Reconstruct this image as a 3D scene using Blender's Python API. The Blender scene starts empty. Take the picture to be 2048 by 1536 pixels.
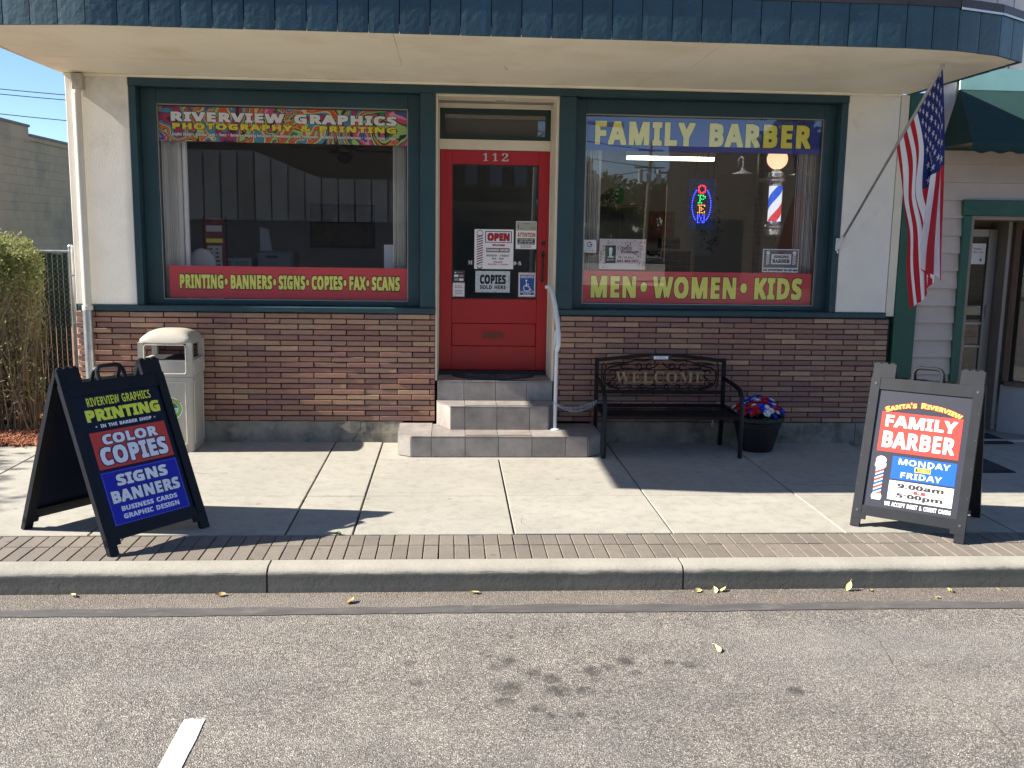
import bpy, math, random
from mathutils import Vector, Matrix, Quaternion
R = random.Random(7)
D = bpy.data
SC = bpy.context.scene
COL = SC.collection
rad = math.radians

# ------------------------------------------------------------------ camera
cam = D.cameras.new("camera")
cam.sensor_fit = 'HORIZONTAL'
cam.sensor_width = 36.0
cam.lens = 36.0 * 1926.2 / 2048.0
cam.clip_end = 2000
cam.clip_start = 0.05
cam_o = D.objects.new("camera", cam)
COL.objects.link(cam_o)
SC.camera = cam_o
_yaw, _pit, _rol = 0.0643925141, -0.154741856, 0.0157922729
_f = Vector((math.sin(_yaw) * math.cos(_pit), math.cos(_yaw) * math.cos(_pit), math.sin(_pit)))
_r = Vector((math.cos(_yaw), -math.sin(_yaw), 0))
_u = _r.cross(_f)
_r2 = _r * math.cos(_rol) + _u * math.sin(_rol)
_u2 = -_r * math.sin(_rol) + _u * math.cos(_rol)
_m = Matrix((_r2, _u2, -_f)).transposed().to_4x4()
_m.translation = Vector((0, -9.10186, 1.99512))
cam_o.matrix_world = _m

# ------------------------------------------------------------------ light
SUN_EL, SUN_AZ = rad(34.9), rad(2.6)     # sun low on the left, a hair in front of the shop front
sun_dir = Vector((-math.cos(SUN_EL) * math.cos(SUN_AZ), -math.cos(SUN_EL) * math.sin(SUN_AZ), math.sin(SUN_EL)))
w = D.worlds.new("World")
SC.world = w
w.use_nodes = True
nt = w.node_tree
bg = nt.nodes["Background"]
sky = nt.nodes.new("ShaderNodeTexSky")
sky.sky_type = 'NISHITA'
sky.sun_disc = False
sky.sun_elevation = SUN_EL
sky.sun_rotation = math.atan2(sun_dir.x, sun_dir.y)
sky.altitude = 2500
sky.air_density = 1.0
sky.dust_density = 0.1
sky.ozone_density = 4.0
nt.links.new(sky.outputs[0], bg.inputs[0])
bg.inputs[1].default_value = 0.068
sl = D.lights.new("sun", 'SUN')
sl.energy = 4.5
sl.angle = rad(0.53)
sl.color = (1.0, 0.93, 0.81)
so = D.objects.new("sun", sl)
COL.objects.link(so)
so.rotation_euler = sun_dir.to_track_quat('Z', 'Y').to_euler()
so.location = (-20, -3, 15)
SC.view_settings.view_transform = 'Standard'
SC.view_settings.look = 'None'
SC.view_settings.gamma = 1
SC.view_settings.exposure = 1.55
SC.view_settings.use_curve_mapping = False

# ------------------------------------------------------------------ materials
def nodes(name):
    m = D.materials.new(name)
    m.use_nodes = True
    t = m.node_tree
    return m, t, t.nodes["Principled BSDF"]

def c4(c, k=1.0):
    return (max(0, c[0] * k), max(0, c[1] * k), max(0, c[2] * k), 1)

def N(t, kind, **kw):
    n = t.nodes.new(kind)
    for k, v in kw.items():
        if k.startswith('i_'):
            n.inputs[k[2:].replace('_', ' ')].default_value = v
        else:
            setattr(n, k, v)
    return n

def mixc(t, fac, a, b, mode='MIX'):
    n = t.nodes.new("ShaderNodeMix")
    n.data_type = 'RGBA'
    n.blend_type = mode
    for i, x in ((0, fac), (6, a), (7, b)):
        if hasattr(x, 'links'):
            t.links.new(x, n.inputs[i])
        elif i == 0:
            n.inputs[0].default_value = x
        else:
            n.inputs[i].default_value = x
    return n.outputs[2]

def ramp(t, src, stops, interp='LINEAR'):
    n = t.nodes.new("ShaderNodeValToRGB")
    n.color_ramp.interpolation = interp
    e = n.color_ramp.elements
    while len(e) > 1:
        e.remove(e[-1])
    for i, (p, c) in enumerate(stops):
        x = e[0] if i == 0 else e.new(p)
        x.position = p
        x.color = c if len(c) == 4 else c4(c)
    t.links.new(src, n.inputs[0])
    return n.outputs[0]

def noise(t, scale, detail=3, rough=.55, vec=None, stretch=None):
    g = None
    if vec is None:
        g = t.nodes.new("ShaderNodeNewGeometry").outputs[0]
    else:
        g = vec
    if stretch:
        mp = t.nodes.new("ShaderNodeMapping")
        mp.inputs['Scale'].default_value = stretch
        t.links.new(g, mp.inputs[0])
        g = mp.outputs[0]
    n = N(t, "ShaderNodeTexNoise", i_Scale=scale, i_Detail=detail, i_Roughness=rough)
    t.links.new(g, n.inputs['Vector'])
    return n.outputs[0]

def bumpn(t, h, strength, dist, prev=None):
    b = N(t, "ShaderNodeBump", i_Strength=strength, i_Distance=dist)
    t.links.new(h, b.inputs['Height'])
    if prev is not None:
        t.links.new(prev, b.inputs['Normal'])
    return b.outputs[0]

def mat(name, col, rough=.6, metal=0, var=.12, vs=4, bump=0, bs=120, bd=.002, spec=.5, rand=0, col2=None, c2s=2, c2t=(.55, .7),
        stretch=None, coat=0):
    m, t, p = nodes(name)
    n = noise(t, vs, 5, .6, None, stretch)
    c = ramp(t, n, [(.3, c4(col, 1 - var)), (.7, c4(col, 1 + var))])
    if col2:
        n2 = noise(t, c2s, 6, .65)
        f = ramp(t, n2, [(c2t[0], (0, 0, 0)), (c2t[1], (1, 1, 1))])
        c = mixc(t, f, c, c4(col2))
    if rand:
        oi = t.nodes.new("ShaderNodeObjectInfo")
        f = ramp(t, oi.outputs['Random'], [(0, (1 - rand,) * 3), (1, (1 + rand,) * 3)])
        c = mixc(t, 1.0, c, f, 'MULTIPLY')
    t.links.new(c, p.inputs['Base Color'])
    p.inputs['Roughness'].default_value = rough
    p.inputs['Metallic'].default_value = metal
    p.inputs['Specular IOR Level'].default_value = spec
    if coat:
        p.inputs['Coat Weight'].default_value = coat
        p.inputs['Coat Roughness'].default_value = .15
    if bump:
        h = noise(t, bs, 4, .6, None, stretch)
        t.links.new(bumpn(t, h, bump, bd), p.inputs['Normal'])
    return m

def emat(name, col, strength):
    m, t, p = nodes(name)
    p.inputs['Base Color'].default_value = c4(col)
    p.inputs['Emission Color'].default_value = c4(col)
    p.inputs['Emission Strength'].default_value = strength
    return m

M = {}
def flat(name, col, rough=.45, **k):
    if name not in M:
        M[name] = mat(name, col, rough, var=k.pop('var', .03), **k)
    return M[name]

M['stucco'] = mat('stucco', (.80, .75, .66), .75, var=.06, vs=3, bump=.9, bs=75, bd=.005, col2=(.52, .46, .37), c2s=1.4, c2t=(.58, .8))
M['stucco_smooth'] = mat('stucco_smooth', (.82, .77, .67), .6, var=.05, vs=3, bump=.25, bs=14, bd=.002, col2=(.6, .53, .42), c2s=1.2, c2t=(.6, .8))
M['soffit'] = mat('soffit', (.88, .82, .66), .6, var=.06, vs=1.6, bump=.3, bs=5, bd=.006, col2=(.76, .67, .50), c2s=1.3, c2t=(.5, .75))
M['cream'] = mat('cream', (.76, .68, .53), .5, var=.06, vs=5, bump=.12, bs=40, bd=.001, col2=(.42, .36, .27), c2s=9, c2t=(.68, .78))
M['teal'] = mat('teal', (.018, .055, .068), .42, var=.15, vs=3, bump=.12, bs=60, bd=.0015, spec=.5)
M['teal_board'] = mat('teal_board', (.026, .062, .080), .40, var=.16, vs=5, bump=.5, bs=34, bd=.005, spec=.5, rand=.10, col2=(.045, .12, .15), c2s=16, c2t=(.6, .75))
M['door_red'] = mat('door_red', (.44, .009, .013), .38, var=.10, vs=2, bump=.08, bs=30, bd=.001, spec=.55)
M['ngreen'] = mat('ngreen', (.015, .085, .055), .5, var=.15, vs=4, bump=.1, bs=50)
M['siding'] = mat('siding', (.52, .43, .37), .7, var=.06, vs=5, bump=.2, bs=70, rand=.05, col2=(.42, .34, .29), c2s=3, c2t=(.6, .8))
M['pale_board'] = mat('pale_board', (.55, .50, .48), .7, var=.08, vs=4, bump=.2, bs=40, rand=.06)
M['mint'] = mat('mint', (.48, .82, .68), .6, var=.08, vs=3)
M['awning'] = mat('awning', (.006, .036, .033), .8, var=.12, vs=6, bump=.2, bs=200)
M['base_conc'] = mat('base_conc', (.26, .24, .195), .9, var=.3, vs=5, bump=.5, bs=60, bd=.004, col2=(.10, .10, .09), c2s=3.5, c2t=(.5, .68))
M['mortar'] = mat('mortar', (.075, .045, .040), .9, var=.2, vs=20, bump=.3, bs=90)
M['galv'] = mat('galv', (.42, .44, .45), .38, metal=.85, var=.2, vs=14, bump=.05)
M['pipe_cream'] = mat('pipe_cream', (.68, .63, .54), .5, var=.05)
M['white_paint'] = mat('white_paint', (.72, .73, .74), .4, var=.04)
M['black_plastic'] = mat('black_plastic', (.006, .008, .013), .45, var=.2, vs=8, bump=.25, bs=300, bd=.0006, spec=.22)
M['charcoal_plastic'] = mat('charcoal_plastic', (.013, .014, .018), .42, var=.2, vs=8, bump=.25, bs=300, bd=.0006, spec=.35)
M['black_metal'] = mat('black_metal', (.004, .005, .008), .42, var=.2, vs=12, spec=.25)
M['bronze'] = mat('bronze', (.30, .22, .13), .42, metal=.55, var=.15, vs=20)
M['chrome'] = mat('chrome', (.86, .87, .88), .22, metal=.8, var=.03)
M['steel_link'] = mat('steel_link', (.60, .62, .65), .28, metal=.9, var=.05)
M['trash'] = mat('trash', (.43, .40, .34), .65, var=.07, vs=6, bump=.35, bs=260, bd=.001, col2=(.35, .32, .27), c2s=3, c2t=(.6, .85))
M['trash_edge'] = mat('trash_edge', (.66, .62, .53), .6, var=.05)
M['dark_void'] = mat('dark_void', (.012, .012, .012), .8)
M['pot'] = mat('pot', (.010, .009, .009), .5, var=.25, vs=7, bump=.1)
M['room'] = mat('room', (.33, .31, .28), .8, var=.05)
M['room_floor'] = mat('room_floor', (.06, .05, .045), .5, var=.1)
M['room_ceiling'] = mat('room_ceiling', (.26, .25, .23), .8, var=.05)
M['blind'] = mat('blind', (.80, .78, .74), .6, var=.08, vs=3)
M['wood'] = mat('wood', (.16, .10, .065), .6, var=.25, vs=6, stretch=(6, 6, .6))
M['alum'] = mat('alum', (.36, .35, .33), .42, metal=.6, var=.06)
M['rubber'] = mat('rubber', (.018, .018, .019), .85, var=.25, vs=30, bump=.3, bs=150)
M['pewter'] = mat('pewter', (.06, .05, .04), .4, metal=.7, var=.2, vs=20)

def tile_mat():
    m, t, p = nodes('step_tile')
    n = noise(t, 5, 8, .7)
    c = ramp(t, n, [(.28, c4((.17, .15, .14))), (.5, c4((.27, .25, .235))), (.72, c4((.37, .34, .315)))])
    n2 = noise(t, 2.1, 4, .6)
    c = mixc(t, ramp(t, n2, [(.55, (0, 0, 0)), (.75, (.55,) * 3)]), c, c4((.30, .22, .18)))
    oi = t.nodes.new("ShaderNodeObjectInfo")
    c = mixc(t, 1, c, ramp(t, oi.outputs['Random'], [(0, (.86, .84, .84)), (1, (1.1, 1.1, 1.1))]), 'MULTIPLY')
    t.links.new(c, p.inputs['Base Color'])
    p.inputs['Roughness'].default_value = .5
    t.links.new(bumpn(t, noise(t, 70, 4), .25, .0015), p.inputs['Normal'])
    return m
M['tile'] = tile_mat()
M['grout'] = mat('grout', (.36, .33, .29), .9, var=.15, vs=30)

def brick_mat():
    m, t, p = nodes('roman_brick')
    geo = t.nodes.new("ShaderNodeNewGeometry")
    oi = t.nodes.new("ShaderNodeObjectInfo")
    at = t.nodes.new("ShaderNodeAttribute")
    at.attribute_name = 'tone'
    add = N(t, "ShaderNodeMath", operation='ADD')
    t.links.new(oi.outputs['Random'], add.inputs[0])
    t.links.new(at.outputs['Fac'], add.inputs[1])
    fr = N(t, "ShaderNodeMath", operation='FRACT')
    t.links.new(add.outputs[0], fr.inputs[0])
    pal = ramp(t, fr.outputs[0], [(0, (.275, .140, .112)), (.13, (.320, .168, .115)), (.30, (.400, .240, .158)), (.42, (.345, .185, .128)),
                            (.54, (.270, .145, .115)), (.66, (.320, .200, .140)), (.79, (.435, .275, .175)), (.88, (.240, .130, .112))], 'CONSTANT')
    s = noise(t, 3.0, 5, .7, None, (4, 1, 60))
    c = mixc(t, 1, pal, ramp(t, s, [(.3, (.72, .70, .70)), (.7, (1.25, 1.25, 1.22))]), 'MULTIPLY')
    d = noise(t, 16, 6, .7)
    c = mixc(t, ramp(t, d, [(.62, (0, 0, 0)), (.78, (.6,) * 3)]), c, c4((.09, .06, .055)))
    t.links.new(c, p.inputs['Base Color'])
    p.inputs['Roughness'].default_value = .62
    b = bumpn(t, s, .6, .004)
    b = bumpn(t, noise(t, 45, 5, .7), .45, .003, b)
    t.links.new(b, p.inputs['Normal'])
    return m
M['brick'] = brick_mat()

def conc_mat(name, base, dark, rand=.05, stain=.5, fine=1.0):
    m, t, p = nodes(name)
    n1 = noise(t, 1.1, 5, .6)
    n2 = noise(t, 9, 6, .7)
    n3 = noise(t, 190, 2, .5)
    c = ramp(t, n1, [(.3, c4(base, .90)), (.7, c4(base, 1.07))])
    c = mixc(t, ramp(t, n2, [(.48, (0, 0, 0)), (.76, (stain,) * 3)]), c, c4(dark))
    n4 = noise(t, 3.2, 7, .75)
    c = mixc(t, ramp(t, n4, [(.50, (0, 0, 0)), (.70, (.5,) * 3)]), c, c4(tuple((a + b) / 2 * .95 for a, b in zip(base, dark))))
    n5 = noise(t, 5.1, 6, .7)
    c = mixc(t, ramp(t, n5, [(.30, (.35,) * 3), (.42, (0, 0, 0))]), c, c4(base, 1.22))
    c = mixc(t, 1, c, ramp(t, n3, [(.3, (1 - .16 * fine,) * 3), (.7, (1 + .13 * fine,) * 3)]), 'MULTIPLY')
    # small dark gum spots
    v = N(t, "ShaderNodeTexVoronoi", i_Scale=3.3)
    v.distance = 'EUCLIDEAN'
    t.links.new(t.nodes.new("ShaderNodeNewGeometry").outputs[0], v.inputs['Vector'])
    sp = ramp(t, v.outputs['Distance'], [(.045, (.55,) * 3), (.085, (0, 0, 0))])
    c = mixc(t, sp, c, c4(dark, .6))
    oi = t.nodes.new("ShaderNodeObjectInfo")
    c = mixc(t, 1, c, ramp(t, oi.outputs['Random'], [(0, (1 - rand,) * 3), (1, (1 + rand,) * 3)]), 'MULTIPLY')
    t.links.new(c, p.inputs['Base Color'])
    p.inputs['Roughness'].default_value = .85
    b = bumpn(t, n3, .35, .0015)
    b = bumpn(t, noise(t, 25, 4), .15, .004, b)
    t.links.new(b, p.inputs['Normal'])
    return m
M['slab'] = conc_mat('slab_concrete', (.355, .338, .295), (.20, .19, .165), stain=.65)
M['joint'] = mat('joint_dirt', (.075, .065, .05), .95, var=.3, vs=40)
M['paver'] = conc_mat('paver_brick', (.185, .160, .135), (.12, .105, .09), rand=.12, fine=1.5)

def curb_mat():
    m, t, p = nodes('curb_concrete')
    geo = t.nodes.new("ShaderNodeNewGeometry")
    sx = t.nodes.new("ShaderNodeSeparateXYZ")
    t.links.new(geo.outputs[0], sx.inputs[0])
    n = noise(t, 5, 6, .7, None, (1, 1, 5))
    # tyre scuffing and painted-in shade on the road side: by height plus ragged noise
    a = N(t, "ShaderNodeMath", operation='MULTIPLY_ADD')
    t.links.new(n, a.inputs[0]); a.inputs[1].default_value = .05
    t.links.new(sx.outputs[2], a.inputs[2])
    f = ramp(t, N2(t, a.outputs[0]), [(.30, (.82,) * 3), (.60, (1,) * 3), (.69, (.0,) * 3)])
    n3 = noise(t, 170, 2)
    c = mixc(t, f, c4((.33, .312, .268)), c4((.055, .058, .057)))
    c = mixc(t, 1, c, ramp(t, n3, [(.3, (.82,) * 3), (.7, (1.15,) * 3)]), 'MULTIPLY')
    c = mixc(t, 1, c, ramp(t, noise(t, 3, 5), [(.3, (.88,) * 3), (.7, (1.1,) * 3)]), 'MULTIPLY')
    t.links.new(c, p.inputs['Base Color'])
    p.inputs['Roughness'].default_value = .85
    b = bumpn(t, n3, .35, .002)
    t.links.new(bumpn(t, noise(t, 22, 5), .4, .006, b), p.inputs['Normal'])
    return m
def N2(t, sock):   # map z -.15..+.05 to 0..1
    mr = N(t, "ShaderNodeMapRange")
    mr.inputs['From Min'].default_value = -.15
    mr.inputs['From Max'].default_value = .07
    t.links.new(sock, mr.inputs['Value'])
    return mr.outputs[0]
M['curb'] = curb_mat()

STAINS = [(.517, -4.815, .075), (.280, -4.79, .085), (1.22, -4.56, .05), (.897, -4.51, .06), (.198, -4.41, .045), (.26, -4.92, .05), (.647, -4.82, .055),
          (.31, -4.50, .05), (.50, -4.70, .06), (.406, -4.99, .045), (1.12, -4.54, .035), (.72, -4.62, .06), (.42, -4.63, .045), (.24, -4.55, .05),
          (.60, -5.06, .03), (.46, -5.06, .03), (-.16, -4.72, .04), (1.66, -4.86, .05), (.93, -4.65, .04), (.8, -4.57, .04), (.33, -4.20, .03), (-.2, -4.5, .04)]
def asphalt_mat(name, k=1.0, stains=True, brown=0.0):
    m, t, p = nodes(name)
    geo = t.nodes.new("ShaderNodeNewGeometry")
    v = N(t, "ShaderNodeTexVoronoi", i_Scale=135)
    t.links.new(geo.outputs[0], v.inputs['Vector'])
    sp = t.nodes.new("ShaderNodeSeparateColor")
    t.links.new(v.outputs['Color'], sp.inputs[0])
    c = ramp(t, sp.outputs[0], [(0, c4((.13, .115, .103), k)), (.35, c4((.235, .212, .190), k)), (.75, c4((.325, .296, .265), k)), (1, c4((.50, .462, .415), k))])
    e = ramp(t, v.outputs['Distance'], [(.28, (1, 1, 1)), (.62, (.50,) * 3)])
    c = mixc(t, 1, c, e, 'MULTIPLY')
    c = mixc(t, 1, c, ramp(t, noise(t, 42, 5, .75), [(.3, (.74,) * 3), (.7, (1.22,) * 3)]), 'MULTIPLY')
    c = mixc(t, 1, c, ramp(t, noise(t, 4.5, 7, .75), [(.30, (.80, .80, .82)), (.5, (1, 1, 1)), (.72, (1.20, 1.19, 1.16))]), 'MULTIPLY')
    c = mixc(t, ramp(t, noise(t, .55, 4, .6, None, (.35, 1.6, 1)), [(.50, (0, 0, 0)), (.72, (.45,) * 3)]), c, c4((.30, .285, .265), k))
    c = mixc(t, 1, c, ramp(t, noise(t, 1.3, 6, .65), [(.3, (.84, .84, .86)), (.7, (1.14, 1.13, 1.1))]), 'MULTIPLY')
    if brown:
        c = mixc(t, brown, c, c4((.16, .125, .095)))
    if stains:
        wob = noise(t, 14, 4, .7)
        tot = None
        sx = t.nodes.new("ShaderNodeSeparateXYZ")
        t.links.new(geo.outputs[0], sx.inputs[0])
        for (x, y, r) in STAINS:
            d = N(t, "ShaderNodeVectorMath", operation='DISTANCE')
            cb = t.nodes.new("ShaderNodeCombineXYZ")
            t.links.new(sx.outputs[0], cb.inputs[0]); t.links.new(sx.outputs[1], cb.inputs[1])
            t.links.new(cb.outputs[0], d.inputs[0])
            d.inputs[1].default_value = (x, y, 0)
            mm = N(t, "ShaderNodeMapRange")
            mm.interpolation_type = 'SMOOTHSTEP'
            t.links.new(d.outputs['Value'], mm.inputs['Value'])
            mm.inputs['From Min'].default_value = r * 1.25
            mm.inputs['From Max'].default_value = r * .45
            if tot is None:
                tot = mm.outputs[0]
            else:
                mx = N(t, "ShaderNodeMath", operation='MAXIMUM')
                t.links.new(tot, mx.inputs[0]); t.links.new(mm.outputs[0], mx.inputs[1])
                tot = mx.outputs[0]
        mu = N(t, "ShaderNodeMath", operation='MULTIPLY')
        t.links.new(tot, mu.inputs[0])
        t.links.new(ramp(t, wob, [(.35, (.25,) * 3), (.58, (.9,) * 3)]), mu.inputs[1])
        c = mixc(t, mu.outputs[0], c, c4((.052, .047, .044)))
    t.links.new(c, p.inputs['Base Color'])
    p.inputs['Roughness'].default_value = .8
    b = bumpn(t, v.outputs['Distance'], .8, .006)
    b = bumpn(t, noise(t, 60, 3), .4, .006, b)
    t.links.new(b, p.inputs['Normal'])
    return m
M['asphalt'] = asphalt_mat('asphalt')
M['asphalt_gutter'] = asphalt_mat('asphalt_gutter', .92, False, .35)
M['asphalt_far'] = mat('asphalt_far', (.14, .13, .12), .85, var=.15, vs=2)
M['sealant'] = mat('sealant', (.095, .09, .088), .6, var=.22, vs=12, bump=.2, bs=60, col2=(.15, .14, .13), c2s=9, c2t=(.55, .7), stretch=(.3, 2, 1))

def paint_line_mat():
    m, t, p = nodes('road_paint')
    n = noise(t, 95, 4, .75)
    f = ramp(t, n, [(.36, (0, 0, 0)), (.46, (1, 1, 1))])
    c = mixc(t, f, c4((.17, .155, .14)), c4((.66, .66, .63)))
    t.links.new(c, p.inputs['Base Color'])
    p.inputs['Roughness'].default_value = .7
    t.links.new(bumpn(t, noise(t, 120, 3), .6, .004), p.inputs['Normal'])
    return m
M['line'] = paint_line_mat()

def glass_mat(name, r0, tint=(1, 1, 1), rough=.0):
    """thin pane: each face reflects r0 head-on and more at a slant, the rest passes straight through"""
    m = D.materials.new(name)
    m.use_nodes = True
    t = m.node_tree
    t.nodes.clear()
    o = t.nodes.new("ShaderNodeOutputMaterial")
    mx = t.nodes.new("ShaderNodeMixShader")
    tr = t.nodes.new("ShaderNodeBsdfTransparent")
    tr.inputs[0].default_value = c4(tint)
    gl = t.nodes.new("ShaderNodeBsdfGlossy")
    gl.inputs['Roughness'].default_value = rough
    lw = t.nodes.new("ShaderNodeLayerWeight")
    lw.inputs[0].default_value = .5
    p5 = N(t, "ShaderNodeMath", operation='POWER')
    t.links.new(lw.outputs['Facing'], p5.inputs[0]); p5.inputs[1].default_value = 5
    ma = N(t, "ShaderNodeMath", operation='MULTIPLY_ADD')
    t.links.new(p5.outputs[0], ma.inputs[0]); ma.inputs[1].default_value = 1 - r0; ma.inputs[2].default_value = r0
    t.links.new(ma.outputs[0], mx.inputs[0])
    t.links.new(tr.outputs[0], mx.inputs[1])
    t.links.new(gl.outputs[0], mx.inputs[2])
    t.links.new(mx.outputs[0], o.inputs[0])
    return m
M['glass'] = glass_mat('window_glass', .072, (.99, .99, .99))
M['glass_door'] = glass_mat('door_glass', .07, (.75, .78, .76))

def graffiti_mat():
    m, t, p = nodes('graffiti_print')
    geo = t.nodes.new("ShaderNodeNewGeometry")
    n = N(t, "ShaderNodeTexNoise", i_Scale=2.1, i_Detail=1.5, i_Distortion=2.6)
    t.links.new(geo.outputs[0], n.inputs['Vector'])
    c = ramp(t, n.outputs[0], [(.0, (.05, .02, .05)), (.30, (.45, .03, .12)), (.36, (.02, .02, .02)), (.375, (.08, .30, .42)), (.43, (.75, .72, .30)), (.45, (.75, .10, .03)),
                    (.49, (.80, .30, .05)), (.505, (.02, .02, .03)), (.52, (.45, .62, .20)), (.56, (.05, .22, .10)), (.58, (.02, .02, .03)), (.59, (.75, .08, .22)), (.65, (.85, .35, .45)),
                    (.68, (.10, .10, .35)), (.74, (.2, .5, .6))], 'CONSTANT')
    t.links.new(c, p.inputs['Base Color'])
    p.inputs['Roughness'].default_value = .4
    return m
M['graffiti'] = graffiti_mat()

# ------------------------------------------------------------------ mesh builder
class MB:
    def __init__(s):
        s.v = []; s.f = []; s.m = []
    def add(s, vs, fs, m=0):
        b = len(s.v)
        s.v += [tuple(x) for x in vs]
        for f in fs:
            s.f.append(tuple(b + i for i in f)); s.m.append(m)
        return s
    def hexa(s, p, m=0):      # p: 4 bottom (ccw from above), 4 top
        return s.add(p, [(3, 2, 1, 0), (4, 5, 6, 7), (0, 1, 5, 4), (1, 2, 6, 5), (2, 3, 7, 6), (3, 0, 4, 7)], m)
    def box(s, x0, x1, y0, y1, z0, z1, m=0):
        return s.hexa([(x0, y0, z0), (x1, y0, z0), (x1, y1, z0), (x0, y1, z0), (x0, y0, z1), (x1, y0, z1), (x1, y1, z1), (x0, y1, z1)], m)
    def cbox(s, x0, x1, y0, y1, z0, z1, c, m=0):   # box with its front (-y) edges chamfered by c
        return s.add([(x0, y1, z0), (x1, y1, z0), (x1, y1, z1), (x0, y1, z1),
                      (x0, y0 + c, z0), (x1, y0 + c, z0), (x1, y0 + c, z1), (x0, y0 + c, z1),
                      (x0 + c, y0, z0 + c), (x1 - c, y0, z0 + c), (x1 - c, y0, z1 - c), (x0 + c, y0, z1 - c)],
                     [(0, 3, 2, 1), (0, 1, 5, 4), (1, 2, 6, 5), (2, 3, 7, 6), (3, 0, 4, 7), (4, 5, 9, 8), (5, 6, 10, 9), (6, 7, 11, 10), (7, 4, 8, 11), (8, 9, 10, 11)], m)
    def tbox(s, x0, x1, y0, y1, z0, z1, c, m=0):   # slab with its top edges chamfered
        a = [(x0, y0, z0), (x1, y0, z0), (x1, y1, z0), (x0, y1, z0)]
        b = [(x0, y0, z1 - c), (x1, y0, z1 - c), (x1, y1, z1 - c), (x0, y1, z1 - c)]
        d = [(x0 + c, y0 + c, z1), (x1 - c, y0 + c, z1), (x1 - c, y1 - c, z1), (x0 + c, y1 - c, z1)]
        return s.add(a + b + d, [(3, 2, 1, 0), (0, 1, 5, 4), (1, 2, 6, 5), (2, 3, 7, 6), (3, 0, 4, 7), (4, 5, 9, 8), (5, 6, 10, 9), (6, 7, 11, 10), (7, 4, 8, 11), (8, 9, 10, 11)], m)
    def prism(s, poly, z0, z1, m=0):               # poly (x,y) ccw from above
        n = len(poly)
        vs = [(x, y, z0) for x, y in poly] + [(x, y, z1) for x, y in poly]
        return s.add(vs, [tuple(range(n - 1, -1, -1)), tuple(range(n, 2 * n))] + [(i, (i + 1) % n, n + (i + 1) % n, n + i) for i in range(n)], m)
    def plate(s, poly, y0, y1, m=0):               # poly (x,z) ccw seen from -y ; y0 front
        n = len(poly)
        vs = [(x, y0, z) for x, z in poly] + [(x, y1, z) for x, z in poly]
        return s.add(vs, [tuple(range(n)), tuple(range(2 * n - 1, n - 1, -1))] + [((i + 1) % n, i, n + i, n + (i + 1) % n) for i in range(n)], m)
    def tube(s, pts, r, n=8, m=0, caps=True, flatten=None):
        pts = [Vector(p) for p in pts]
        rs = r if isinstance(r, (list, tuple)) else [r] * len(pts)
        ref = None; b = len(s.v)
        for i, p in enumerate(pts):
            d = (pts[min(i + 1, len(pts) - 1)] - pts[max(i - 1, 0)])
            if d.length < 1e-9: d = Vector((0, 0, 1))
            d.normalize()
            if ref is None:
                ref = Vector((0, 0, 1)) if abs(d.z) < .9 else Vector((1, 0, 0))
            a = d.cross(ref); a.normalize()
            c = a.cross(d); c.normalize(); ref = c
            for k in range(n):
                t = 2 * math.pi * k / n + math.pi / n
                s.v.append(tuple(p + a * (math.cos(t) * rs[i] * (flatten[0] if flatten else 1)) + c * (math.sin(t) * rs[i] * (flatten[1] if flatten else 1))))
        for i in range(len(pts) - 1):
            for k in range(n):
                s.f.append((b + i * n + k, b + i * n + (k + 1) % n, b + (i + 1) * n + (k + 1) % n, b + (i + 1) * n + k)); s.m.append(m)
        if caps:
            s.f.append(tuple(b + k for k in range(n - 1, -1, -1))); s.m.append(m)
            e = b + (len(pts) - 1) * n
            s.f.append(tuple(e + k for k in range(n))); s.m.append(m)
        return s
    def lathe(s, prof, c=(0, 0, 0), n=24, m=0):
        b = len(s.v)
        for r, z in prof:
            for k in range(n):
                t = 2 * math.pi * k / n
                s.v.append((c[0] + r * math.cos(t), c[1] + r * math.sin(t), c[2] + z))
        for i in range(len(prof) - 1):
            for k in range(n):
                s.f.append((b + i * n + k, b + i * n + (k + 1) % n, b + (i + 1) * n + (k + 1) % n, b + (i + 1) * n + k)); s.m.append(m)
        s.f.append(tuple(b + k for k in range(n - 1, -1, -1))); s.m.append(m)
        e = b + (len(prof) - 1) * n
        s.f.append(tuple(e + k for k in range(n))); s.m.append(m)
        return s
    def ball(s, c, r, n=10, m=0, sq=(1, 1, 1)):
        prof = [(max(1e-4, r * math.sin(math.pi * i / n)), -r * math.cos(math.pi * i / n)) for i in range(n + 1)]
        b = len(s.v); s.lathe(prof, (0, 0, 0), n + 4, m)
        for i in range(b, len(s.v)):
            x, y, z = s.v[i]; s.v[i] = (c[0] + x * sq[0], c[1] + y * sq[1], c[2] + z * sq[2])
        return s
    def mesh(s, name, mats, smooth=False):
        me = D.meshes.new(name)
        me.from_pydata(s.v, [], s.f)
        for m in (mats if isinstance(mats, (list, tuple)) else [mats]):
            me.materials.append(m)
        me.polygons.foreach_set('material_index', s.m)
        if smooth:
            me.polygons.foreach_set('use_smooth', [True] * len(s.f))
            if smooth != 'all':
                try: me.set_sharp_from_angle(angle=rad(40))
                except Exception: pass
        me.update()
        return me
    def build(s, name, mats, parent=None, smooth=False, loc=None, rot=None):
        return link(name, s.mesh(name, mats, smooth), parent, loc, rot)

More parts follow.
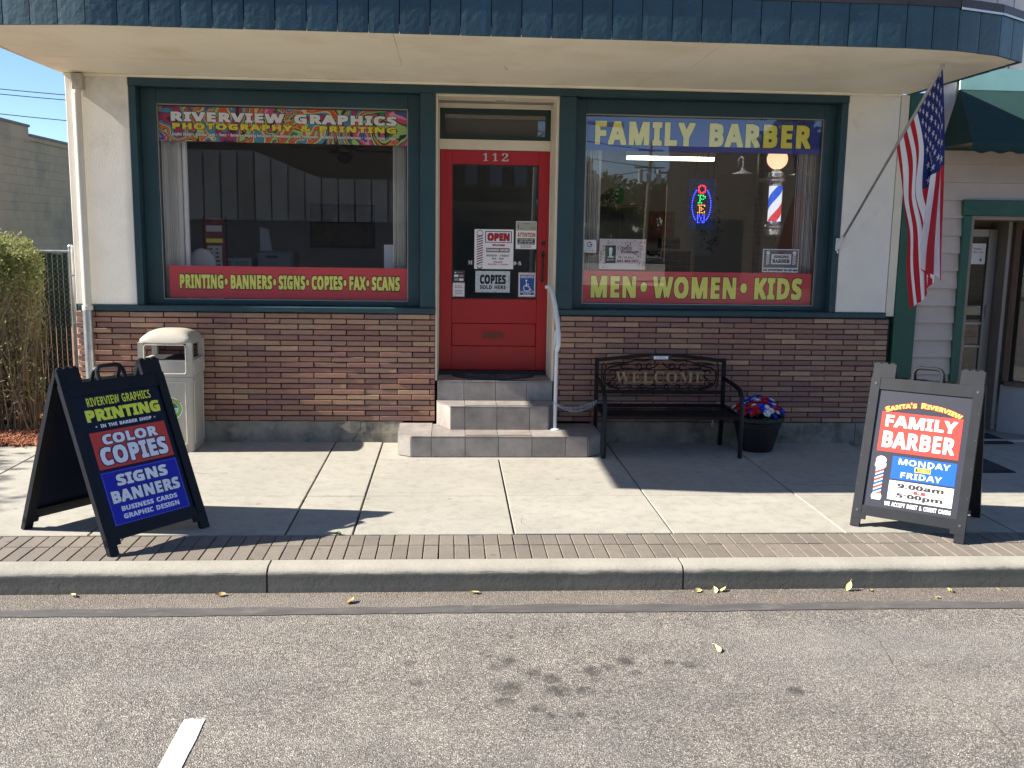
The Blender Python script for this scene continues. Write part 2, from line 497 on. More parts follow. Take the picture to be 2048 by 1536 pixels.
def link(name, me, parent=None, loc=None, rot=None):
    o = D.objects.new(name, me)
    COL.objects.link(o)
    if parent is not None: o.parent = parent
    if loc is not None: o.location = loc
    if rot is not None: o.rotation_euler = rot
    return o
def tag(o, label=None, cat=None, group=None, kind=None):
    if label: o['label'] = label
    if cat: o['category'] = cat
    if group: o['group'] = group
    if kind: o['kind'] = kind
    return o
def thing(name, label, cat, loc=(0, 0, 0), rz=0, group=None):
    o = D.objects.new(name, None)
    o.empty_display_size = .1
    COL.objects.link(o)
    o.location = loc; o.rotation_euler = (0, 0, rz)
    return tag(o, label, cat, group)
def sub(parent, mb, name, mats, **k):
    """part given in world coordinates, parented to an un-rotated thing"""
    p = Vector((0, 0, 0)); q = parent
    while q is not None:
        p += q.location; q = q.parent
    mb.v = [(x - p.x, y - p.y, z - p.z) for x, y, z in mb.v]
    return mb.build(name, mats, parent, **k)

# ------------------------------------------------------------------ lettering: outlines kept in the script
GLYPH_SANS = {
 'A': [36, [4,23,17,58,27,58,40,23,32,23,29,31,15,31,12,23], [17,37,27,37,24,45,23,48,23,50,22,51,22,52,22,51,21,50,20,47,20,46,20,45]],
 'B': [35, [9,23,9,58,20,58,27,57,32,56,34,53,35,49,35,46,34,44,32,42,30,41,31,41,33,40,34,39,35,37,36,35,36,33,35,29,33,26,28,24,23,23], [17,44,21,44,24,44,26,45,27,46,27,48,27,50,26,51,24,51,21,52,17,52], [17,29,22,29,25,29,27,30,28,32,28,34,28,36,27,37,25,38,21,38,17,38]],
 'C': [33, [24,23,18,23,14,25,11,27,9,31,7,35,7,40,7,45,9,49,11,53,15,56,19,57,24,58,27,58,30,57,33,57,35,56,33,50,31,51,29,51,27,52,24,52,20,51,18,49,16,45,15,40,16,35,17,32,20,29,24,29,27,29,29,29,31,30,34,30,34,24,32,24,29,23,27,23]],
 'D': [39, [9,23,9,58,20,58,26,57,31,56,34,53,37,50,39,46,40,41,38,33,34,27,30,25,25,24,19,23], [17,29,20,29,26,30,30,34,31,40,31,45,29,49,25,51,21,52,17,52]],
 'E': [29, [9,23,9,58,30,58,30,52,17,52,17,44,29,44,29,38,17,38,17,29,30,29,30,23]],
 'F': [29, [9,23,9,58,30,58,30,52,16,52,16,43,29,43,29,37,16,37,16,23]],
 'G': [38, [24,23,17,24,11,27,8,33,7,40,8,45,9,50,12,53,16,56,21,58,26,58,29,58,32,57,35,57,38,56,35,50,33,51,31,51,29,52,26,52,23,52,20,51,18,49,16,46,15,44,15,40,15,37,16,34,17,32,19,30,22,29,25,29,26,29,28,29,29,29,30,29,30,36,23,36,23,42,38,42,38,25,35,24,32,23,28,23]],
 'H': [40, [9,23,9,58,17,58,17,44,31,44,31,58,39,58,39,23,31,23,31,38,17,38,17,23]],
 'I': [20, [6,23,6,27,10,29,10,51,6,53,6,58,23,58,23,53,18,51,18,29,23,27,23,23]],
 'J': [17, [5,13,3,13,2,13,1,13,0,13,0,20,1,19,2,19,3,19,4,19,5,19,6,20,7,20,8,21,8,23,9,25,9,58,17,58,17,25,16,21,15,18,13,16,11,14,8,13]],
 'K': [35, [9,23,9,58,17,58,17,42,18,44,19,45,20,46,30,58,39,58,26,42,39,23,30,23,20,38,17,35,17,23]],
 'L': [30, [9,23,9,58,17,58,17,29,32,29,32,23]],
 'M': [49, [9,23,9,58,19,58,28,31,38,58,49,58,49,23,41,23,41,39,41,41,41,43,41,47,42,50,41,50,32,23,24,23,15,50,15,49,15,47,16,45,16,43,16,41,16,39,16,23]],
 'N': [43, [9,23,9,58,19,58,35,32,35,34,35,36,35,39,35,41,35,58,42,58,42,23,32,23,15,49,15,47,16,44,16,42,16,39,16,23]],
 'O': [42, [25,23,19,23,15,25,11,27,9,31,7,35,7,40,7,45,9,50,11,53,15,56,19,58,25,58,30,58,35,56,38,53,41,50,42,45,43,40,42,35,41,31,38,27,35,25,30,23], [25,29,29,29,32,32,34,36,34,40,34,45,32,49,29,51,25,52,20,51,18,49,16,45,15,40,16,36,18,32,20,29]],
 'P': [33, [9,23,9,58,21,58,27,57,31,55,34,51,34,47,34,44,33,41,31,39,29,37,25,36,20,35,17,35,17,23], [17,41,19,41,22,42,24,43,26,44,26,47,25,50,20,52,17,52]],
 'Q': [42, [32,15,25,23,19,23,15,25,11,27,9,31,7,35,7,40,7,45,9,50,11,53,15,56,19,58,25,58,30,58,35,56,38,53,41,50,42,45,43,40,42,35,40,30,37,27,33,24,42,15], [25,29,29,29,32,32,34,36,34,40,34,45,32,49,29,51,25,52,20,51,18,49,16,45,15,40,16,36,18,32,20,29]],
 'R': [35, [9,23,9,58,20,58,26,57,31,55,34,52,34,47,34,45,33,43,32,41,31,40,29,39,27,38,38,23,30,23,21,36,17,36,17,23], [17,42,19,42,22,43,25,43,26,45,26,47,26,49,25,51,22,51,19,52,17,52]],
 'S': [29, [17,23,11,23,6,25,6,31,9,30,12,29,15,29,18,29,20,29,22,30,23,31,23,32,22,34,21,35,18,37,16,38,14,39,13,39,11,40,10,41,9,43,8,44,7,46,7,48,8,52,10,55,14,57,19,58,22,58,25,57,28,57,31,56,28,50,26,51,23,51,21,52,19,52,17,52,16,51,15,50,14,48,15,47,16,46,18,44,22,43,24,42,26,40,28,39,30,37,30,35,31,33,30,28,27,25,23,23]],
 'T': [30, [15,23,15,51,5,51,5,58,33,58,33,51,23,51,23,23]],
 'U': [40, [24,23,17,23,12,26,9,30,8,35,8,58,16,58,16,36,17,33,18,30,20,29,24,29,27,29,29,31,31,33,31,36,31,58,39,58,39,35,39,32,37,29,35,26,32,24,28,23]],
 'V': [34, [17,23,4,58,12,58,19,37,19,36,20,35,20,32,21,31,21,29,21,31,21,32,22,34,22,35,23,37,30,58,38,58,25,23]],
 'W': [51, [13,23,4,58,12,58,16,39,17,37,17,36,18,34,18,33,18,31,18,30,19,31,19,33,19,34,19,36,20,38,25,58,33,58,38,38,39,37,39,36,39,34,40,33,40,31,40,30,40,31,41,33,41,34,41,36,42,39,47,58,55,58,45,23,36,23,31,41,31,43,30,45,30,46,30,47,29,49,29,48,29,47,28,45,28,43,27,41,22,23]],
 'X': [35, [4,23,16,41,5,58,13,58,22,45,29,58,38,58,26,40,39,23,30,23,21,36,12,23]],
 'Y': [33, [16,23,16,36,4,58,12,58,20,43,28,58,37,58,24,36,24,23]],
 'Z': [30, [5,23,5,28,23,52,6,52,6,58,33,58,33,53,15,29,33,29,33,23]],
 'a': [32, [15,23,11,23,9,25,7,27,6,31,7,35,9,37,13,39,19,39,24,39,24,41,24,42,23,44,21,44,19,45,17,45,15,44,13,43,11,43,9,48,11,49,14,49,17,50,20,50,25,49,29,48,31,45,32,41,32,23,26,23,25,27,24,27,23,25,21,24,18,23], [18,28,20,28,22,29,23,31,24,33,24,35,21,35,18,35,16,34,14,33,14,31,14,29,15,29,16,28]],
 'b': [33, [24,23,21,23,19,24,17,25,16,26,15,26,14,23,8,23,8,60,16,60,16,51,16,50,16,48,16,47,15,46,16,46,17,48,19,49,21,50,24,50,28,49,32,46,34,42,35,36,34,30,32,26,28,23], [22,28,24,29,25,30,26,33,27,36,26,40,25,42,24,44,21,44,19,44,17,42,16,40,16,37,16,36,16,33,17,30,19,29]],
 'c': [27, [20,23,14,23,10,26,7,30,6,36,7,40,8,44,10,47,13,48,16,50,20,50,23,50,25,49,27,49,29,48,27,43,25,43,23,44,22,44,20,44,16,42,14,36,15,33,16,30,18,29,20,28,23,29,25,29,27,30,28,31,28,25,26,24,25,23,22,23]],
 'd': [33, [17,23,13,23,9,26,7,30,6,36,7,42,9,46,13,49,17,50,20,50,22,49,24,48,25,46,26,46,26,47,25,48,25,50,25,51,25,60,33,60,33,23,27,23,25,26,24,25,22,24,20,23], [20,28,23,29,24,30,25,32,26,35,26,36,25,40,24,42,23,44,20,44,17,44,16,42,15,40,14,36,15,33,16,30,17,29]],
 'e': [31, [21,23,17,23,13,24,10,26,8,29,7,32,6,36,7,40,8,44,10,46,13,48,16,50,20,50,25,49,29,47,32,43,33,38,33,34,14,34,15,32,16,30,18,28,21,28,24,28,26,28,29,29,31,30,31,24,29,24,27,23,24,23], [14,39,25,39,25,41,24,43,22,44,20,45,18,44,16,43,15,42]],
 'f': [20, [9,23,9,44,5,44,5,48,9,49,9,51,10,54,10,57,12,58,14,59,16,60,19,60,22,60,24,60,25,59,27,59,25,54,24,54,23,54,21,54,20,54,19,54,18,53,17,52,17,51,17,49,24,49,24,44,17,44,17,23]],
 'g': [33, [19,11,16,12,13,12,10,12,8,13,8,19,13,17,19,17,24,18,25,23,25,24,25,25,25,26,24,25,22,23,19,23,17,23,13,23,9,26,7,30,6,36,7,42,9,46,13,49,17,50,22,49,26,46,26,49,33,49,33,23,32,18,29,14,25,12], [20,28,22,29,24,30,25,32,26,35,26,36,25,40,24,42,22,44,20,44,16,42,14,36,16,30]],
 'h': [34, [8,23,8,60,16,60,16,52,16,50,16,49,16,47,15,46,16,46,17,48,19,49,22,50,24,50,28,49,32,48,34,45,34,40,34,23,27,23,27,38,25,43,22,44,19,44,17,42,16,39,16,35,16,23]],
 'i': [16, [12,53,10,53,9,54,8,55,8,56,8,58,9,59,10,60,12,60,14,60,15,59,16,58,16,56,16,55,15,54,14,53], [8,23,8,49,16,49,16,23]],
 'j': [16, [12,53,10,53,9,54,8,55,8,56,8,58,9,59,10,60,12,60,14,60,15,59,16,58,16,56,16,55,15,54,14,53], [6,11,4,11,3,12,2,12,1,12,1,18,1,17,2,17,3,17,4,17,6,17,7,18,8,19,8,21,8,49,16,49,16,20,16,18,15,16,13,14,12,13,9,12]],
 'k': [32, [8,23,8,60,16,60,16,43,16,42,16,40,15,37,17,39,18,40,19,41,27,49,36,49,24,38,36,23,27,23,19,34,16,31,16,23]],
 'l': [16, [8,23,8,60,16,60,16,23]],
 'm': [51, [8,23,8,49,14,49,15,46,17,48,19,49,21,50,24,50,27,50,29,49,31,48,32,46,33,46,35,48,37,49,39,50,42,50,46,49,49,48,51,45,51,40,51,23,44,23,44,38,43,43,39,44,37,44,35,42,34,40,34,36,34,23,26,23,26,38,25,43,22,44,19,44,17,42,16,39,16,35,16,23]],
 'n': [34, [8,23,8,49,14,49,15,46,17,48,19,49,22,50,24,50,28,49,32,48,34,45,34,40,34,23,27,23,27,38,26,41,25,43,24,44,22,44,19,44,17,42,16,39,16,35,16,23]],
 'o': [32, [20,23,16,23,13,24,10,26,8,29,7,32,6,36,7,42,10,46,14,49,20,50,24,50,27,48,30,46,32,44,34,40,34,36,33,30,30,26,26,23], [20,28,23,29,25,30,26,33,26,36,26,40,25,42,23,44,20,44,17,44,16,42,15,40,14,36,15,33,16,30,17,29]],
 'p': [33, [8,11,8,49,14,49,15,46,16,46,17,47,19,49,21,50,24,50,28,49,32,46,34,42,35,36,34,30,32,26,28,23,24,23,21,23,19,24,17,25,16,26,15,26,16,24,16,22,16,11], [22,28,24,29,25,30,26,33,27,36,25,42,21,44,19,44,17,42,16,40,16,37,16,36,16,33,17,30,19,29]],
 'q': [33, [25,11,25,23,25,25,25,26,24,25,22,24,20,23,17,23,13,23,9,26,7,30,6,36,7,42,9,46,13,49,17,50,20,50,22,49,24,48,25,46,26,46,26,49,33,49,33,11], [20,28,23,29,24,30,25,32,26,35,26,36,25,40,24,42,23,44,20,44,17,44,16,42,15,40,14,36,16,30]],
 'r': [24, [8,23,8,49,14,49,15,45,17,47,19,48,21,50,24,50,25,50,26,50,27,50,26,43,25,43,24,43,22,43,20,43,18,42,17,40,16,39,16,36,16,23]],
 's': [26, [16,23,13,23,11,23,8,23,6,24,6,30,9,29,11,28,14,28,16,28,18,28,19,28,20,29,20,30,20,31,19,32,18,33,16,33,14,34,12,35,10,36,8,38,7,39,6,41,6,43,7,46,9,48,13,49,18,50,20,50,23,49,25,49,28,48,25,43,23,43,21,44,19,44,17,45,15,44,14,43,14,42,15,41,16,41,18,40,20,39,22,38,24,37,26,36,27,35,28,33,28,31,27,27,25,25,21,23]],
 't': [23, [18,23,15,23,13,23,11,24,10,26,9,28,9,31,9,44,5,44,5,47,9,49,12,55,17,55,17,49,25,49,25,44,17,44,17,31,17,30,18,29,19,28,20,28,21,28,23,29,24,29,25,29,25,24,24,23,22,23,20,23]],
 'u': [34, [18,23,14,23,11,25,9,28,8,32,8,49,16,49,16,34,16,32,17,30,18,29,20,28,23,29,25,31,26,33,26,37,26,49,34,49,34,23,28,23,27,26,25,25,23,23,21,23]],
 'v': [30, [15,23,4,49,12,49,18,34,18,33,18,32,19,30,19,29,19,32,20,34,26,49,34,49,23,23]],
 'w': [45, [13,23,4,49,12,49,15,38,16,36,16,35,17,32,17,30,17,29,17,30,17,31,18,32,18,33,18,35,19,37,22,49,31,49,34,37,34,36,35,35,35,33,35,32,35,30,35,29,36,30,36,31,36,33,36,35,37,36,37,38,41,49,48,49,40,23,32,23,29,32,29,35,28,38,27,42,27,43,26,44,26,42,25,38,24,35,23,32,21,23]],
 'x': [30, [4,23,14,37,5,49,13,49,19,41,25,49,33,49,24,37,34,23,25,23,19,32,13,23]],
 'y': [30, [10,11,8,11,7,12,6,12,6,18,7,17,8,17,9,17,11,18,13,19,14,20,15,22,15,23,4,49,12,49,18,35,18,34,18,32,19,31,19,30,19,31,19,32,20,34,20,35,25,49,34,49,22,20,20,16,17,13,14,12]],
 'z': [26, [5,23,5,27,19,44,6,44,6,49,27,49,27,45,15,29,28,29,28,23]],
 '0': [30, [19,23,13,24,9,27,7,33,6,40,6,46,7,50,9,53,11,56,15,58,19,58,25,57,29,53,31,48,32,40,32,35,31,31,29,27,27,25,23,23], [19,28,21,29,23,31,24,35,24,40,24,45,23,49,21,51,19,52,16,51,15,49,14,45,14,40,14,35,15,31,16,29]],
 '1': [30, [18,23,18,43,18,44,18,46,18,50,17,49,16,48,15,48,11,44,7,49,19,58,26,58,26,23]],
 '2': [30, [6,23,6,28,15,37,18,39,20,41,21,43,22,45,23,46,23,48,23,50,22,51,21,52,19,52,17,52,14,51,12,50,10,48,6,53,8,54,9,56,11,57,14,57,16,58,19,58,23,58,26,57,28,55,30,53,31,51,31,49,31,46,30,44,28,41,26,39,24,36,21,34,16,30,16,29,32,29,32,23]],
 '3': [30, [17,23,11,23,6,24,6,31,8,30,11,29,13,29,16,28,19,29,22,30,23,31,23,34,23,35,23,36,22,37,20,37,18,38,14,38,12,38,12,44,15,44,18,44,20,44,21,45,22,46,23,47,23,48,23,50,22,51,20,52,18,52,15,52,13,51,11,50,10,50,6,55,8,56,11,57,14,58,18,58,23,58,27,56,30,53,31,50,30,47,28,44,26,42,23,41,27,40,29,39,31,36,32,33,31,30,30,28,28,26,25,24,21,23]],
 '4': [30, [21,23,21,30,5,30,5,35,21,58,28,58,28,36,33,36,33,30,28,30,28,23], [12,36,21,36,21,42,21,43,21,44,21,46,21,47,21,49,20,48,20,47,19,46,19,45]],
 '5': [30, [17,23,14,23,11,23,9,24,6,24,6,31,9,30,11,29,14,29,16,29,19,29,22,30,23,32,23,34,22,38,16,39,15,39,13,39,12,39,10,38,7,40,9,58,29,58,29,51,16,51,15,45,16,45,17,45,18,45,20,45,23,45,26,44,28,42,30,40,31,38,31,35,31,30,28,26,23,23]],
 '6': [30, [19,23,16,23,12,24,10,26,8,29,6,33,6,38,6,41,6,44,7,46,8,49,9,52,11,54,14,55,17,57,20,58,24,58,26,58,27,58,28,58,30,58,30,52,28,52,27,52,26,52,25,52,21,52,18,51,16,49,14,47,13,44,13,41,15,43,16,44,19,45,21,45,26,45,29,43,31,39,32,35,31,30,29,26,25,23], [19,28,21,29,23,30,24,32,24,34,24,37,23,38,22,40,19,40,18,40,16,39,15,38,14,37,14,36,14,35,14,34,14,32,15,31,16,29,18,29]],
 '7': [30, [10,23,24,51,5,51,5,58,32,58,32,53,18,23]],
 '8': [30, [19,23,13,23,9,25,7,28,6,32,6,35,8,38,10,40,13,41,11,43,9,45,7,47,7,50,7,52,9,54,11,56,13,57,16,58,19,58,22,58,25,57,27,56,29,54,30,52,31,50,30,47,29,45,27,43,24,41,26,40,28,39,30,38,31,36,32,34,32,32,32,29,30,27,28,25,26,24,23,23], [19,44,21,45,22,46,23,47,23,49,23,51,22,52,21,52,19,53,17,52,16,52,15,51,14,49,15,48,16,46,17,45], [19,28,21,28,23,29,24,30,25,32,24,33,24,34,23,35,22,36,20,37,19,38,16,37,15,36,13,34,13,32,13,31,15,29,16,28]],
 '9': [30, [13,23,12,23,11,23,9,23,8,23,8,29,9,29,10,28,12,28,13,28,17,29,20,30,22,31,23,33,24,36,25,39,24,39,23,37,21,36,19,35,16,35,12,36,8,38,6,41,6,46,6,51,9,55,13,57,18,58,22,58,25,56,28,54,30,51,32,48,32,43,32,40,32,37,31,34,30,31,28,29,27,27,24,25,21,24,18,23], [18,41,20,41,21,41,23,42,23,43,24,44,24,45,24,47,23,49,23,50,22,51,20,52,18,52,16,52,15,51,14,49,13,46,14,44,14,42,16,41]],
 '&': [38, [18,23,14,23,10,25,7,28,7,32,7,35,9,38,11,40,15,42,13,44,12,46,11,48,10,51,11,54,13,56,16,58,20,58,24,58,26,56,28,54,29,51,28,48,27,45,24,43,21,42,32,33,33,34,34,36,35,38,35,40,40,40,39,37,38,35,36,32,34,30,42,23,36,23,31,27,29,25,26,24,22,23], [19,44,21,46,23,47,24,49,24,51,24,52,23,54,22,54,20,55,18,54,16,54,15,52,15,51,15,49,16,47,17,46], [19,26,22,27,24,27,27,28,28,30,18,40,15,38,13,36,12,35,11,32,12,30,13,28,16,27]],
 "'": [12, [8,45,7,58,12,58,11,45]],
 '-': [17, [6,34,6,38,19,38,19,34]],
 '.': [14, [11,22,10,23,9,23,8,24,8,26,8,27,9,28,10,29,11,29,12,29,13,28,14,27,14,26,14,24,13,23,12,23]],
 ':': [14, [11,43,10,43,9,44,8,45,8,46,8,48,9,49,10,49,11,50,12,49,13,49,14,48,14,46,14,45,13,44,12,43], [11,22,10,23,9,23,8,24,8,26,8,27,9,28,10,29,11,29,12,29,13,28,14,27,14,26,14,24,13,23,12,23]],
 '!': [14, [9,33,8,58,14,58,12,33], [11,22,10,23,9,23,8,24,8,26,8,27,9,28,10,29,11,29,12,29,13,28,14,27,14,26,14,24,13,23,12,23]],
 ',': [14, [6,17,7,20,8,23,8,26,9,29,14,29,14,28,13,25,12,22,11,20,9,17]],
 '•': [31, [9,23,9,58,30,58,30,23], [12,26,28,26,28,55,12,55]],
}
GLYPH_SERIF = {
 'A': [34, [3,23,3,24,5,25,6,25,7,26,8,28,20,57,21,57,34,29,35,27,36,26,37,25,38,24,38,23,22,23,22,24,25,25,26,26,26,27,25,29,24,33,12,33,10,28,10,27,11,25,14,24,14,23], [13,35,23,35,18,46]],
 'B': [35, [5,23,5,24,7,25,9,25,9,27,10,29,10,50,10,51,9,53,9,54,8,54,7,55,5,55,5,56,21,56,29,55,33,52,35,48,33,43,26,41,34,38,37,33,36,29,33,26,28,24,22,23], [18,41,19,41,22,42,24,43,26,45,26,48,26,51,25,53,23,54,21,54,19,54,18,53,18,51], [21,25,24,25,26,27,27,29,27,32,27,36,26,38,23,39,19,40,18,40,18,28,18,26,19,25,20,25]],
 'C': [37, [24,22,19,23,15,24,11,27,8,31,7,35,6,39,7,44,8,48,11,52,15,54,19,56,24,57,28,56,33,55,33,54,34,54,36,55,37,57,38,57,38,45,37,45,35,49,32,52,28,54,25,55,19,53,16,48,15,39,16,31,20,26,26,25,29,25,32,26,35,28,37,31,39,29,35,25,30,23]],
 'D': [39, [5,23,5,24,8,25,9,25,9,26,10,28,10,50,9,52,9,54,7,54,5,55,5,56,21,56,29,55,36,52,39,46,40,39,38,30,32,25,22,23], [21,25,26,26,29,28,31,33,31,40,30,48,27,53,21,54,20,54,19,54,18,52,18,51,18,28,18,27,19,25,20,25]],
 'E': [34, [5,23,5,24,7,24,9,25,10,26,10,29,10,50,10,52,9,54,7,54,5,55,5,56,35,56,35,46,34,46,33,50,30,52,27,54,22,54,21,54,19,54,18,53,18,52,18,51,18,41,19,41,22,41,24,42,25,45,26,48,28,48,28,32,26,32,26,34,25,36,24,37,23,38,21,39,18,39,18,28,18,26,19,26,20,25,22,25,25,25,28,26,31,27,33,28,35,31,36,33,37,33,35,23]],
 'G': [40, [25,22,20,23,15,24,11,27,8,30,7,35,6,40,7,44,8,48,11,52,15,54,19,56,24,57,28,56,33,55,34,54,35,55,36,55,36,56,37,57,38,57,38,45,37,45,35,48,34,50,32,52,30,54,27,55,25,55,19,53,16,48,15,39,16,33,18,28,21,25,25,24,28,24,29,25,30,26,31,28,31,32,30,34,30,35,28,36,25,36,25,37,43,37,43,36,41,36,40,35,39,34,39,32,39,25,32,23]],
 'H': [41, [5,23,5,24,7,25,9,25,9,27,10,29,10,50,9,52,9,54,7,54,5,55,5,56,23,56,23,55,21,54,20,54,19,54,18,53,18,52,18,50,18,41,31,41,31,50,30,52,30,53,30,54,29,54,28,54,26,55,26,56,43,56,43,55,41,54,40,54,39,52,39,50,39,29,39,27,40,25,41,25,43,24,43,23,26,23,26,24,28,25,30,25,30,27,31,29,31,39,18,39,18,29,18,27,19,25,20,25,23,24,23,23]],
 'I': [20, [5,23,5,24,7,25,9,25,9,27,10,28,10,51,10,53,9,54,7,54,5,55,5,56,23,56,23,55,21,54,19,54,18,53,18,51,18,29,18,27,19,26,19,25,20,25,21,25,23,24,23,23]],
 'L': [33, [5,23,5,24,7,25,9,25,9,27,10,29,10,50,9,52,9,54,7,54,5,55,5,56,23,56,23,55,22,55,20,54,19,54,19,53,18,52,18,50,18,29,18,28,18,26,19,26,19,25,21,25,22,25,26,25,28,26,31,27,33,29,34,31,36,34,37,34,35,23]],
 'M': [49, [5,23,5,24,7,25,9,25,9,27,10,29,10,51,10,52,9,53,9,54,8,54,7,54,5,55,5,56,18,56,29,33,39,56,52,56,52,55,50,54,49,54,48,52,48,50,48,29,48,27,48,26,48,25,49,25,50,24,52,24,52,23,35,23,35,24,36,25,38,25,39,26,39,27,39,29,39,52,26,23,25,23,12,51,12,29,12,27,13,25,15,25,17,24,17,23]],
 'N': [39, [35,22,12,48,12,29,12,27,13,25,15,25,17,24,17,23,5,23,5,24,7,24,8,25,9,25,9,26,10,27,10,29,10,51,8,53,7,54,6,54,5,55,5,56,16,56,34,35,34,50,34,52,34,53,33,54,31,54,30,55,30,56,41,56,41,55,39,54,38,54,37,52,37,50,37,22]],
 'O': [41, [24,22,20,23,17,24,14,25,11,27,9,30,7,33,6,36,6,39,6,43,7,46,9,49,11,52,14,54,17,55,21,56,25,57,28,56,32,55,35,54,38,52,40,49,41,46,42,43,43,39,42,36,41,33,40,30,37,27,35,25,32,24,28,23], [25,24,30,26,33,31,33,39,33,46,31,51,28,54,24,55,19,53,16,48,15,39,16,33,18,28,21,25]],
 'R': [37, [5,23,5,24,7,25,9,25,9,27,10,29,10,50,9,52,9,54,7,54,5,55,5,56,21,56,28,55,33,54,35,51,36,47,34,42,28,39,38,27,38,26,39,25,40,24,41,24,41,23,30,23,20,38,18,38,18,29,18,27,19,25,20,25,23,24,23,23], [18,40,20,40,23,40,26,42,27,44,28,47,26,52,21,54,20,54,19,53,18,52,18,51]],
 'S': [30, [7,22,7,34,9,34,10,30,13,27,16,25,19,24,22,24,24,26,25,27,26,29,25,32,21,35,17,37,13,39,10,41,8,44,8,47,8,50,9,52,11,54,13,55,15,56,18,57,20,57,22,56,24,56,26,55,27,55,28,55,29,57,30,57,30,46,29,46,28,49,27,51,25,53,23,54,21,55,19,55,17,55,15,54,14,52,13,50,14,49,15,47,16,46,19,45,24,43,26,41,29,40,30,38,31,37,32,35,32,33,32,30,30,27,28,25,26,24,23,23,19,22,18,22,16,22,15,23,14,23,13,23,12,24,11,24,10,24,9,24,9,23,9,22]],
 'T': [33, [11,23,11,24,13,25,15,25,16,27,16,29,16,54,12,54,9,52,7,49,6,46,5,46,5,56,36,56,36,46,35,46,32,52,25,54,24,54,24,29,25,27,25,25,27,25,29,24,29,23]],
 'W': [48, [17,22,6,51,6,53,5,54,4,54,3,55,3,56,18,56,18,55,17,54,16,54,15,54,15,53,15,51,15,50,21,34,27,48,26,52,26,53,25,54,24,54,22,55,22,56,38,56,38,55,35,54,35,53,35,52,35,51,41,35,46,50,47,51,47,52,46,53,46,54,45,54,43,55,43,56,53,56,53,55,51,54,50,53,49,52,49,50,39,22,37,22,29,45,19,22]],
 'd': [29, [15,22,12,23,10,24,8,26,7,28,6,31,5,34,6,37,7,40,8,43,10,44,13,46,15,46,19,45,21,43,21,52,21,53,20,54,19,54,18,55,18,56,29,56,29,28,29,27,29,26,30,25,31,25,31,24,27,23,21,22,21,26,19,23], [17,25,18,25,20,26,21,27,21,29,21,40,21,42,20,42,19,43,17,43,15,43,14,41,13,38,13,34,13,30,14,27,15,26]],
 'g': [26, [15,13,11,13,8,14,6,16,5,18,6,20,9,21,7,23,6,25,6,27,7,28,9,30,12,31,7,34,6,38,6,40,7,42,9,44,11,45,13,46,16,46,19,46,22,45,29,45,29,42,25,42,26,40,27,38,26,36,25,34,24,32,22,31,20,31,17,30,16,30,15,31,14,30,13,30,12,29,12,28,13,27,15,27,18,27,21,26,24,26,26,25,27,24,28,22,29,20,28,17,25,15,21,13], [16,32,18,32,19,34,19,35,19,38,19,41,19,43,18,44,16,44,15,44,14,43,13,41,13,38,13,35,14,34,15,32], [16,15,22,16,24,18,24,19,23,20,22,20,20,21,11,21,10,19,10,18,10,17,11,16,13,15]],
 'i': [15, [12,49,10,49,9,50,8,51,8,53,8,54,9,55,10,56,12,56,13,56,15,55,15,54,16,53,15,51,15,50,13,49], [5,23,5,24,7,24,7,25,8,26,8,27,8,41,8,43,8,44,7,44,5,44,6,45,15,45,15,27,16,26,16,25,17,24,18,24,18,23]],
 'v': [24, [15,22,7,41,6,42,6,43,5,44,4,44,4,45,17,45,17,44,16,44,14,44,14,43,14,42,18,32,22,41,23,42,23,43,22,44,20,44,20,45,28,45,28,44,26,44,26,43,25,42,24,41,16,22]],
 'n': [30, [5,23,5,24,7,24,7,25,8,26,8,27,8,41,8,43,7,43,7,44,5,44,5,45,15,45,15,42,19,45,23,46,28,44,30,38,30,27,30,26,30,25,31,24,32,24,32,23,20,23,20,24,22,25,22,27,22,39,22,40,22,42,21,42,20,43,17,42,15,40,15,27,16,26,16,25,17,24,18,24,18,23]],
 'e': [23, [16,22,13,23,11,24,8,26,7,28,6,31,5,34,6,38,7,40,9,43,11,44,13,46,16,46,20,45,23,43,25,40,26,36,26,35,13,35,15,28,19,26,22,27,25,29,26,28,22,24], [13,37,20,37,20,39,19,41,19,43,18,44,16,44,14,43,13,38]],
 'a': [27, [24,22,21,23,20,26,16,23,11,22,9,23,7,24,6,26,5,28,6,30,9,33,13,35,19,37,19,40,19,42,18,43,17,44,15,44,13,44,12,43,12,42,13,42,13,41,13,40,13,38,12,38,11,37,10,37,8,37,7,38,7,39,6,40,7,42,8,43,9,44,11,45,14,46,17,46,21,45,24,44,26,42,27,38,27,28,27,26,28,26,29,26,30,25,27,23], [16,25,16,26,17,26,18,27,19,28,19,35,15,33,13,29,14,26]],
 '1': [29, [9,23,9,26,13,26,14,26,15,26,16,27,16,29,16,53,14,51,12,49,11,48,9,48,8,48,7,49,6,50,6,52,8,52,10,53,12,54,14,55,18,58,24,58,24,29,24,27,24,26,25,26,26,26,31,26,31,23]],
 '2': [29, [6,23,6,28,13,35,16,38,18,41,20,43,21,45,21,47,22,50,21,52,20,54,19,55,17,55,15,55,14,53,13,50,13,47,10,47,8,48,6,49,6,52,6,53,7,55,9,56,11,57,14,58,17,58,23,58,26,56,29,53,29,50,29,48,29,47,28,45,27,43,25,41,22,39,20,36,16,33,11,28,23,28,24,29,26,29,27,30,27,32,28,33,31,33,31,23]],
}
def _dec(tab):
    out = {}
    for k, g in tab.items():
        out[k] = (g[0] / 78, [[(c[i] / 78 - .05, c[i + 1] / 72 - .32) for i in range(0, len(c), 2)] for c in g[1:]])
    return out
GLYPH_SANS['•'] = [37, [25,41,24,44,22,47,18,48,15,47,12,44,11,41,12,38,14,35,18,34,22,35,24,38]]
FONTS = {'sans': _dec(GLYPH_SANS), 'serif': _dec(GLYPH_SERIF)}
_cache = {}
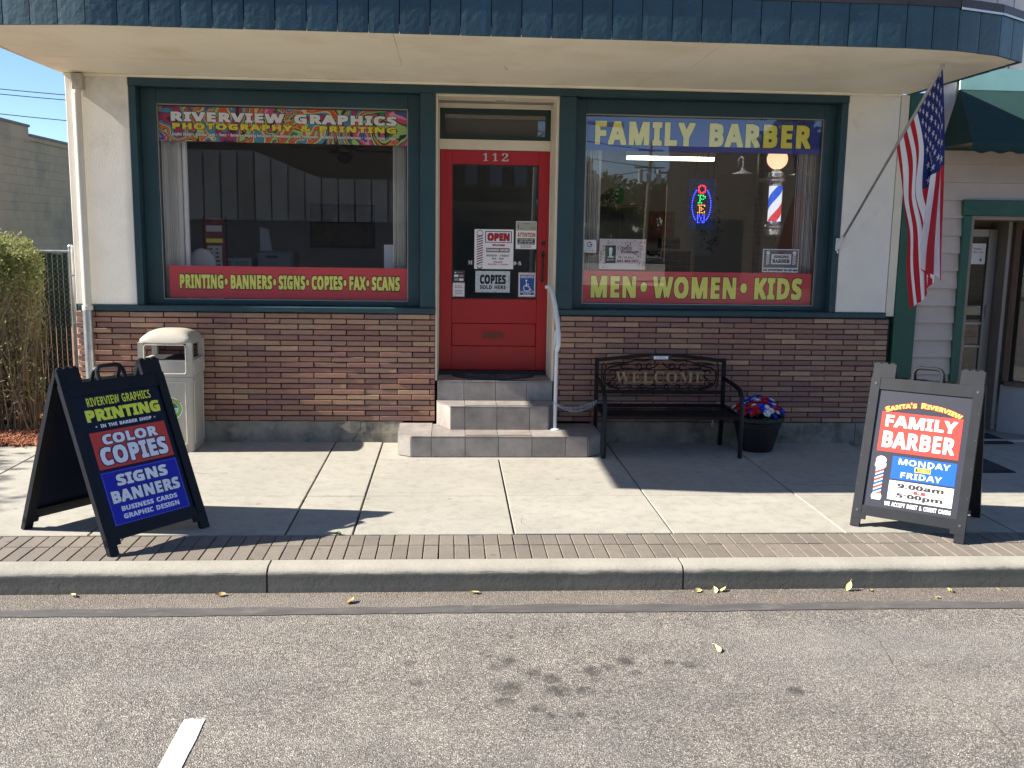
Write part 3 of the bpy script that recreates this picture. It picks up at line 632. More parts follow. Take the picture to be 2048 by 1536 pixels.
def glyph(ch, font):
    key = (ch, font)
    if key not in _cache:
        cu = D.curves.new("t", 'CURVE'); cu.dimensions = '2D'; cu.fill_mode = 'BOTH'
        for c in FONTS[font][ch][1]:
            sp = cu.splines.new('POLY'); sp.points.add(len(c) - 1); sp.use_cyclic_u = True
            for i, (a, b) in enumerate(c):
                sp.points[i].co = (a, b, 0, 1)
        ob = D.objects.new("t", cu)
        me = D.meshes.new_from_object(ob)
        D.objects.remove(ob); D.curves.remove(cu)
        _cache[key] = ([tuple(v.co) for v in me.vertices], [tuple(p.vertices) for p in me.polygons])
        D.meshes.remove(me)
    return _cache[key]
def text_mesh(s, font='sans', bold=0.0, track=0.0, smallcaps=False):
    x = 0; vs = []; fs = []
    for i, ch in enumerate(s):
        if ch == ' ':
            x += .28 + track; continue
        k = 1.0
        if smallcaps and ch.islower(): ch = ch.upper(); k = .8
        F = font if ch in FONTS[font] else 'sans'
        if ch not in FONTS[F]: x += .3; continue
        gv, gf = glyph(ch, F)
        # heavier weights: the letter laid down again round a small circle, each a hair in front of the last
        offs = [(0, 0)] if bold <= .012 else [(bold * .9 * a, bold * .9 * c) for a in (-1, 0, 1) for c in (-1, 0, 1) if a or c]
        if bold > .03: offs.append((0, 0))
        for j, (dx, dz) in enumerate(offs):
            b = len(vs)
            vs += [(x + v[0] * k + dx, v[1] * k + dz, (i % 2) * .00030 + j * .00003) for v in gv]
            fs += [tuple(b + q for q in f) for f in gf]
        x += FONTS[F][ch][0] * k + track
    return vs, fs
def put_text(mb, s, x0, x1, z0, z1, y, m=0, font='sans', bold=0.0, track=0.0, ref_bold=None, italic=0, arc=None, smallcaps=False):
    """fit the text into the box x0..x1, z0..z1 at plane y; outlines use ref_bold so that they line up with their fill"""
    vs, fs = text_mesh(s, font, bold, track, smallcaps)
    rv = text_mesh(s, font, bold if ref_bold is None else ref_bold, track, smallcaps)[0]
    ax, bx = min(v[0] for v in rv), max(v[0] for v in rv)
    az, bz = min(v[1] for v in rv), max(v[1] for v in rv)
    out = []
    for v in vs:
        u = (v[0] - ax) / (bx - ax); t = (v[1] - az) / (bz - az)
        X = x0 + u * (x1 - x0) + italic * (t - .5) * (z1 - z0); Z = z0 + t * (z1 - z0)
        if arc:
            a = (u - .5) * 2 * arc[0]
            rr = (x1 - x0) / 2 / math.sin(arc[0])
            cx = (x0 + x1) / 2
            r2 = rr + (Z - z0)
            X = cx + r2 * math.sin(a); Z = z0 - rr + r2 * math.cos(a)
        out.append((X, y - v[2], Z))
    # faces should look towards -y
    if fs:
        a, b, c = (Vector(out[i]) for i in fs[0][:3])
        flip = (b - a).cross(c - a).y > 0
        if flip: fs = [f[::-1] for f in fs]
    mb.add(out, fs, m)
    return mb

# ================================================================== SETTING: ground, road, kerb, pavement
ZR = -.15
def struct(mb, name, mats, **k):
    o = mb.build(name, mats, **k); o['kind'] = 'structure'; return o
struct(MB().box(-300, 300, -300, 300, -.60, -.30), 'ground', M['asphalt_far'])
struct(MB().box(-60, 60, -15.0, -3.878, -.29, ZR), 'road', M['asphalt'])
gm = struct(MB().box(-60, 60, -3.878, -3.50, -.29, ZR), 'gutter_strip', M['asphalt_gutter'])
mb = MB()
prev = None
for i in range(0, 161):
    x = -8 + i * .1
    a = -3.762 + .010 * math.sin(x * 3.1) + .007 * math.sin(x * 11 + 1) + R.uniform(-.006, .006)
    b = -3.872 + .006 * math.sin(x * 2.3 + 2) + R.uniform(-.005, .005)
    cur = ((x, b, ZR + .004), (x, a, ZR + .004))
    if prev: mb.add([prev[0], cur[0], cur[1], prev[1]], [(0, 1, 2, 3)])
    prev = cur
struct(mb, 'crack_sealant', M['sealant'])
mb = MB()
pl = []
for i in range(9): pl.append((-1.163 + i * .011 + R.uniform(-.002, .002), -5.046 + R.uniform(-.006, .006)))
pr = [(-1.072 + R.uniform(-.003, .003), -5.10 - i * .12) for i in range(30)]
pb = [(-1.165 + R.uniform(-.003, .003), -5.10 - i * .12) for i in range(29, -1, -1)]
poly = (pl + pr + pb)[::-1]
mb.add([(x, y, ZR + .004) for x, y in poly], [tuple(range(len(poly)))])
struct(mb, 'parking_line', M['line'])

# kerb stones
kerb = D.objects.new('kerb', None); COL.objects.link(kerb); kerb['kind'] = 'structure'
prof = [(-3.368, 0), (-3.47, -.002), (-3.497, -.010), (-3.515, -.028), (-3.524, -.055), (-3.532, -.24), (-3.368, -.24)]
for k in range(-4, 5):
    x0, x1 = -1.088 + k * 2.52 + .006, -1.088 + (k + 1) * 2.52 - .006
    mb = MB()
    xs = [x0 + (x1 - x0) * i / 24 for i in range(25)]
    n = len(prof)
    for xi, x in enumerate(xs):
        for j, (y, z) in enumerate(prof):
            e = 0
            mb.v.append((x + (0 if not e else (.0)), y + e + (R.uniform(-.0015, .0015) if 0 < j < 5 else 0), z - e))
    for xi in range(24):
        for j in range(n):
            mb.f.append((xi * n + j, xi * n + (j + 1) % n, (xi + 1) * n + (j + 1) % n, (xi + 1) * n + j)); mb.m.append(0)
    mb.f.append(tuple(range(n))); mb.m.append(0)
    mb.f.append(tuple(24 * n + i for i in range(n - 1, -1, -1))); mb.m.append(0)
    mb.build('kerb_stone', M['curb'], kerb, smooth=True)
mb = MB().box(-12, 12, -3.515, -3.37, -.28, -.03); mb.build('kerb_joint_fill', M['joint'], kerb)

# pavement: bedding sheet, slabs, paver bricks
side = D.objects.new('pavement', None); COL.objects.link(side); side['kind'] = 'structure'
MB().box(-60, 60, -3.367, 30, -.29, -.022).build('bedding', M['joint'], side)
xs = [-9.0, -7.50, -6.22, -4.94, -3.655, -2.365, -1.092, -.645, .434, 1.515, 2.715, 3.93, 5.15, 6.4, 7.7, 9.0]
rows = [(-2.862, -1.919), (-1.913, -.004)]
for i in range(len(xs) - 1):
    for j, (y0, y1) in enumerate(rows):
        a, b = xs[i] + .007, xs[i + 1] - .006
        yy = y1
        if j == 1 and b < -3.6: yy = -.205
        if j == 1 and abs(xs[i] - (-3.655)) < .01: yy = -.21
        if j == 1 and xs[i] in (-.645, .434): yy = -.700
        if j == 1 and xs[i] > 3.9: yy = -.10
        tl = R.uniform(-.0015, .0015)
        MB().tbox(a, b, y0, yy, -.10, 0 + tl, .004).build('concrete_slab', M['slab'], side)
MB().tbox(-.638, 1.509, -.694, -.004, -.10, -.003, .004).build('concrete_slab', M['slab'], side)
PY = ((-2.983, .102), (-3.227, .130))
pm = [MB().tbox(-.0460, .0460, -h, h, -.08, 0, .0035).mesh('paver', M['paver']) for _, h in PY]
for k in range(-47, 49):
    for r_ in (0, 1):
        o = link('paver', pm[r_], side, (k * .0975 - .02 + R.uniform(-.0012, .0012), PY[r_][0], -.001 + R.uniform(-.0015, .001)), (R.uniform(-.006, .006), R.uniform(-.012, .012), R.uniform(-.006, .006)))
# entry floor of the neighbour and pavement opposite
struct(MB().tbox(4.95, 8.5, -.09, 1.6, -.10, -.004, .004), 'entry_floor', M['slab'])
struct(MB().box(-60, 60, -60, -15.0, -.29, -.02), 'opposite_pavement', M['slab'])
# mulch bed at the left
def mulch_mat():
    m, t, p = nodes('mulch')
    oi = N(t, "ShaderNodeTexNoise", i_Scale=60, i_Detail=3)
    t.links.new(t.nodes.new("ShaderNodeNewGeometry").outputs[0], oi.inputs['Vector'])
    t.links.new(ramp(t, oi.outputs[0], [(.3, (.13, .045, .02)), (.5, (.30, .11, .05)), (.7, (.42, .20, .11))]), p.inputs['Base Color'])
    p.inputs['Roughness'].default_value = .9
    return m
M['mulch'] = mulch_mat()
struct(MB().box(-20, -3.50, -.195, 12, -.29, .012), 'mulch_bed', M['mulch'])
mb = MB()
for i in range(5200):
    x = R.uniform(-4.9, -3.5); y = -.19 + (R.random() ** 1.6) * 1.5
    if R.random() < .02: y = R.uniform(-.28, -.19)
    l, wd, h = R.uniform(.008, .028), R.uniform(.003, .009), R.uniform(.002, .006)
    rot = Matrix.Rotation(R.uniform(0, 6.3), 3, 'Z') @ Matrix.Rotation(R.uniform(-.6, .6), 3, 'Y') @ Matrix.Rotation(R.uniform(-.6, .6), 3, 'X')
    z = .016 + R.uniform(0, .016)
    p = [rot @ Vector(q) + Vector((x, y, z)) for q in [(-l, -wd, -h), (l, -wd, -h), (l, wd, -h), (-l, wd, -h), (-l, -wd, h), (l, -wd, h), (l, wd, h), (-l, wd, h)]]
    mb.hexa(p)
tag(mb.build('mulch_chips', M['mulch']), 'reddish bark mulch chips under the hedge at the left edge', 'mulch', kind='stuff')

# ================================================================== SHOP BUILDING
shop = thing('shop_building', 'cream shop with brown brick base, two big teal framed windows and a red door', 'building', (0, 0, 0))
XL, XR = -3.44, 4.22
# brick veneer. face at y=0, backing behind
backing = MB().box(XL + .03, -.150, .022, .25, .207, 1.232).box(.985, XR - .005, .022, .25, .207, 1.232)
bw = backing.build('wall_backing', M['mortar'], shop)
BP, RP = .3075, .0513
L1 = BP - .010
full = MB().cbox(0, L1, 0, .03, 0, RP - .0095, .0025).mesh('brick', M['brick'])
bricks = []
for side_, (xa, xb), ph in (('L', (XL - .01, -.152), -1.121), ('R', (.990, 4.245), 2.887)):
    for r_ in range(20):
        z = 1.2325 - (r_ + 1) * RP + .004
        off = ph + (BP * .455 if r_ % 2 else 0)
        k0 = math.floor((xa - off) / BP) - 1
        for k in range(k0, k0 + 30):
            a = off + k * BP + .005 + R.uniform(-.002, .002); b = a + L1
            a2, b2 = max(a, xa), min(b, xb)
            if b2 - a2 < .025: continue
            bricks.append((a2, b2, z + R.uniform(-.0012, .0012), R.uniform(-.008, .004), side_))
# the 300 that show largest singly, the remaining far right ones as one part
bricks.sort(key=lambda q: (0 if q[4] == 'L' else 1, 0 if q[1] - q[0] > .2 else 1, abs(q[0])))
single, rest = bricks[:300], bricks[300:]
for a, b, z, dy, _ in single:
    if abs((b - a) - L1) < .006:
        link('brick', full, shop, (a, dy, z))
    else:
        MB().cbox(0, b - a, 0, .03, 0, RP - .0095, .0025).build('brick', M['brick'], shop, loc=(a, dy, z))
mb = MB(); tones = []
for a, b, z, dy, _ in rest:
    n0 = len(mb.v)
    mb.cbox(a, b, dy, dy + .03, z, z + RP - .0095, .0025)
    tones += [R.random()] * (len(mb.v) - n0)
o = mb.build('brick_field', M['brick'], shop); o['kind'] = 'stuff'
at = o.data.attributes.new('tone', 'FLOAT', 'POINT'); at.data.foreach_set('value', tones)
# brick return on the left corner
mb = MB(); tones = []
for r_ in range(20):
    z = 1.2325 - (r_ + 1) * RP + .004
    n0 = len(mb.v); mb.box(XL - .012 + R.uniform(-.006, .004), XL + .03, .036, .30, z, z + RP - .0095)
    tones += [R.random()] * (len(mb.v) - n0)
o = mb.build('brick_return', M['brick'], shop); o['kind'] = 'stuff'
at = o.data.attributes.new('tone', 'FLOAT', 'POINT'); at.data.foreach_set('value', tones)
# concrete base
def rough_strip(x0, x1):
    mb = MB(); n = 30
    for i in range(n + 1):
        x = x0 + (x1 - x0) * i / n
        for y, z in ((-.004, -.02), (-.006, .09), (.0, .203), (.22, .204), (.22, -.02)):
            mb.v.append((x, y + R.uniform(-.004, .003) * (y < .1), z + (R.uniform(-.003, .002) if z > .1 else 0)))
    for i in range(n):
        for j in range(5):
            mb.f.append((i * 5 + j, i * 5 + (j + 1) % 5, (i + 1) * 5 + (j + 1) % 5, (i + 1) * 5 + j)[::-1]); mb.m.append(0)
    mb.f.append(tuple(range(5))); mb.m.append(0)
    mb.f.append(tuple(n * 5 + i for i in range(4, -1, -1))); mb.m.append(0)
    return mb
rough_strip(XL, -.455).build('foundation', M['base_conc'], shop)
rough_strip(1.36, 3.985).build('foundation', M['base_conc'], shop)
rough_strip(3.992, 4.24).build('foundation', M['base_conc'], shop)
# crack in the foundation
cr = [(-.93, -.010, 0), (-.925, -.010, .03), (-.895, -.010, .06), (-.885, -.010, .10), (-.855, -.009, .13), (-.860, -.009, .16), (-.852, -.006, .20)]
MB().tube(cr, .0028, 4).build('crack', M['dark_void'], shop)
# sill
for a, b in ((XL + .02, -.146), (.984, 4.205)):
    MB().cbox(a, b, -.028, .12, 1.238, 1.292, .009).build('sill', M['teal'], shop)
# pilasters and other masonry
def pil(x0, x1, m, nm='pilaster'):
    MB().cbox(x0, x1, 0.0, .30, 1.294, 3.345, .004).build(nm, m, shop)
pil(XL, -2.893, M['stucco']); pil(3.708, 4.205, M['stucco_smooth'])
MB().box(4.212, 4.292, .004, .05, 1.26, 3.34).build('corner_board', M['cream'], shop)
MB().box(4.205, 4.212, .02, .06, 1.26, 3.34).build('joint', M['joint'], shop)
MB().box(4.205, 4.29, .06, .30, .0, 1.26).build('joint', M['joint'], shop)
# header
MB().cbox(-2.893, 3.708, -.012, .28, 3.252, 3.318, .004).build('header', M['teal'], shop)
MB().box(-2.893, 3.708, .0, .28, 3.319, 3.345).build('cornice_strip', M['cream'], shop)
# posts
for a, b in ((-.290, -.150), (.988, 1.142)):
    MB().cbox(a, b, -.004, .60, 1.2935, 3.250, .004).build('post', M['teal'], shop)
# windows
YG = .150
def window(x0, x1, gx0, gx1, label):
    w_ = D.objects.new('window', None); COL.objects.link(w_); w_.parent = shop; w_['label'] = label
    w_.location = ((x0 + x1) / 2, .1, 1.3)
    sub(w_, MB().cbox(x0, x0 + .060, -.002, .26, 1.294, 3.250, .003) if x0 < -1 else MB().box(x0, x0 + .004, .02, .26, 1.294, 3.250), 'frame', M['teal'])
    sub(w_, MB().cbox(x1 - .060, x1, -.002, .26, 1.294, 3.250, .003) if x1 > 2 else MB().box(x1 - .004, x1, .02, .26, 1.294, 3.250), 'frame', M['teal'])
    xa = x0 + (.061 if x0 < -1 else .005); xb = x1 - (.061 if x1 > 2 else .005)
    sub(w_, MB().cbox(xa, gx0, YG - .035, YG + .06, 1.294, 3.250, .004), 'casing', M['teal'])
    sub(w_, MB().cbox(gx1, xb, YG - .035, YG + .06, 1.294, 3.250, .004), 'casing', M['teal'])
    sub(w_, MB().cbox(gx0 + .001, gx1 - .001, YG - .033, YG + .06, 1.294, 1.338, .004), 'casing', M['teal'])
    sub(w_, MB().cbox(gx0 + .001, gx1 - .001, YG - .033, YG + .06, 3.118, 3.250, .004), 'casing', M['teal'])
    for q in (MB().box(gx0 + .001, gx0 + .010, YG - .018, YG - .003, 1.339, 3.117), MB().box(gx1 - .010, gx1 - .001, YG - .018, YG - .003, 1.339, 3.117),
              MB().box(gx0 + .011, gx1 - .011, YG - .018, YG - .003, 1.339, 1.348), MB().box(gx0 + .011, gx1 - .011, YG - .018, YG - .003, 3.108, 3.117)):
        sub(w_, q, 'bead', M['alum'])
    sub(w_, MB().box(gx0 + .002, gx1 - .002, YG, YG + .006, 1.340, 3.116), 'pane', M['glass'])
    return w_
window(-2.891, -.292, -2.690, -.408, 'left shop window with the printing banners')
window(1.144, 3.706, 1.252, 3.535, 'right shop window with the barber banners')

# door recess
DY = .45
MB().box(-.149, -.130, .02, DY + .10, .60, 3.250).build('door_jamb', M['cream'], shop)
MB().box(.964, .987, .02, DY + .10, .60, 3.250).build('door_jamb', M['cream'], shop)
MB().box(-.129, .963, .02, DY + .10, 3.228, 3.250).build('recess_ceiling', M['cream'], shop)
f = M['cream']
MB().cbox(-.129, -.118, DY - .03, DY + .08, .60, 3.227, .002).build('door_frame', f, shop)
MB().cbox(.953, .963, DY - .045, DY + .08, .60, 3.227, .002).build('door_frame', f, shop)
MB().cbox(.965, .9655, DY - .045, DY + .08, .60, 3.227, .0001)
MB().cbox(-.117, .952, DY - .03, DY + .08, 3.178, 3.227, .003).build('door_frame', f, shop)
MB().cbox(-.117, .952, DY - .03, DY + .08, 2.790, 2.886, .003).build('door_frame', f, shop)
# transom
t_ = D.objects.new('transom_window', None); COL.objects.link(t_); t_.parent = shop
dk = flat('transom_frame', (.012, .035, .032), .5)
for q in (MB().box(-.116, -.070, DY - .01, DY + .05, 2.887, 3.177), MB().box(.905, .951, DY - .01, DY + .05, 2.887, 3.177), MB().box(-.069, .904, DY - .01, DY + .05, 2.887, 2.926), MB().box(-.069, .904, DY - .01, DY + .05, 3.128, 3.177)):
    sub(t_, q, 'frame', dk)
sub(t_, MB().box(-.0685, .9035, DY + .02, DY + .025, 2.9265, 3.1275), 'pane', M['glass'])
sub(t_, MB().box(-.0685, .9035, DY + .06, DY + .065, 2.9265, 3.1275), 'backing_board', flat('transom_board', (.12, .11, .085), .7))
# recessed light in the recess ceiling
mb = MB().lathe([(.078, 0), (.080, -.006), (.066, -.008), (.060, -.004)], (.452, .22, 3.228), 24)
mb.build('ceiling_light', M['cream'], shop)
MB().lathe([(.058, -.0045), (.05, -.007), (.001, -.008)], (.452, .22, 3.228), 24).build('ceiling_light_lens', flat('lens', (.30, .26, .23), .5), shop)
# the red door
dr = D.objects.new('door', None); COL.objects.link(dr); dr.parent = shop; dr.location = (.4, DY, .64)
y0, y1 = DY, DY + .045
sub(dr, MB().cbox(-.113, .005, y0, y1, .645, 2.787, .003), 'stile', M['door_red'])
sub(dr, MB().cbox(.848, .949, y0, y1, .645, 2.787, .003), 'stile', M['door_red'])
sub(dr, MB().cbox(.0055, .8475, y0 + .001, y1, 2.655, 2.787, .003), 'rail', M['door_red'])
sub(dr, MB().cbox(.0055, .8475, y0 + .001, y1, 1.112, 1.352, .003), 'rail', M['door_red'])
sub(dr, MB().cbox(.0055, .8475, y0 + .001, y1, .645, .882, .003), 'rail', M['door_red'])
sub(dr, MB().cbox(.010, .843, y0 + .006, y1 - .005, .886, 1.108, .004), 'panel', M['door_red'])
mb = MB().box(.0055, .014, y0 + .008, y0 + .02, 1.353, 2.654).box(.839, .8475, y0 + .008, y0 + .02, 1.353, 2.654).box(.0145, .8385, y0 + .008, y0 + .02, 1.353, 1.362).box(.0145, .8385, y0 + .008, y0 + .02, 2.645, 2.654)
sub(dr, mb, 'glazing_bead', flat('dark_bead', (.05, .012, .014), .5))
sub(dr, MB().box(.0145, .8385, y0 + .022, y0 + .027, 1.3625, 2.6445), 'pane', M['glass_door'])
mb = MB().box(.300, .535, y0 - .002, y0 + .004, .948, .958).box(.300, .535, y0 - .002, y0 + .004, 1.030, 1.040).box(.300, .310, y0 - .002, y0 + .004, .9585, 1.0295).box(.525, .535, y0 - .002, y0 + .004, .9585, 1.0295)
sub(dr, mb, 'mail_slot_frame', M['door_red'])
sub(dr, MB().cbox(.322, .514, y0 - .001, y0 + .004, .970, 1.018, .002), 'mail_slot', flat('slot_brown', (.16, .05, .035), .35, metal=.4))
sub(dr, MB().box(-.113, .949, y0 - .05, y0 + .08, .601, .640), 'threshold', flat('threshold', (.03, .03, .03), .5))
# handle set
mb = MB().plate([(.901 + .022 * math.cos(a), 1.800 + .040 * math.sin(a)) for a in [i * math.pi / 8 for i in range(16)]], y0 - .012, y0)
mb.tube([(.901, y0 - .01, 1.79), (.901, y0 - .055, 1.765), (.899, y0 - .068, 1.70), (.897, y0 - .062, 1.62), (.897, y0 - .03, 1.565), (.897, y0 - .004, 1.545)], [.008, .009, .012, .012, .009, .012], 8)
mb.plate([(.897 + .017 * math.cos(a), 1.545 + .022 * math.sin(a)) for a in [i * math.pi / 8 for i in range(16)]], y0 - .008, y0)
sub(dr, mb, 'handle', M['pewter'], smooth=True)
sub(dr, MB().tube([(.903, y0 + .002, 1.905), (.903, y0 - .016, 1.905)], .024, 16), 'deadbolt', M['pewter'], smooth=True)
mb = MB()
dl = flat('number_metal', (.62, .58, .55), .3, metal=.3)
for k, ch in enumerate('112'):
    put_text(mb, ch, .298 + k * .092, .298 + k * .092 + (.052 if ch == '1' else .066), 2.688, 2.764, y0 - .006, font='serif')
me0 = mb
sub(dr, mb, 'house_number', dl)
# interior room
mb = MB().box(-3.40, 4.18, 5.2, 5.3, .5, 3.3)
mb.box(-3.42, -3.30, .301, 5.2, .0, 3.36).box(4.10, 4.205, .301, 5.2, .0, 3.36)
mb.build('interior_wall', M['room'], shop)
MB().box(-3.3, 4.1, .27, 5.2, .52, .60).build('interior_floor', M['room_floor'], shop)
MB().box(-3.3, 4.1, .29, 5.2, 3.22, 3.30).build('interior_ceiling', M['room_ceiling'], shop)
MB().box(-3.3, -.152, .251, .29, .52, 1.29).box(.99, 4.1, .251, .29, .52, 1.29).build('interior_apron', M['room'], shop)
MB().box(-2.9, -.29, .262, .29, 3.13, 3.245).box(1.15, 3.71, .262, .29, 3.13, 3.245).build('interior_apron', M['room'], shop)
# outer side wall and roof
MB().box(XL - .004, -3.425, .301, 7, 0, 3.36).build('side_wall', M['stucco'], shop)
MB().box(XL, 4.20, 5.31, 7, 0, 3.35).build('rear_block', M['room'], shop)
MB().box(XL - .02, 4.21, -.0, 7.0, 3.72, 3.80).build('roof', M['pale_board'], shop)
MB().box(XL, 4.20, .02, .30, 3.801, 4.40).build('parapet', M['stucco_smooth'], shop)

# ------------------------------------------------------------------ canopy
can = D.objects.new('canopy', None); COL.objects.link(can); can.parent = shop; can.location = (0, -1, 3.36)
out = [(XL - .03, -.002), (XL - .03, -1.93), (-2.50, -2.07), (3.44, -2.07), (4.37, -1.65), (4.29, -.002)]
def zs(y): return 3.346 + .013 * (-y)       # the soffit climbs a little towards the street
n = len(out)
cy = -.80
def soff(poly, th=.05):
    mb = MB()
    vs = [(x, y, zs(y)) for x, y in poly] + [(x, y, zs(y) + th) for x, y in poly]
    k = len(poly)
    mb.add(vs, [tuple(range(k - 1, -1, -1)), tuple(range(k, 2 * k))] + [(i, (i + 1) % k, k + (i + 1) % k, k + i) for i in range(k)])
    return mb
sub(can, soff([(XL - .03, -.002), (XL - .03, -.775), (4.302, -.735), (4.283, -.002)]), 'soffit_board', M['soffit'])
sub(can, soff([(XL - .03, -.783), (XL - .03, -1.915), (-2.50, -2.052), (-.42, -2.052), (-.42, -.770)]), 'soffit_board', M['soffit'])
sub(can, soff([(-.417, -.766), (-.417, -2.052), (1.95, -2.052), (1.95, -.755)]), 'soffit_board', M['soffit'])
sub(can, soff([(1.953, -.755), (1.953, -2.052), (3.25, -2.052), (3.66, -2.005), (4.04, -1.875), (4.352, -1.655), (4.303, -.739)]), 'soffit_board', M['soffit'])
# dark joint lines show as gaps: a strip behind
sub(can, MB().prism([(XL, -.002), (XL, -1.88), (-2.50, -2.02), (3.23, -2.02), (3.66, -1.97), (4.02, -1.85), (4.30, -1.65), (4.25, -.002)][::-1], 3.43, 3.71), 'canopy_core', M['dark_void'])
# cove strip along wall
sub(can, MB().box(XL, 4.20, -.030, -.003, 3.322, 3.344), 'cove', M['soffit'])
# edge trim at both ends
sub(can, MB().box(XL - .045, XL - .030, -1.93, .3, 3.352, 3.70), 'side_fascia', M['cream'])
def edge(p, q, nrm_off=0):
    return Vector((q[0] - p[0], q[1] - p[1]))
def board_run(p, q, w_, z0=None, z1=3.655):
    d = Vector((q[0] - p[0], q[1] - p[1])); L = d.length; d.normalize(); nn = Vector((d.y, -d.x))   # outward (-y)
    k = max(1, round(L / w_)); ww = L / k
    ang = math.atan2(d.y, d.x)
    for i in range(k):
        c = Vector(p) + d * (ww * i)
        zb = zs(c.y) - .012 + R.uniform(-.001, .001)
        g = R.uniform(.0022, .004)
        mb = MB()
        nx = 6; nz = 8
        for a in range(nx + 1):
            for b in range(nz + 1):
                u = g + (ww - 2 * g) * a / nx
                zz = (z1 - zb) * b / nz
                y_ = R.uniform(-.0006, .0006) + (.0020 if a in (0, nx) else 0)
                mb.v.append((u, y_, zz))
        for a in range(nx):
            for b in range(nz):
                i0 = a * (nz + 1) + b
                mb.f.append((i0, i0 + nz + 1, i0 + nz + 2, i0 + 1)); mb.m.append(0)
        mb.box(g, ww - g, .0022, .020, 0, z1 - zb)
        mb.build('fascia_board', M['teal_board'], can, loc=(c.x - can.location.x, c.y - can.location.y, zb - can.location.z), rot=(0, 0, ang))
BWD = .2145
board_run((XL - .03, -1.93), (-2.50, -2.07), BWD)
board_run((-2.50, -2.07), (3.25, -2.07), BWD)
board_run((3.25, -2.07), (3.66, -2.025), .205)
board_run((3.66, -2.025), (4.05, -1.89), .205)
board_run((4.05, -1.89), (4.37, -1.665), .205)
board_run((4.37, -1.665), (4.29, .0), .205)
# backing behind the board gaps and the metal drip edge above
bk = flat('fascia_backing', (.010, .020, .026), .8)
tr = flat('drip_edge', (.065, .050, .045), .45, metal=.3, var=.2, vs=9)
wh = flat('flashing', (.62, .62, .63), .4, metal=.4)
def run(p, q, off0, off1, z0, z1, name, m):
    d = Vector((q[0] - p[0], q[1] - p[1])).normalized(); nn = Vector((d.y, -d.x))
    P, Q = Vector(p), Vector(q)
    a, b, c, e = P + nn * off1, Q + nn * off1, Q + nn * off0, P + nn * off0
    mb = MB().hexa([(a.x, a.y, z0), (b.x, b.y, z0), (c.x, c.y, z0), (e.x, e.y, z0), (a.x, a.y, z1), (b.x, b.y, z1), (c.x, c.y, z1), (e.x, e.y, z1)])
    sub(can, mb, name, m)
for p, q in (((XL - .03, -1.93), (-2.50, -2.07)), ((-2.497, -2.07), (3.247, -2.07)), ((3.25, -2.07), (3.657, -2.025)), ((3.66, -2.025), (4.047, -1.89)), ((4.05, -1.89), (4.368, -1.665)), ((4.37, -1.662), (4.29, .0))):
    run(p, q, -.045, -.021, 3.38, 3.655, 'fascia_backing', bk)
    run(p, q, -.06, .0085, 3.656, 3.722, 'drip_edge', tr)
run((3.66, -2.025), (4.047, -1.89), .012, .016, 3.645, 3.660, 'flashing', wh)
run((4.05, -1.89), (4.368, -1.665), .012, .016, 3.645, 3.660, 'flashing', wh)
# soffit hook
mb = MB().tube([(.43, -.9, 3.356), (.43, -.9, 3.335), (.44, -.9, 3.325), (.45, -.9, 3.333), (.445, -.9, 3.343)], .003, 6)
sub(can, mb, 'hook', M['galv'])

# downspout: its own thing fixed to the corner
ds = thing('downspout', 'cream downspout with a grey galvanised lower pipe on the left corner of the shop', 'downspout', (-3.335, -.06, 0))
sub(ds, MB().tube([(-3.322, -.055, 1.27), (-3.322, -.055, 3.16), (-3.318, -.045, 3.20)], .038, 14), 'upper_pipe', M['pipe_cream'], smooth=True)
sub(ds, MB().cbox(-3.352, -3.262, -.085, -.003, 3.20, 3.335, .004), 'outlet_box', flat('outlet', (.42, .38, .30), .6, var=.15, vs=20))
sub(ds, MB().tube([(-3.322, -.055, 1.245), (-3.322, -.055, 1.285)], .048, 16), 'collar', M['pipe_cream'], smooth=True)
sub(ds, MB().tube([(-3.322, -.062, 1.244), (-3.322, -.062, .02)], .044, 16), 'lower_pipe', M['galv'], smooth=True)

# ------------------------------------------------------------------ steps
st = thing('entry_steps', 'grey tiled entry steps with clipped corners below the red door', 'steps', (.43, -.3, 0))
s3 = [(-.485, -.003), (-.474, -.535), (-.351, -.622), (1.243, -.618), (1.375, -.505), (1.375, -.003)]
s2 = [(-.136, -.003), (-.133, -.075), (.0, -.322), (.907, -.318), (.985, -.120), (.985, -.003)]
def core(poly, z0, z1, e=.012):   # mortar bed behind the tiles
    cx = sum(p[0] for p in poly) / len(poly); cy_ = sum(p[1] for p in poly) / len(poly)
    q = [(x + (e if x < cx else -e), y + (e if y < cy_ else 0)) for x, y in poly]
    return MB().prism(q[::-1] if False else q, z0, z1)
sub(st, core(s3, .0, .181), 'core', M['grout'])
sub(st, core(s2, .18, .401), 'core', M['grout'])
sub(st, MB().box(-.128, .978, .010, .50, .39, .590), 'core', M['grout'])
def riser(x0, x1, y, z0, z1, ang=0):
    mb = MB().cbox(0, 1, 0, .010, 0, z1 - z0, .0015)
    L = x1 - x0
    mb.v = [(v[0] * L, v[1], v[2]) for v in mb.v]
    mb.build('tile', M['tile'], st, loc=(x0 - .43, y + .3, z0), rot=(0, 0, ang))
def riser_pts(p, q, z0, z1):
    d = Vector((q[0] - p[0], q[1] - p[1])); L = d.length; a = math.atan2(d.y, d.x); d.normalize()
    mb = MB().cbox(.003, L - .003, 0, .010, 0, z1 - z0, .0015)
    mb.build('tile', M['tile'], st, loc=(p[0] - .43, p[1] + .3, z0), rot=(0, 0, a))
def tread(poly, z0, z1):
    cx = sum(p[0] for p in poly) / len(poly); cy_ = sum(p[1] for p in poly) / len(poly)
    q = [(x + (.0025 if x < cx else -.0025), y + (.0025 if y < cy_ else -.0025)) for x, y in poly]
    sub(st, MB().prism(q, z0, z1), 'tile', M['tile'])
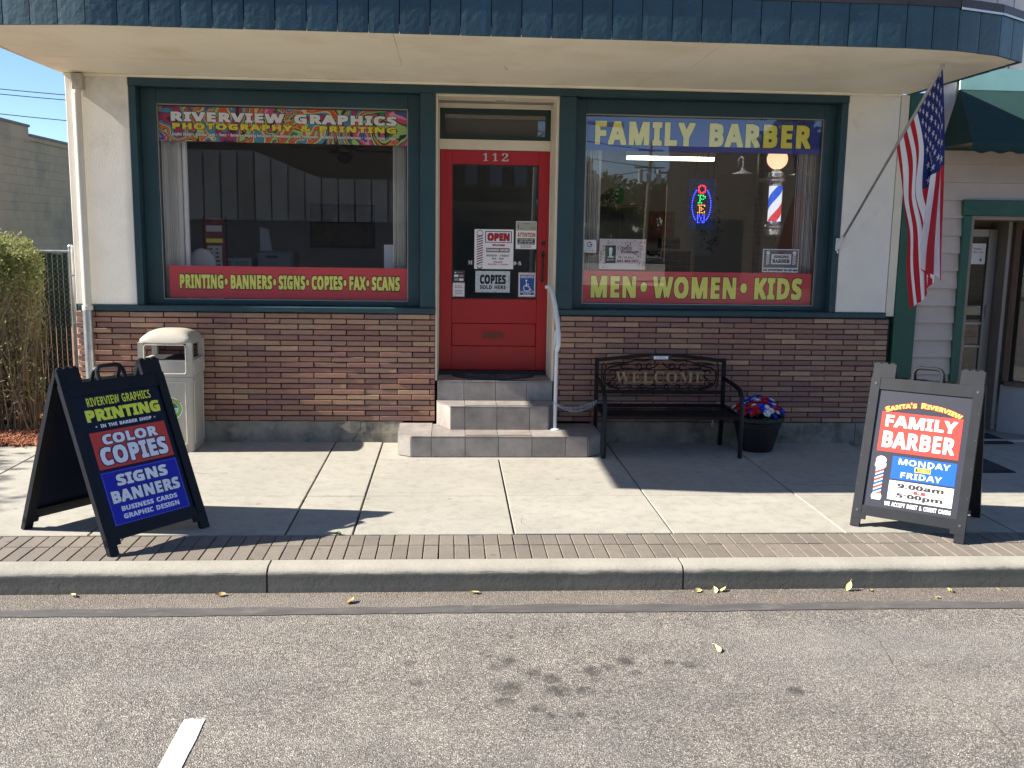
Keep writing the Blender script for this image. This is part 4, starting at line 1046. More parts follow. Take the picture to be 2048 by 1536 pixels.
X3 = [-.351, -.170, .134, .432, .737, 1.040, 1.243]
for a, b in zip(X3[:-1], X3[1:]): riser_pts((a, -.622), (b, -.622), .004, .178)
riser_pts((-.474, -.535), (-.353, -.620), .004, .178)
riser_pts((-.485, -.003), (-.474, -.533), .004, .178)
riser_pts((1.245, -.620), (1.375, -.507), .004, .178)
riser_pts((1.375, -.503), (1.375, -.003), .004, .178)
z0, z1 = .1805, .191
tread([(-.485, -.003), (-.476, -.535), (-.351, -.625), (-.170, -.625), (-.170, -.003)], z0, z1)
for a, b in zip(X3[1:5], X3[2:6]): tread([(a, -.625), (b, -.625), (b, -.30), (a, -.30)], z0, z1)
tread([(-.17, -.30), (.0, -.30), (-.134, -.075), (-.17, -.075)], z0, z1)
tread([(1.040, -.30), (1.040, -.625), (1.243, -.625), (1.378, -.505), (1.378, -.30)], z0, z1)
tread([(.99, -.003), (.99, -.30), (1.378, -.30), (1.378, -.003)], z0, z1)
X2 = [.0, .134, .432, .737, .907]
for a, b in zip(X2[:-1], X2[1:]): riser_pts((a, -.322), (b, -.322), .1925, .398)
riser_pts((-.133, -.075), (-.001, -.320), .1925, .398)
riser_pts((.909, -.320), (.985, -.122), .1925, .398)
z0, z1 = .4005, .411
tread([(-.136, -.003), (-.134, -.075), (.0, -.325), (.134, -.325), (.134, -.003)], z0, z1)
for a, b in zip(X2[1:3], X2[2:4]): tread([(a, -.325), (b, -.325), (b, -.003), (a, -.003)], z0, z1)
tread([(.737, -.003), (.737, -.325), (.907, -.325), (.988, -.122), (.988, -.003)], z0, z1)
X1 = [-.128, .128, .430, .730, .978]
for a, b in zip(X1[:-1], X1[1:]): riser_pts((a, -.0), (b, -.0), .4125, .588)
for a, b in zip(X1[:-1], X1[1:]): tread([(a, -.003), (b, -.003), (b, .40), (a, .40)], .5905, .601)
grip = flat('grip_strip', (.13, .12, .11), .95, bump=.5, bs=300, var=.1)
sub(st, MB().box(.140, .735, -.600, -.555, .1915, .1945), 'grip_strip', grip)
sub(st, MB().box(.140, .735, -.300, -.258, .4115, .4145), 'grip_strip', grip)
sub(st, MB().box(.140, .730, .015, .055, .6015, .6045), 'grip_strip', flat('grip_dark', (.03, .03, .035), .9))

# door mat (half round) with a pattern in relief
dm = thing('door_mat', 'black half-round door mat with a scroll pattern on the top step', 'mat', (.42, .37, .603))
pts = [(.41 * math.cos(a), -.30 * math.sin(a)) for a in [math.pi * i / 28 for i in range(29)]]
poly = [(x, y) for x, y in pts][::-1]
mb = MB().prism(poly, 0, .007)
mb.build('base', M['rubber'], dm)
mb = MB()
for r_ in (.22, .36):
    mb.tube([(r_ * math.cos(a) * 1.08, -r_ * .76 * math.sin(a), .0085) for a in [math.pi * (i + .5) / 24 for i in range(24)]], .004, 5)
for k in range(7):
    a = math.pi * (k + .5) / 7
    mb.tube([(.05 * math.cos(a), -.04 * math.sin(a), .0085), (.20 * math.cos(a + .12), -.15 * math.sin(a + .12), .0085), (.35 * math.cos(a), -.26 * math.sin(a), .0085)], .005, 5)
    mb.tube([(.30 * math.cos(a + .2), -.22 * math.sin(a + .2), .0085), (.24 * math.cos(a + .28), -.18 * math.sin(a + .28), .0085), (.20 * math.cos(a + .2), -.15 * math.sin(a + .2), .0085)], .004, 5)
mb.build('pattern', flat('mat_grey', (.10, .09, .09), .8), dm)

# hand rail
hr = thing('hand_rail', 'white pipe hand rail standing on the lowest step right of the red door', 'railing', (.975, -.30, .192))
sub(hr, MB().tube([(.975, -.30, .192), (.975, -.30, 1.05)], .017, 12), 'post', M['white_paint'], smooth=True)
sub(hr, MB().tube([(.905, .03, 1.50), (.930, -.02, 1.505), (.945, -.10, 1.46), (.962, -.22, 1.34), (.975, -.33, 1.20), (.980, -.40, 1.08), (.978, -.42, 1.00), (.970, -.40, .955), (.962, -.355, .96), (.966, -.315, 1.03), (.972, -.30, 1.12)],
                  .021, 10), 'hand_grip', M['white_paint'], smooth=True)
sub(hr, MB().lathe([(.045, 0), (.045, .006), (.02, .012)], (.975, -.30, .192), 16), 'foot_plate', M['white_paint'])

# ================================================================== WINDOW BANNERS AND STICKERS (behind the glass)
ink = flat('ink_black', (.012, .012, .014), .5)
yel = flat('ink_yellow', (.98, .96, .20), .5)
yel2 = flat('ink_yellow_warm', (.88, .74, .05), .5)
wht = flat('ink_white', (.90, .90, .91), .5)
redp = flat('print_red', (.74, .07, .085), .5)
blup = flat('print_blue', (.04, .05, .34), .5)
YB = YG + .016
def board(parent, x0, x1, z0, z1, y, m, name='panel', th=.004):
    return sub(parent, MB().box(x0, x1, y, y + th, z0, z1), name, m)
def lines(parent, items, mats, name='lettering'):
    mb = MB()
    for it in items: put_text(mb, *it[0], **it[1])
    return sub(parent, mb, name, mats)

SERVICES = 'Graphic Design • Business Cards • Flyers • Banners • Wedding Invitations • Newsletters • Event Photography • Bulletins • Church Directories • Labels • Tickets • Signs'
b = thing('window_banner', 'graffiti coloured banner across the top of the left window reading RIVERVIEW GRAPHICS PHOTOGRAPHY & PRINTING', 'banner', (-1.54, YB, 2.80))
board(b, -2.683, -.417, 2.790, 3.098, YB, M['graffiti'])
y = YB - .001
lines(b, [(("RIVERVIEW GRAPHICS", -2.572, -.515, 2.968, 3.052, y), dict(m=0, bold=.055, ref_bold=.03, track=.05)),
          (("RIVERVIEW GRAPHICS", -2.572, -.515, 2.968, 3.052, y - .0012), dict(m=1, bold=.03, track=.05)),
          (("PHOTOGRAPHY & PRINTING", -2.562, -.520, 2.898, 2.952, y - .002), dict(m=0, bold=.06, ref_bold=.03, track=.05)),
          (("PHOTOGRAPHY & PRINTING", -2.562, -.520, 2.898, 2.952, y - .0032), dict(m=2, bold=.03, track=.05)),
          ((SERVICES, -2.565, -.525, 2.830, 2.868, y - .0008), dict(m=0, bold=.06, ref_bold=.013)), ((SERVICES, -2.565, -.525, 2.830, 2.868, y - .002), dict(m=1, bold=.013))],
      [ink, wht, yel2])
b = thing('window_banner', 'red banner along the bottom of the left window reading PRINTING BANNERS SIGNS COPIES FAX SCANS', 'banner', (-1.54, YB, 1.36))
board(b, -2.640, -.417, 1.352, 1.652, YB, redp)
lines(b, [(("PRINTING•BANNERS•SIGNS•COPIES•FAX•SCANS", -2.545, -.490, 1.440, 1.572, y + .0), dict(m=0, bold=.065, ref_bold=.028, track=.02)),
          (("PRINTING•BANNERS•SIGNS•COPIES•FAX•SCANS", -2.545, -.490, 1.440, 1.572, y - .0015), dict(m=1, bold=.028, track=.02))], [ink, yel])
b = thing('window_banner', 'blue banner across the top of the right window reading FAMILY BARBER in yellow', 'banner', (2.4, YB, 2.80))
board(b, 1.256, 3.515, 2.790, 3.092, YB, blup)
lines(b, [(("FAMILY BARBER", 1.345, 3.425, 2.842, 3.058, y), dict(m=0, bold=.048, ref_bold=.026, track=.05)),
          (("FAMILY BARBER", 1.345, 3.425, 2.842, 3.058, y - .0015), dict(m=1, bold=.026, track=.05))], [ink, flat('ink_yellow_dull', (.96, .86, .14), .5)])
b = thing('window_banner', 'red banner along the bottom of the right window reading MEN WOMEN KIDS', 'banner', (2.4, YB, 1.36))
board(b, 1.256, 3.515, 1.352, 1.655, YB, redp)
lines(b, [(("MEN•WOMEN•KIDS", 1.345, 3.425, 1.398, 1.608, y), dict(m=0, bold=.046, ref_bold=.026, track=.045)),
          (("MEN•WOMEN•KIDS", 1.345, 3.425, 1.398, 1.608, y - .0015), dict(m=1, bold=.026, track=.045))], [ink, yel])

pink = flat('print_pink', (.62, .30, .28), .6, var=.5, vs=60)
green_d = flat('print_green', (.03, .10, .07), .6)
k = thing('window_sticker', 'small square white sticker with a coloured G at the left edge of the right window', 'sticker', (1.33, YB, 1.85))
board(k, 1.262, 1.388, 1.828, 1.950, YB, wht)
mb = MB()
def arc_strip(mb, cx, cz, r0, r1, a0, a1, y, m, n=8):
    for i in range(n):
        t0, t1 = a0 + (a1 - a0) * i / n, a0 + (a1 - a0) * (i + 1) / n
        mb.add([(cx + r0 * math.cos(t0), y, cz + r0 * math.sin(t0)), (cx + r1 * math.cos(t0), y, cz + r1 * math.sin(t0)), (cx + r1 * math.cos(t1), y, cz + r1 * math.sin(t1)), (cx + r0 * math.cos(t1), y, cz + r0 * math.sin(t1))], [(0, 3, 2, 1)] if a1 > a0 else [(0, 1, 2, 3)], m)
gr = [flat('g_red', (.6, .05, .04), .5), flat('g_yel', (.7, .5, .02), .5), flat('g_grn', (.04, .35, .08), .5), flat('g_blu', (.04, .16, .6), .5)]
for (a0, a1, mi) in ((.7, 2.6, 0), (2.6, 3.7, 1), (3.7, 5.1, 2), (5.1, 6.28, 3)):
    arc_strip(mb, 1.322, 1.905, .017, .027, a0, a1, y, mi)
mb.add([(1.322, y - .0003, 1.900), (1.348, y - .0003, 1.900), (1.348, y - .0003, 1.910), (1.322, y - .0003, 1.910)], [(0, 1, 2, 3)], 3)
sub(k, mb, 'emblem', gr)
lines(k, [(("review us", 1.290, 1.358, 1.860, 1.869, y), dict(bold=.01)), (("on Google", 1.278, 1.370, 1.838, 1.852, y), dict(bold=.01))], [flat('ink_grey', (.2, .2, .22), .5)])

k = thing('window_poster', 'white flowery poster reading Creative Weddings with a small dark picture in the right window', 'poster', (1.64, YB, 1.7))
board(k, 1.418, 1.868, 1.672, 1.962, YB, flat('poster_white', (.72, .66, .66), .5))
mb = MB()
for i in range(150):
    s_ = R.choice((-1, 1)); cx = 1.643 + s_ * R.uniform(.13, .215); cz = R.uniform(1.685, 1.90) if R.random() < .8 else R.uniform(1.88, 1.945)
    if R.random() < .25: cx, cz = R.uniform(1.50, 1.78), R.uniform(1.90, 1.95)
    r_ = R.uniform(.003, .009); n_ = 6; yy = y - R.uniform(0, .0012)
    mb.add([(cx + r_ * math.cos(6.283 * j / n_), yy, cz + r_ * math.sin(6.283 * j / n_)) for j in range(n_)], [tuple(range(n_))[::1]], R.choice((0, 0, 1, 2)))
sub(k, mb, 'flower_print', [flat('fl_pink', (.55, .25, .22), .6), flat('fl_rose', (.62, .42, .40), .6), flat('fl_green', (.25, .28, .18), .6)])
mb = MB().add([(1.475, y - .002, 1.730), (1.578, y - .002, 1.730), (1.578, y - .002, 1.900), (1.475, y - .002, 1.900)], [(0, 1, 2, 3)], 0)
mb.add([(1.515, y - .0025, 1.80), (1.540, y - .0025, 1.80), (1.545, y - .0025, 1.87), (1.527, y - .0025, 1.885), (1.51, y - .0025, 1.87)], [(0, 1, 2, 3, 4)], 1)
mb.add([(1.500, y - .0025, 1.785), (1.555, y - .0025, 1.785), (1.555, y - .0025, 1.795), (1.500, y - .0025, 1.795)], [(0, 1, 2, 3)], 1)
mb.add([(1.498, y - .0025, 1.755), (1.527, y - .0025, 1.762), (1.555, y - .0025, 1.755), (1.555, y - .0025, 1.772), (1.527, y - .0025, 1.766), (1.498, y - .0025, 1.772)], [(0, 1, 2, 3, 4, 5)], 2)
sub(k, mb, 'picture_print', [green_d, wht, pink])
lines(k, [(("Creative", 1.595, 1.735, 1.860, 1.900, y - .0015), dict(font='serif', italic=.25, bold=.005)), (("Weddings", 1.620, 1.790, 1.818, 1.858, y - .0015), dict(font='serif', italic=.25, bold=.005)),
          (("Rev. JD Barr", 1.605, 1.755, 1.776, 1.796, y - .0015), dict(bold=.01, smallcaps=True)), (("541 821-74", 1.592, 1.775, 1.742, 1.764, y - .0015), dict(bold=.02))], [flat('maroon', (.12, .02, .03), .5)])

k = thing('window_poster', 'grey poster reading THE SINGING BARBER in the lower right of the right window', 'poster', (3.2, YB, 1.7))
board(k, 3.020, 3.378, 1.664, 1.888, YB, wht)
gp = flat('poster_grey', (.16, .16, .17), .5, var=.2, vs=8)
mb = MB().add([(3.030, y, 1.708), (3.368, y, 1.708), (3.368, y, 1.880), (3.030, y, 1.880)], [(0, 1, 2, 3)], 0)
mb.add([(3.105, y - .0006, 1.742), (3.300, y - .0006, 1.742), (3.300, y - .0006, 1.840), (3.105, y - .0006, 1.840)], [(0, 1, 2, 3)], 1)
for cx in (3.070, 3.332):
    mb.add([(cx + .019 * math.cos(6.283 * j / 12), y - .0006, 1.852 + .019 * math.sin(6.283 * j / 12)) for j in range(12)], [tuple(range(12))], 1)
    for j in range(6):
        z_ = 1.735 + j * .0165
        mb.add([(cx - .016, y - .0006, z_), (cx + .016, y - .0006, z_ + .010), (cx + .016, y - .0006, z_ + .019), (cx - .016, y - .0006, z_ + .009)], [(0, 1, 2, 3)], 1)
sub(k, mb, 'print', [gp, wht])
lines(k, [(("THE", 3.182, 3.224, 1.842, 1.856, y - .001), dict(font='serif', bold=.02)), (("SINGING", 3.128, 3.282, 1.800, 1.828, y - .0015), dict(font='serif', bold=.025)), (("BARBER", 3.116, 3.290, 1.755, 1.792, y - .0015), dict(font='serif', bold=.025)),
          (("FOR APPOINTMENT 541 951-4646", 3.028, 3.370, 1.675, 1.696, y - .001), dict(bold=.02))], [ink])

# door stickers: on the outside of the door glass
yd = DY + .020
def sticker(name, label, cat, x0, x1, z0, z1, m, th=.003):
    t = thing(name, label, cat, ((x0 + x1) / 2, yd, (z0 + z1) / 2))
    board(t, x0, x1, z0, z1, yd - th, m, th=th)
    return t, yd - th - .0008
navy = flat('ink_navy', (.03, .05, .25), .5); inkred = flat('ink_red', (.42, .02, .03), .5)
t, yy = sticker('opening_hours_sign', 'white OPEN sign with a striped barber pole and business hours on the red door', 'sign', .225, .610, 1.648, 2.035, wht)
mb = MB()
def rect(mb, x0, x1, z0, z1, y, m): mb.add([(x0, y, z0), (x1, y, z0), (x1, y, z1), (x0, y, z1)], [(0, 1, 2, 3)], m)
rect(mb, .330, .592, 1.905, 2.018, yy, 0); rect(mb, .338, .584, 1.912, 2.010, yy - .0006, 2)
rect(mb, .342, .572, 1.812, 1.854, yy, 3)
for i in range(12):
    z_ = 1.690 + i * .0235
    mb.add([(.249, yy - .0005, z_), (.309, yy - .0005, z_ + .020), (.309, yy - .0005, z_ + .031), (.249, yy - .0005, z_ + .011)], [(0, 1, 2, 3)], i % 2)
rect(mb, .247, .311, 1.972, 1.978, yy - .0005, 3); rect(mb, .245, .313, 1.684, 1.689, yy - .0005, 3)
arc_strip(mb, .279, 1.996, .026, .031, 0, 6.283, yy - .0005, 3, 18)
arc_strip(mb, .279, 1.675, .018, .030, 3.3, 6.1, yy - .0005, 3, 8)
sub(t, mb, 'print', [navy, inkred, wht, flat('grey_mid', (.22, .10, .12), .5)])
lines(t, [(("OPEN", .352, .572, 1.922, 2.000, yy - .0015), dict(bold=.05, m=0)), (("WELCOME!", .400, .525, 1.872, 1.892, yy - .001), dict(bold=.03, m=0)), (("BUSINESS HOURS", .352, .562, 1.823, 1.843, yy - .001), dict(bold=.02, m=2)),
          (("MONDAY - FRIDAY", .345, .570, 1.770, 1.790, yy - .001), dict(bold=.01, m=1)), (("9am - 5pm", .398, .515, 1.735, 1.762, yy - .001), dict(bold=.0, m=1)),
          (("Closed", .415, .500, 1.708, 1.730, yy - .001), dict(italic=.3, m=0)), (("Saturday & Sunday", .360, .562, 1.682, 1.704, yy - .001), dict(italic=.3, m=0))], [inkred, ink, wht])
t, yy = sticker('notice', 'speckled white notice reading COPIES SOLD HERE on the red door', 'sign', .238, .580, 1.418, 1.628, flat('blue_white', (.60, .66, .70), .5))
lines(t, [(("COPIES", .282, .540, 1.500, 1.592, yy), dict(bold=.03)), (("SOLD HERE", .282, .540, 1.450, 1.488, yy), dict(bold=.02))], [ink])
mb = MB()
for i in range(120):
    e = R.random()
    if R.random() < .5: x_, z_ = R.uniform(.243, .575), R.choice((R.uniform(1.422, 1.436), R.uniform(1.606, 1.624)))
    else: x_, z_ = R.choice((R.uniform(.243, .272), R.uniform(.548, .575))), R.uniform(1.425, 1.62)
    s_ = R.uniform(.0015, .004)
    mb.add([(x_ - s_, yy, z_ - s_), (x_ + s_, yy, z_ - s_ * .4), (x_, yy, z_ + s_)], [(0, 1, 2)], 0)
sub(t, mb, 'confetti_print', ink)
t, yy = sticker('notice', 'tall ATTENTION notice with a black text block near the door handle', 'sign', .632, .836, 1.848, 2.118, wht)
mb = MB(); rect(mb, .636, .832, 2.028, 2.112, yy, 1); rect(mb, .648, .820, 1.893, 1.953, yy, 0)
for i in range(3): rect(mb, .66 + R.uniform(0, .02), .81 - R.uniform(0, .03), 1.862 + i * .009, 1.865 + i * .009, yy, 0)
rect(mb, .700, .770, 2.094, 2.097, yy - .0005, 0); rect(mb, .655, .661, 2.045, 2.085, yy - .0005, 0); rect(mb, .765, .82, 2.052, 2.056, yy - .0005, 0); rect(mb, .67, .72, 2.045, 2.048, yy - .0005, 0)
sub(t, mb, 'print', [ink, flat('tan_paper', (.42, .43, .36), .6)])
lines(t, [(("ATTENTION", .648, .824, 1.965, 2.008, yy), dict(bold=.02, m=0)), (("PLEASE DON'T COME", .660, .808, 1.934, 1.946, yy - .001), dict(m=1)), (("INTO THE BARBER", .668, .800, 1.917, 1.929, yy - .001), dict(m=1)), (("SHOP IF YOU ARE SICK", .655, .813, 1.899, 1.911, yy - .001), dict(m=1))],
      [flat('ink_orange', (.50, .14, .02), .5), wht])
t, yy = sticker('accessibility_sign', 'blue HANDICAPPED sign with a wheelchair symbol and striped border on the door', 'sign', .664, .836, 1.376, 1.618, wht)
mb = MB()
for i in range(40):
    u = i / 40 * (2 * .172 + 2 * .242)
    def pp(u):
        u %= .828
        if u < .172: return (.664 + u, 1.376)
        if u < .414: return (.836, 1.376 + u - .172)
        if u < .586: return (.836 - (u - .414), 1.618)
        return (.664, 1.618 - (u - .586))
    p0, p1 = pp(u), pp(u + .010)
    c_ = (.750, 1.497)
    q0 = (p0[0] + (c_[0] - p0[0]) * .10, p0[1] + (c_[1] - p0[1]) * .08); q1 = (p1[0] + (c_[0] - p1[0]) * .10, p1[1] + (c_[1] - p1[1]) * .08)
    mb.add([(p0[0], yy, p0[1]), (p1[0], yy, p1[1]), (q1[0], yy, q1[1]), (q0[0], yy, q0[1])], [(0, 1, 2, 3)], 1)
rect(mb, .679, .821, 1.396, 1.598, yy - .0005, 0)
cx, cz = .752, 1.487
arc_strip(mb, cx - .004, cz - .022, .027, .034, 1.9, 6.0, yy - .001, 2, 16)
mb.add([(cx - .018, yy - .001, cz + .046), (cx - .008, yy - .001, cz + .040), (cx + .0, yy - .001, cz + .046), (cx + .0, yy - .001, cz + .056), (cx - .008, yy - .001, cz + .062), (cx - .018, yy - .001, cz + .056)], [(0, 1, 2, 3, 4, 5)], 2)
mb.add([(cx - .013, yy - .001, cz - .008), (cx + .02, yy - .001, cz - .008), (cx + .02, yy - .001, cz), (cx - .004, yy - .001, cz), (cx - .004, yy - .001, cz + .034), (cx - .013, yy - .001, cz + .034)], [(0, 1, 2, 3, 4, 5)], 2)
mb.add([(cx + .02, yy - .001, cz), (cx + .014, yy - .001, cz - .008), (cx + .032, yy - .001, cz - .045), (cx + .046, yy - .001, cz - .040), (cx + .043, yy - .001, cz - .034), (cx + .036, yy - .001, cz - .036)], [(0, 1, 2, 3, 4, 5)], 2)
mb.add([(cx - .004, yy - .001, cz + .012), (cx + .018, yy - .001, cz + .012), (cx + .018, yy - .001, cz + .019), (cx - .004, yy - .001, cz + .019)], [(0, 1, 2, 3)], 2)
sub(t, mb, 'print', [flat('sign_blue', (.012, .09, .36), .5), inkred, wht])
lines(t, [(("HANDICAPPED", .686, .815, 1.562, 1.590, yy - .001), {}), (("ACCESS AVAILABLE IN", .683, .818, 1.418, 1.436, yy - .001), {}), (("THE ALLEY", .715, .790, 1.399, 1.413, yy - .001), {})], [wht])
t, yy = sticker('sticker', 'small black payment card sticker in the lower left of the door glass', 'sticker', .018, .132, 1.518, 1.632, flat('sticker_black', (.03, .03, .032), .4))
mb = MB()
for i, (a, b_) in enumerate(((.028, 1.565), (.078, 1.565), (.028, 1.528), (.078, 1.528))): rect(mb, a, a + .042, b_, b_ + .024, yy, i % 4)
rect(mb, .034, .048, 1.602, 1.616, yy, 3)
sub(t, mb, 'card_print', [wht, flat('card_rose', (.5, .25, .25), .5), flat('card_blue', (.25, .42, .5), .5), wht])
lines(t, [(("Square", .055, .115, 1.602, 1.618, yy), dict())], [flat('grey_l', (.4, .4, .4), .5)])
t, yy = sticker('sticker', 'small white notice with a spotted border at the bottom left corner of the door glass', 'sticker', .012, .132, 1.372, 1.510, wht)
mb = MB()
for i in range(70):
    if i % 2: x_, z_ = R.uniform(.014, .130), R.choice((1.377, 1.505)) + R.uniform(-.003, .003)
    else: x_, z_ = R.choice((.018, .126)) + R.uniform(-.004, .004), R.uniform(1.377, 1.505)
    mb.add([(x_ - .003, yy, z_ - .002), (x_ + .003, yy, z_ - .001), (x_, yy, z_ + .003)], [(0, 1, 2)], 0)
for i in range(3): rect(mb, .036, .110, 1.402 + i * .015, 1.406 + i * .015, yy, 0)
sub(t, mb, 'print', flat('ink_slate', (.08, .12, .17), .5))
lines(t, [(("IN CASE OF", .038, .108, 1.476, 1.487, yy), {}), (("EMERGENCY", .034, .112, 1.458, 1.470, yy), dict(bold=.01))], [inkred])
# white window lettering half hidden by the sign
mb = MB(); put_text(mb, "M", .165, .207, 1.690, 1.728, DY + .0215, font='serif'); sub(dr, mb, 'glass_lettering', wht)
mb = MB(); put_text(mb, "9-5", .612, .688, 1.690, 1.724, DY + .0215, font='serif')
sub(dr, mb, 'glass_lettering', wht)

# ================================================================== INTERIOR
def blinds(label, x0, x1, n_):
    t = thing('vertical_blinds', label, 'blinds', ((x0 + x1) / 2, .25, 1.3))
    mb = MB()
    for i in range(n_):
        x = x0 + (x1 - x0) * (i + .5) / n_
        a = R.uniform(1.15, 1.42)
        dx, dy = .042 * math.cos(a), .042 * math.sin(a)
        th = .0012
        mb.hexa([(x - dx, .27 - dy, 1.345), (x - dx + th * 2, .27 - dy, 1.345), (x + dx + th * 2, .27 + dy, 1.345), (x + dx, .27 + dy, 1.345),
                 (x - dx, .27 - dy, 3.08), (x - dx + th * 2, .27 - dy, 3.08), (x + dx + th * 2, .27 + dy, 3.08), (x + dx, .27 + dy, 3.08)])
    o = sub(t, mb, 'slats', M['blind']); o['kind'] = 'stuff'
    sub(t, MB().box(x0 - .02, x1 + .02, .24, .28, 3.085, 3.11), 'head_rail', M['white_paint'])
    return t
blinds('grey vertical blinds gathered at the left side of the left window', -2.68, -2.53, 10)
blinds('pale vertical blinds gathered at the right side of the left window', -.545, -.42, 8)
blinds('worn grey vertical blinds gathered at the left side of the right window', 1.27, 1.425, 10)
blinds('grey vertical blinds gathered at the right side of the right window behind the barber pole', 3.335, 3.53, 12)
t = thing('curtain_pole', 'white standing tube beside the left blinds inside the left window', 'pole', (-2.50, .30, .6))
sub(t, MB().tube([(-2.495, .30, .6), (-2.495, .30, 3.05)], .024, 12), 'tube', M['white_paint'], smooth=True)
# sign stand with price list
t = thing('price_list_stand', 'flame red and black price list board standing inside the left window', 'sign', (-2.37, .85, .6))
sub(t, MB().hexa([(-2.46, .84, 1.2), (-2.255, .88, 1.2), (-2.255, .90, 1.2), (-2.46, .86, 1.2), (-2.475, .84, 2.11), (-2.285, .88, 2.11), (-2.285, .90, 2.11), (-2.475, .86, 2.11)]), 'panel', flat('flame_print', (.12, .012, .01), .5, var=.8, vs=14))
sub(t, MB().tube([(-2.27, .9, .6), (-2.27, .9, 2.12)], .008, 6).tube([(-2.48, .86, .6), (-2.48, .86, 2.12)], .008, 6), 'stand', M['black_metal'])
mb = MB()
def q(u, z): return (-2.468 + u * .195 + (z - 1.2) * -.012, .838 + u * .04 - .004, z)
def qr(u0, u1, z0, z1, m): mb.add([q(u0, z0), q(u1, z0), q(u1, z1), q(u0, z1)], [(0, 1, 2, 3)], m)
qr(.15, .85, 1.22, 1.83, 0); qr(.12, .88, 1.97, 2.03, 0); qr(.1, .9, 1.86, 1.90, 2)
for i in range(14):
    z_ = 1.79 - i * .04
    for u0 in (.2, .54):
        w_ = R.uniform(.12, .27)
        a_, b_ = q(u0, z_), q(u0 + w_, z_)
        mb.add([(a_[0], a_[1] - .002, z_), (b_[0], b_[1] - .002, z_), (b_[0], b_[1] - .002, z_ + .014), (a_[0], a_[1] - .002, z_ + .014)], [(0, 1, 2, 3)], 1)
sub(t, mb, 'print', [flat('paper_dim', (.5, .47, .47), .6), ink, yel2])
# copier, box file, desk
t = thing('desk', 'dark desk behind the left window holding the printer', 'desk', (-1.6, 1.3, .6))
sub(t, MB().box(-2.6, -.6, .95, 1.7, 1.42, 1.46), 'top', M['wood'])
for x_ in (-2.55, -1.2, -.65): sub(t, MB().box(x_ - .03, x_ + .03, 1.0, 1.65, .60, 1.42), 'leg', M['wood'])
t = thing('printer', 'blue grey desktop printer behind the left window', 'printer', (-1.78, 1.2, 1.461))
sub(t, MB().cbox(-2.00, -1.62, 1.0, 1.4, 1.461, 1.775, .02), 'body', flat('printer_grey', (.13, .15, .17), .5))
sub(t, MB().box(-1.90, -1.78, .992, 1.0, 1.71, 1.735), 'button_panel', ink)
sub(t, MB().hexa([(-1.98, 1.15, 1.776), (-1.86, 1.15, 1.776), (-1.86, 1.19, 1.776), (-1.98, 1.19, 1.776), (-1.99, 1.18, 2.02), (-1.90, 1.18, 2.0), (-1.90, 1.21, 2.0), (-1.99, 1.21, 2.02)]), 'paper_tray', flat('tray', (.25, .28, .31), .4))
t = thing('storage_drawers', 'pale translucent storage drawers beside the printer', 'drawers', (-2.2, 1.15, 1.461))
for x_ in (-2.22, -2.03 - .17 + .17):
    pass
sub(t, MB().cbox(-2.40, -2.05, 1.0, 1.3, 1.461, 1.70, .006), 'frame', flat('drawer_frame', (.30, .36, .38), .4))
for x_ in (-2.39, -2.22): sub(t, MB().cbox(x_ + .01, x_ + .155, .985, 1.0, 1.50, 1.68, .004), 'drawer', flat('drawer_front', (.16, .22, .25), .3))
t = thing('framed_picture', 'dark landscape picture with brown glow hanging on the back of the left room', 'picture', (-1.33, 3.0, 1.9))
sub(t, MB().box(-1.73, -.94, 2.97, 3.0, 1.79, 2.32), 'frame', ink)
sub(t, MB().box(-1.70, -.97, 2.962, 2.97, 1.82, 2.29), 'canvas', flat('landscape', (.08, .045, .015), .5, var=.9, vs=5))
sub(t, MB().box(-3.29, 1.0, 3.005, 3.06, .6, 3.21), 'partition', M['room'])
t = thing('tent_card', 'white card standing at the right side of the left window', 'card', (-.60, .6, 1.46))
sub(t, MB().box(-.66, -.52, .50, .504, 1.46, 1.87), 'card', wht)
sub(t, MB().box(-.67, -.50, .49, .60, 1.40, 1.459), 'base', ink)
t = thing('office_chair', 'white rounded chair back behind the left blinds of the left window', 'chair', (-2.42, .7, .6))
sub(t, MB().ball((-2.47, .70, 1.62), .16, 12, sq=(.9, .35, 1.15)), 'backrest', M['white_paint'], smooth='all')
sub(t, MB().tube([(-2.47, .72, .6), (-2.47, .72, 1.5)], .02, 8), 'post', M['black_metal'])
t = thing('ceiling_fan', 'dark ceiling fan with brass hub hanging behind the graffiti banner', 'fan', (-1.25, 2.5, 3.2))
sub(t, MB().tube([(-1.25, 2.5, 3.22), (-1.25, 2.5, 2.98)], .014, 8), 'rod', M['bronze'])
sub(t, MB().lathe([(.03, 0), (.09, -.03), (.09, -.09), (.05, -.11)][::-1], (-1.25, 2.5, 2.99), 16), 'hub', M['bronze'], smooth=True)
for i in range(4):
    a = .35 + i * math.pi / 2
    c_, s_ = math.cos(a), math.sin(a)
    mb = MB().hexa([(-1.25 + c_ * .12 - s_ * w1, 2.5 + s_ * .12 + c_ * w1, z) if e == 0 else (-1.25 + c_ * .62 - s_ * w1 * 1.3, 2.5 + s_ * .62 + c_ * w1 * 1.3, z) for z in (2.925, 2.933) for (e, w1) in ((0, -.05), (1, -.05), (1, .05), (0, .05))])
    sub(t, mb, 'blade', M['wood'])
sub(t, MB().lathe([(.10, 0), (.085, -.05), (.05, -.085), (.01, -.10)][::-1], (-1.25, 2.5, 2.87), 16), 'lamp_bowl', flat('bowl', (.12, .11, .10), .3), smooth=True)

